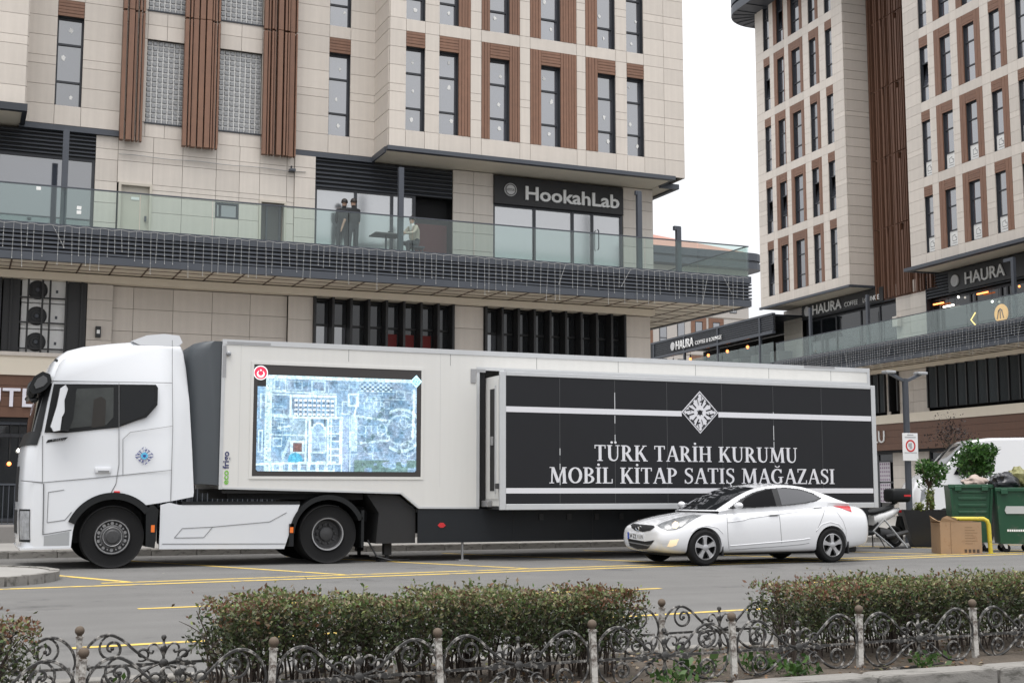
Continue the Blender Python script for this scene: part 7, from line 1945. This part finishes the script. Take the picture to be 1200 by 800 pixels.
# ================================================================== foreground: hedges, wrought-iron fences, litter
m_twig = M('twig', (.055, .042, .034), .9, var=.2, vs=20)
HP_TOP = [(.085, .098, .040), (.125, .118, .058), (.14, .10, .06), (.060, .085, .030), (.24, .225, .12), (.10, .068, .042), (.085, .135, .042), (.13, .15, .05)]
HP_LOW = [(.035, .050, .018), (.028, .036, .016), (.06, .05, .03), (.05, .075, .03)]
def hedge(label, u0, u1, v0, v1, z0, z1, n, seed, open_low=.55):
    t = thing('hedge', label, 'hedge', ((u0 + u1) / 2, (v0 + v1) / 2, .1), 0, 'clipped hedges on the median')
    r = np.random.default_rng(seed); L = u1 - u0; cx, cy = (u0 + u1) / 2, (v0 + v1) / 2
    def bumpz(x): return .018 * np.sin(x * 5.1 + seed) + .014 * np.sin(x * 12.7 + seed * 2) + .014 * np.sin(x * 29 + seed)
    # stems
    mb = MB(); rr = random.Random(seed); tips = []
    for k in range(int(L * 62)):
        x, y = rr.uniform(u0 + .05, u1 - .05), rr.uniform(v0 + .12, v1 - .12)
        zt = z1 + float(bumpz(x)) - rr.uniform(.02, .22); dx, dy = rr.uniform(-.14, .14), rr.uniform(-.16, .16)
        p = [Vector((x - cx, y - cy, -.02)), Vector((x + dx * .3 - cx, y + dy * .3 - cy, (zt - .1) * .4)), Vector((x + dx * .7 + rr.uniform(-.04, .04) - cx, y + dy * .7 - cy, (zt - .1) * .72)), Vector((x + dx - cx, y + dy - cy, zt - .1))]
        mb.tube(p, [.008, .0065, .005, .0025], 4, cap=False)
        for q in range(4):
            b = p[1].lerp(p[3], rr.uniform(.0, .9)); e = b + Vector((rr.uniform(-.13, .13), rr.uniform(-.13, .13), rr.uniform(.03, .16)))
            if e.z > zt - .06: e.z = zt - .06
            mb.tube([b, b.lerp(e, .5) + Vector((rr.uniform(-.02, .02), 0, .01)), e], [.004, .003, .0015], 3, cap=False); tips.append(e)
        tips.append(p[3])
    shoots = []
    for k in range(int(L * 9)):                                      # stray shoots above the clipped line
        x = rr.uniform(u0 + .05, u1 - .05); y = rr.uniform(v0 + .05, v1 - .05); zb = z1 + float(bumpz(x)) - .16; ln = rr.uniform(.10, .24)
        e = Vector((x - cx + rr.uniform(-.07, .07), y - cy + rr.uniform(-.07, .07), zb - .1 + ln)); b = Vector((x - cx, y - cy, zb - .1))
        mb.tube([b, b.lerp(e, .5) + Vector((rr.uniform(-.01, .01), 0, 0)), e], [.003, .0025, .0012], 3, cap=False)
        shoots += [tuple(b.lerp(e, f)) for f in (.45, .6, .72, .84, .93, 1.0) for _ in range(2)]
    mb.build('twigs', m_twig, t, recalc=False)
    # leaves: dense clipped top, thinner below
    x = r.uniform(u0, u1, n); f = r.random(n)
    z = z1 + bumpz(x) - .36 * f ** 1.7
    y = v0 + (v1 - v0) * r.random(n)
    edge = r.random(n) < .45                                         # more leaves on the clipped faces
    y = np.where(edge & (r.random(n) < .6), v0 + .10 * r.random(n) - .04, y)
    sp = r.random(n) < .02; z = np.where(sp, z + .05 * r.random(n), z)
    P1 = np.stack([x - cx, y - cy, z - .1], 1)
    n2 = int(n * open_low); tp = np.array([tuple(v) for v in tips]); P2 = tp[r.integers(0, len(tp), n2)] + r.normal(size=(n2, 3)) * .035
    P = np.concatenate([P1, P2, np.array(shoots)])
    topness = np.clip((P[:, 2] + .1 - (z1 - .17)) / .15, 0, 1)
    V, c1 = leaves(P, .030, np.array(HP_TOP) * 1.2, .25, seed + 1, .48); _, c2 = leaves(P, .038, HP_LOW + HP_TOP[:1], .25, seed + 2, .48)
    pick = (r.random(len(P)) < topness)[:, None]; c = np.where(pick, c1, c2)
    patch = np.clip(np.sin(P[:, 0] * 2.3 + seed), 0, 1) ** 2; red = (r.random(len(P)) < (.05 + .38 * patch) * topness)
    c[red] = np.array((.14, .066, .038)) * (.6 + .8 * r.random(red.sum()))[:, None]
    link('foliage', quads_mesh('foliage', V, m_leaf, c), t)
    return t
hedge('clipped brown-green hedge at the left frame edge', -4.0, .47, 7.48, 8.12, .1, .60, 13000, 3)
hedge('long clipped brown-green hedge in the middle foreground', 1.42, 4.14, 7.46, 8.14, .1, .655, 19000, 5)
hedge('clipped reddish-green hedge at the right of the foreground', 5.32, 11.2, 7.46, 8.14, .1, .645, 34000, 8)

m_iron = M('worn_iron', (.026, .025, .024), .6, dirt=(.30, .285, .265), dirt_amt=.34, dscale=20, bump=.2, bs=60)
m_postw = M('worn_white_post', (.46, .445, .415), .75, dirt=(.06, .04, .03), dirt_amt=.50, dscale=14, bump=.2, bs=50)
m_ball = M('rusty_ball', (.095, .070, .050), .8, var=.25, vs=18)
def spiral(cx, cz, r0, r1, a0, turns, n=26, sgn=1): return [(cx + (r0 + (r1 - r0) * i / n) * math.cos(a0 + sgn * 6.283 * turns * i / n), 0, cz + (r0 + (r1 - r0) * i / n) * math.sin(a0 + sgn * 6.283 * turns * i / n)) for i in range(n + 1)]
def flat(path, r=.008, taper=True):
    k = len(path); rs = [r * (1 if not taper else (.75 + .35 * math.sin(math.pi * i / (k - 1)))) for i in range(k)]
    return MB().tube(path, rs, 5)
up = catmull([(.035, 0, .15), (.025, 0, .20), (.05, 0, .275), (.115, 0, .335), (.19, 0, .345), (.265, 0, .305), (.335, 0, .24), (.41, 0, .185), (.475, 0, .165)], 4)
ME = {
    'scroll': flat(up, .009).mesh('scroll', m_iron, smooth=40),
    'volute': flat(spiral(.195, .262, .082, .016, 1.75, 1.45), .0085).sphere((.197, 0, .262), .013, 4).mesh('volute', m_iron, smooth=40),
    'lower_volute': flat(spiral(.20, .075, .072, .015, -1.6, 1.45, sgn=-1), .0085).sphere((.2, 0, .077), .013, 4).mesh('lower_volute', m_iron, smooth=40),
    'lower_scroll': flat(catmull([(.03, 0, .145), (.05, 0, .07), (.115, 0, .012), (.20, 0, .004), (.28, 0, .03), (.35, 0, .085), (.42, 0, .13), (.475, 0, .15)], 4), .009).mesh('lower_scroll', m_iron, smooth=40),
    'curl': flat(spiral(.375, .215, .045, .012, -2.2, 1.2, 20), .007).mesh('curl', m_iron, smooth=40),
    'lower_curl': flat(spiral(.385, .080, .045, .012, 2.2, 1.2, 20, -1), .007).mesh('lower_curl', m_iron, smooth=40),
    'leaf_bar': MB().prism([(.30, .150), (.335, .172), (.40, .160), (.45, .156), (.40, .150), (.335, .134)], -.008, .008, 'y').mesh('leaf_bar', m_iron),
}
cpz = MB().tube([(.5, 0, .01), (.5, 0, .30)], .009, 6).sphere((.5, 0, .315), .017, 5).sphere((.5, -.006, .158), .030, 6, (1, .5, 1)).sphere((.5, 0, .245), .02, 5, (1, .6, 1.6)).sphere((.5, 0, .06), .018, 5, (1, .6, 1.8))
for s in (-1, 1):
    cpz.tube([(.5 + s * x, 0, z) for x, _, z in catmull([(.0, 0, .20), (.02, 0, .245), (.05, 0, .275), (.085, 0, .268), (.092, 0, .235), (.07, 0, .222), (.06, 0, .24)], 4)], .007, 5)
    cpz.tube([(.5 + s * x, 0, z) for x, _, z in catmull([(.0, 0, .11), (.02, 0, .07), (.05, 0, .045), (.08, 0, .055), (.082, 0, .085), (.062, 0, .09)], 4)], .007, 5)
cpz = cpz.mesh('centrepiece', m_iron, smooth=40)
mid = MB().box(.05, .95, -.006, .006, .15, .166).add([(.02, 0, .158), (.06, -.012, .158), (.06, 0, .18), (.06, .012, .158), (.06, 0, .136)], [(0, 1, 2), (0, 2, 3), (0, 3, 4), (0, 4, 1), (1, 4, 3, 2)]).mesh('middle_rail', m_iron)
bot = MB().box(.0, 1.0, -.008, .008, -.035, -.018).mesh('bottom_rail', m_iron)
post = MB().box(-.018, .018, -.018, .018, -.06, .335).box(-.022, .022, -.022, .022, .335, .348).mesh('post', m_postw)
ball = MB().sphere((0, 0, .380), .029, 8).lathe([(.016, .348), (.014, .358), (.022, .362)], (0, 0, 0), 'z', 10).mesh('ball_finial', m_ball, smooth=40)
def fence(label, u0, n, v, z, seed):
    t = thing('wrought_iron_fence', label, 'fence', (u0, v, z + .009 * (u0 - 6)), 0, 'wrought-iron fences on the median'); t.rotation_euler = (0, -.009, 0); rr = random.Random(seed)
    for k in range(n + 1):
        p = link('post', post, t, (k, rr.uniform(-.01, .01), 0), (rr.uniform(-.03, .03), rr.uniform(-.05, .05), rr.uniform(-.2, .2))); link('ball_finial', ball, p)
    for k in range(n):
        jx, jr = rr.uniform(-.006, .006), rr.uniform(-.02, .02)
        for s in (1, -1):
            for nm in ('scroll', 'volute', 'lower_volute', 'lower_scroll', 'curl', 'lower_curl', 'leaf_bar'):
                link(nm, ME[nm], t, (k + (0 if s > 0 else 1) + jx, rr.uniform(-.006, .006), rr.uniform(-.004, .004)), (0, jr, 0), (s, 1, 1))
        link('centrepiece', cpz, t, (k + jx, 0, 0), (0, jr * .3, 0)); link('middle_rail', mid, t, (k, .004, 0), (0, jr * .2, 0)); link('bottom_rail', bot, t, (k, 0, 0))
fence('near wrought-iron fence with ball-topped white posts in front of the hedges', .66 - 4, 13, 7.26, .13, 1)
fence('far wrought-iron fence on the road side of the hedges', .75 - 4, 13, 8.35, .13, 2)
# leaf litter and weeds on the bed
r_ = np.random.default_rng(12); n = 5200
P = np.stack([r_.uniform(-4, 11, n), r_.uniform(7.06, 8.6, n), np.full(n, .145)], 1)
V, c = leaves(P, .035, [(.16, .09, .045), (.22, .14, .08), (.09, .06, .035), (.30, .24, .17), (.12, .12, .05)], -.6, 13, .6); V[..., 2] = .115 + .02 * np.sin(P[:, 0:1] * 3) * 0 + np.abs(V[..., 2] - .145) * .6 + .03 * np.sin(math.pi * (P[:, 1:2] - 7.02) / 1.62)
o = link('leaf_litter', quads_mesh('leaf_litter', V, m_leaf, c)); tag(o, 'brown leaf litter covering the median soil', 'leaf litter', kind='stuff')
def weed(label, x, y, n, size, seed, spread=.10):
    t = thing('weed', label, 'plant', (x, y, .12), 0, 'weeds on the median'); r2 = np.random.default_rng(seed)
    P = np.stack([r2.normal(0, spread, n), r2.normal(0, spread * .6, n), np.abs(r2.normal(0, spread * .5, n))], 1)
    V, c = leaves(P, size, [(.045, .095, .022), (.065, .125, .03), (.03, .065, .018)], .5, seed + 1, .55)
    link('leaves', quads_mesh('leaves', V, m_leaf, c), t)
    mb = MB(); branchy(mb, (0, 0, -.02), [P[i] for i in range(0, n, max(1, n // 12))], .004, .0015, seed); mb.build('stems', M('green_stem', (.06, .10, .03), .7), t)
weed('broad bright green weed in the gap between the hedges', 4.55, 7.5, 34, .085, 61, .10)
weed('low green weed at the foot of the near fence, right of the gap', 4.95, 7.42, 90, .05, 62, .10)
weed('green weed at the kerb near the middle of the frame', 4.15, 7.15, 70, .05, 63, .09)
weed('grassy green tuft under the right hedge', 5.05, 7.15, 80, .05, 64, .08)
weed('small green weed at the far right of the bed', 6.1, 7.12, 60, .045, 65, .08)
weed('green weed at the foot of the left hedge', .75, 7.5, 70, .05, 66, .10)
bpy.context.view_layer.update()
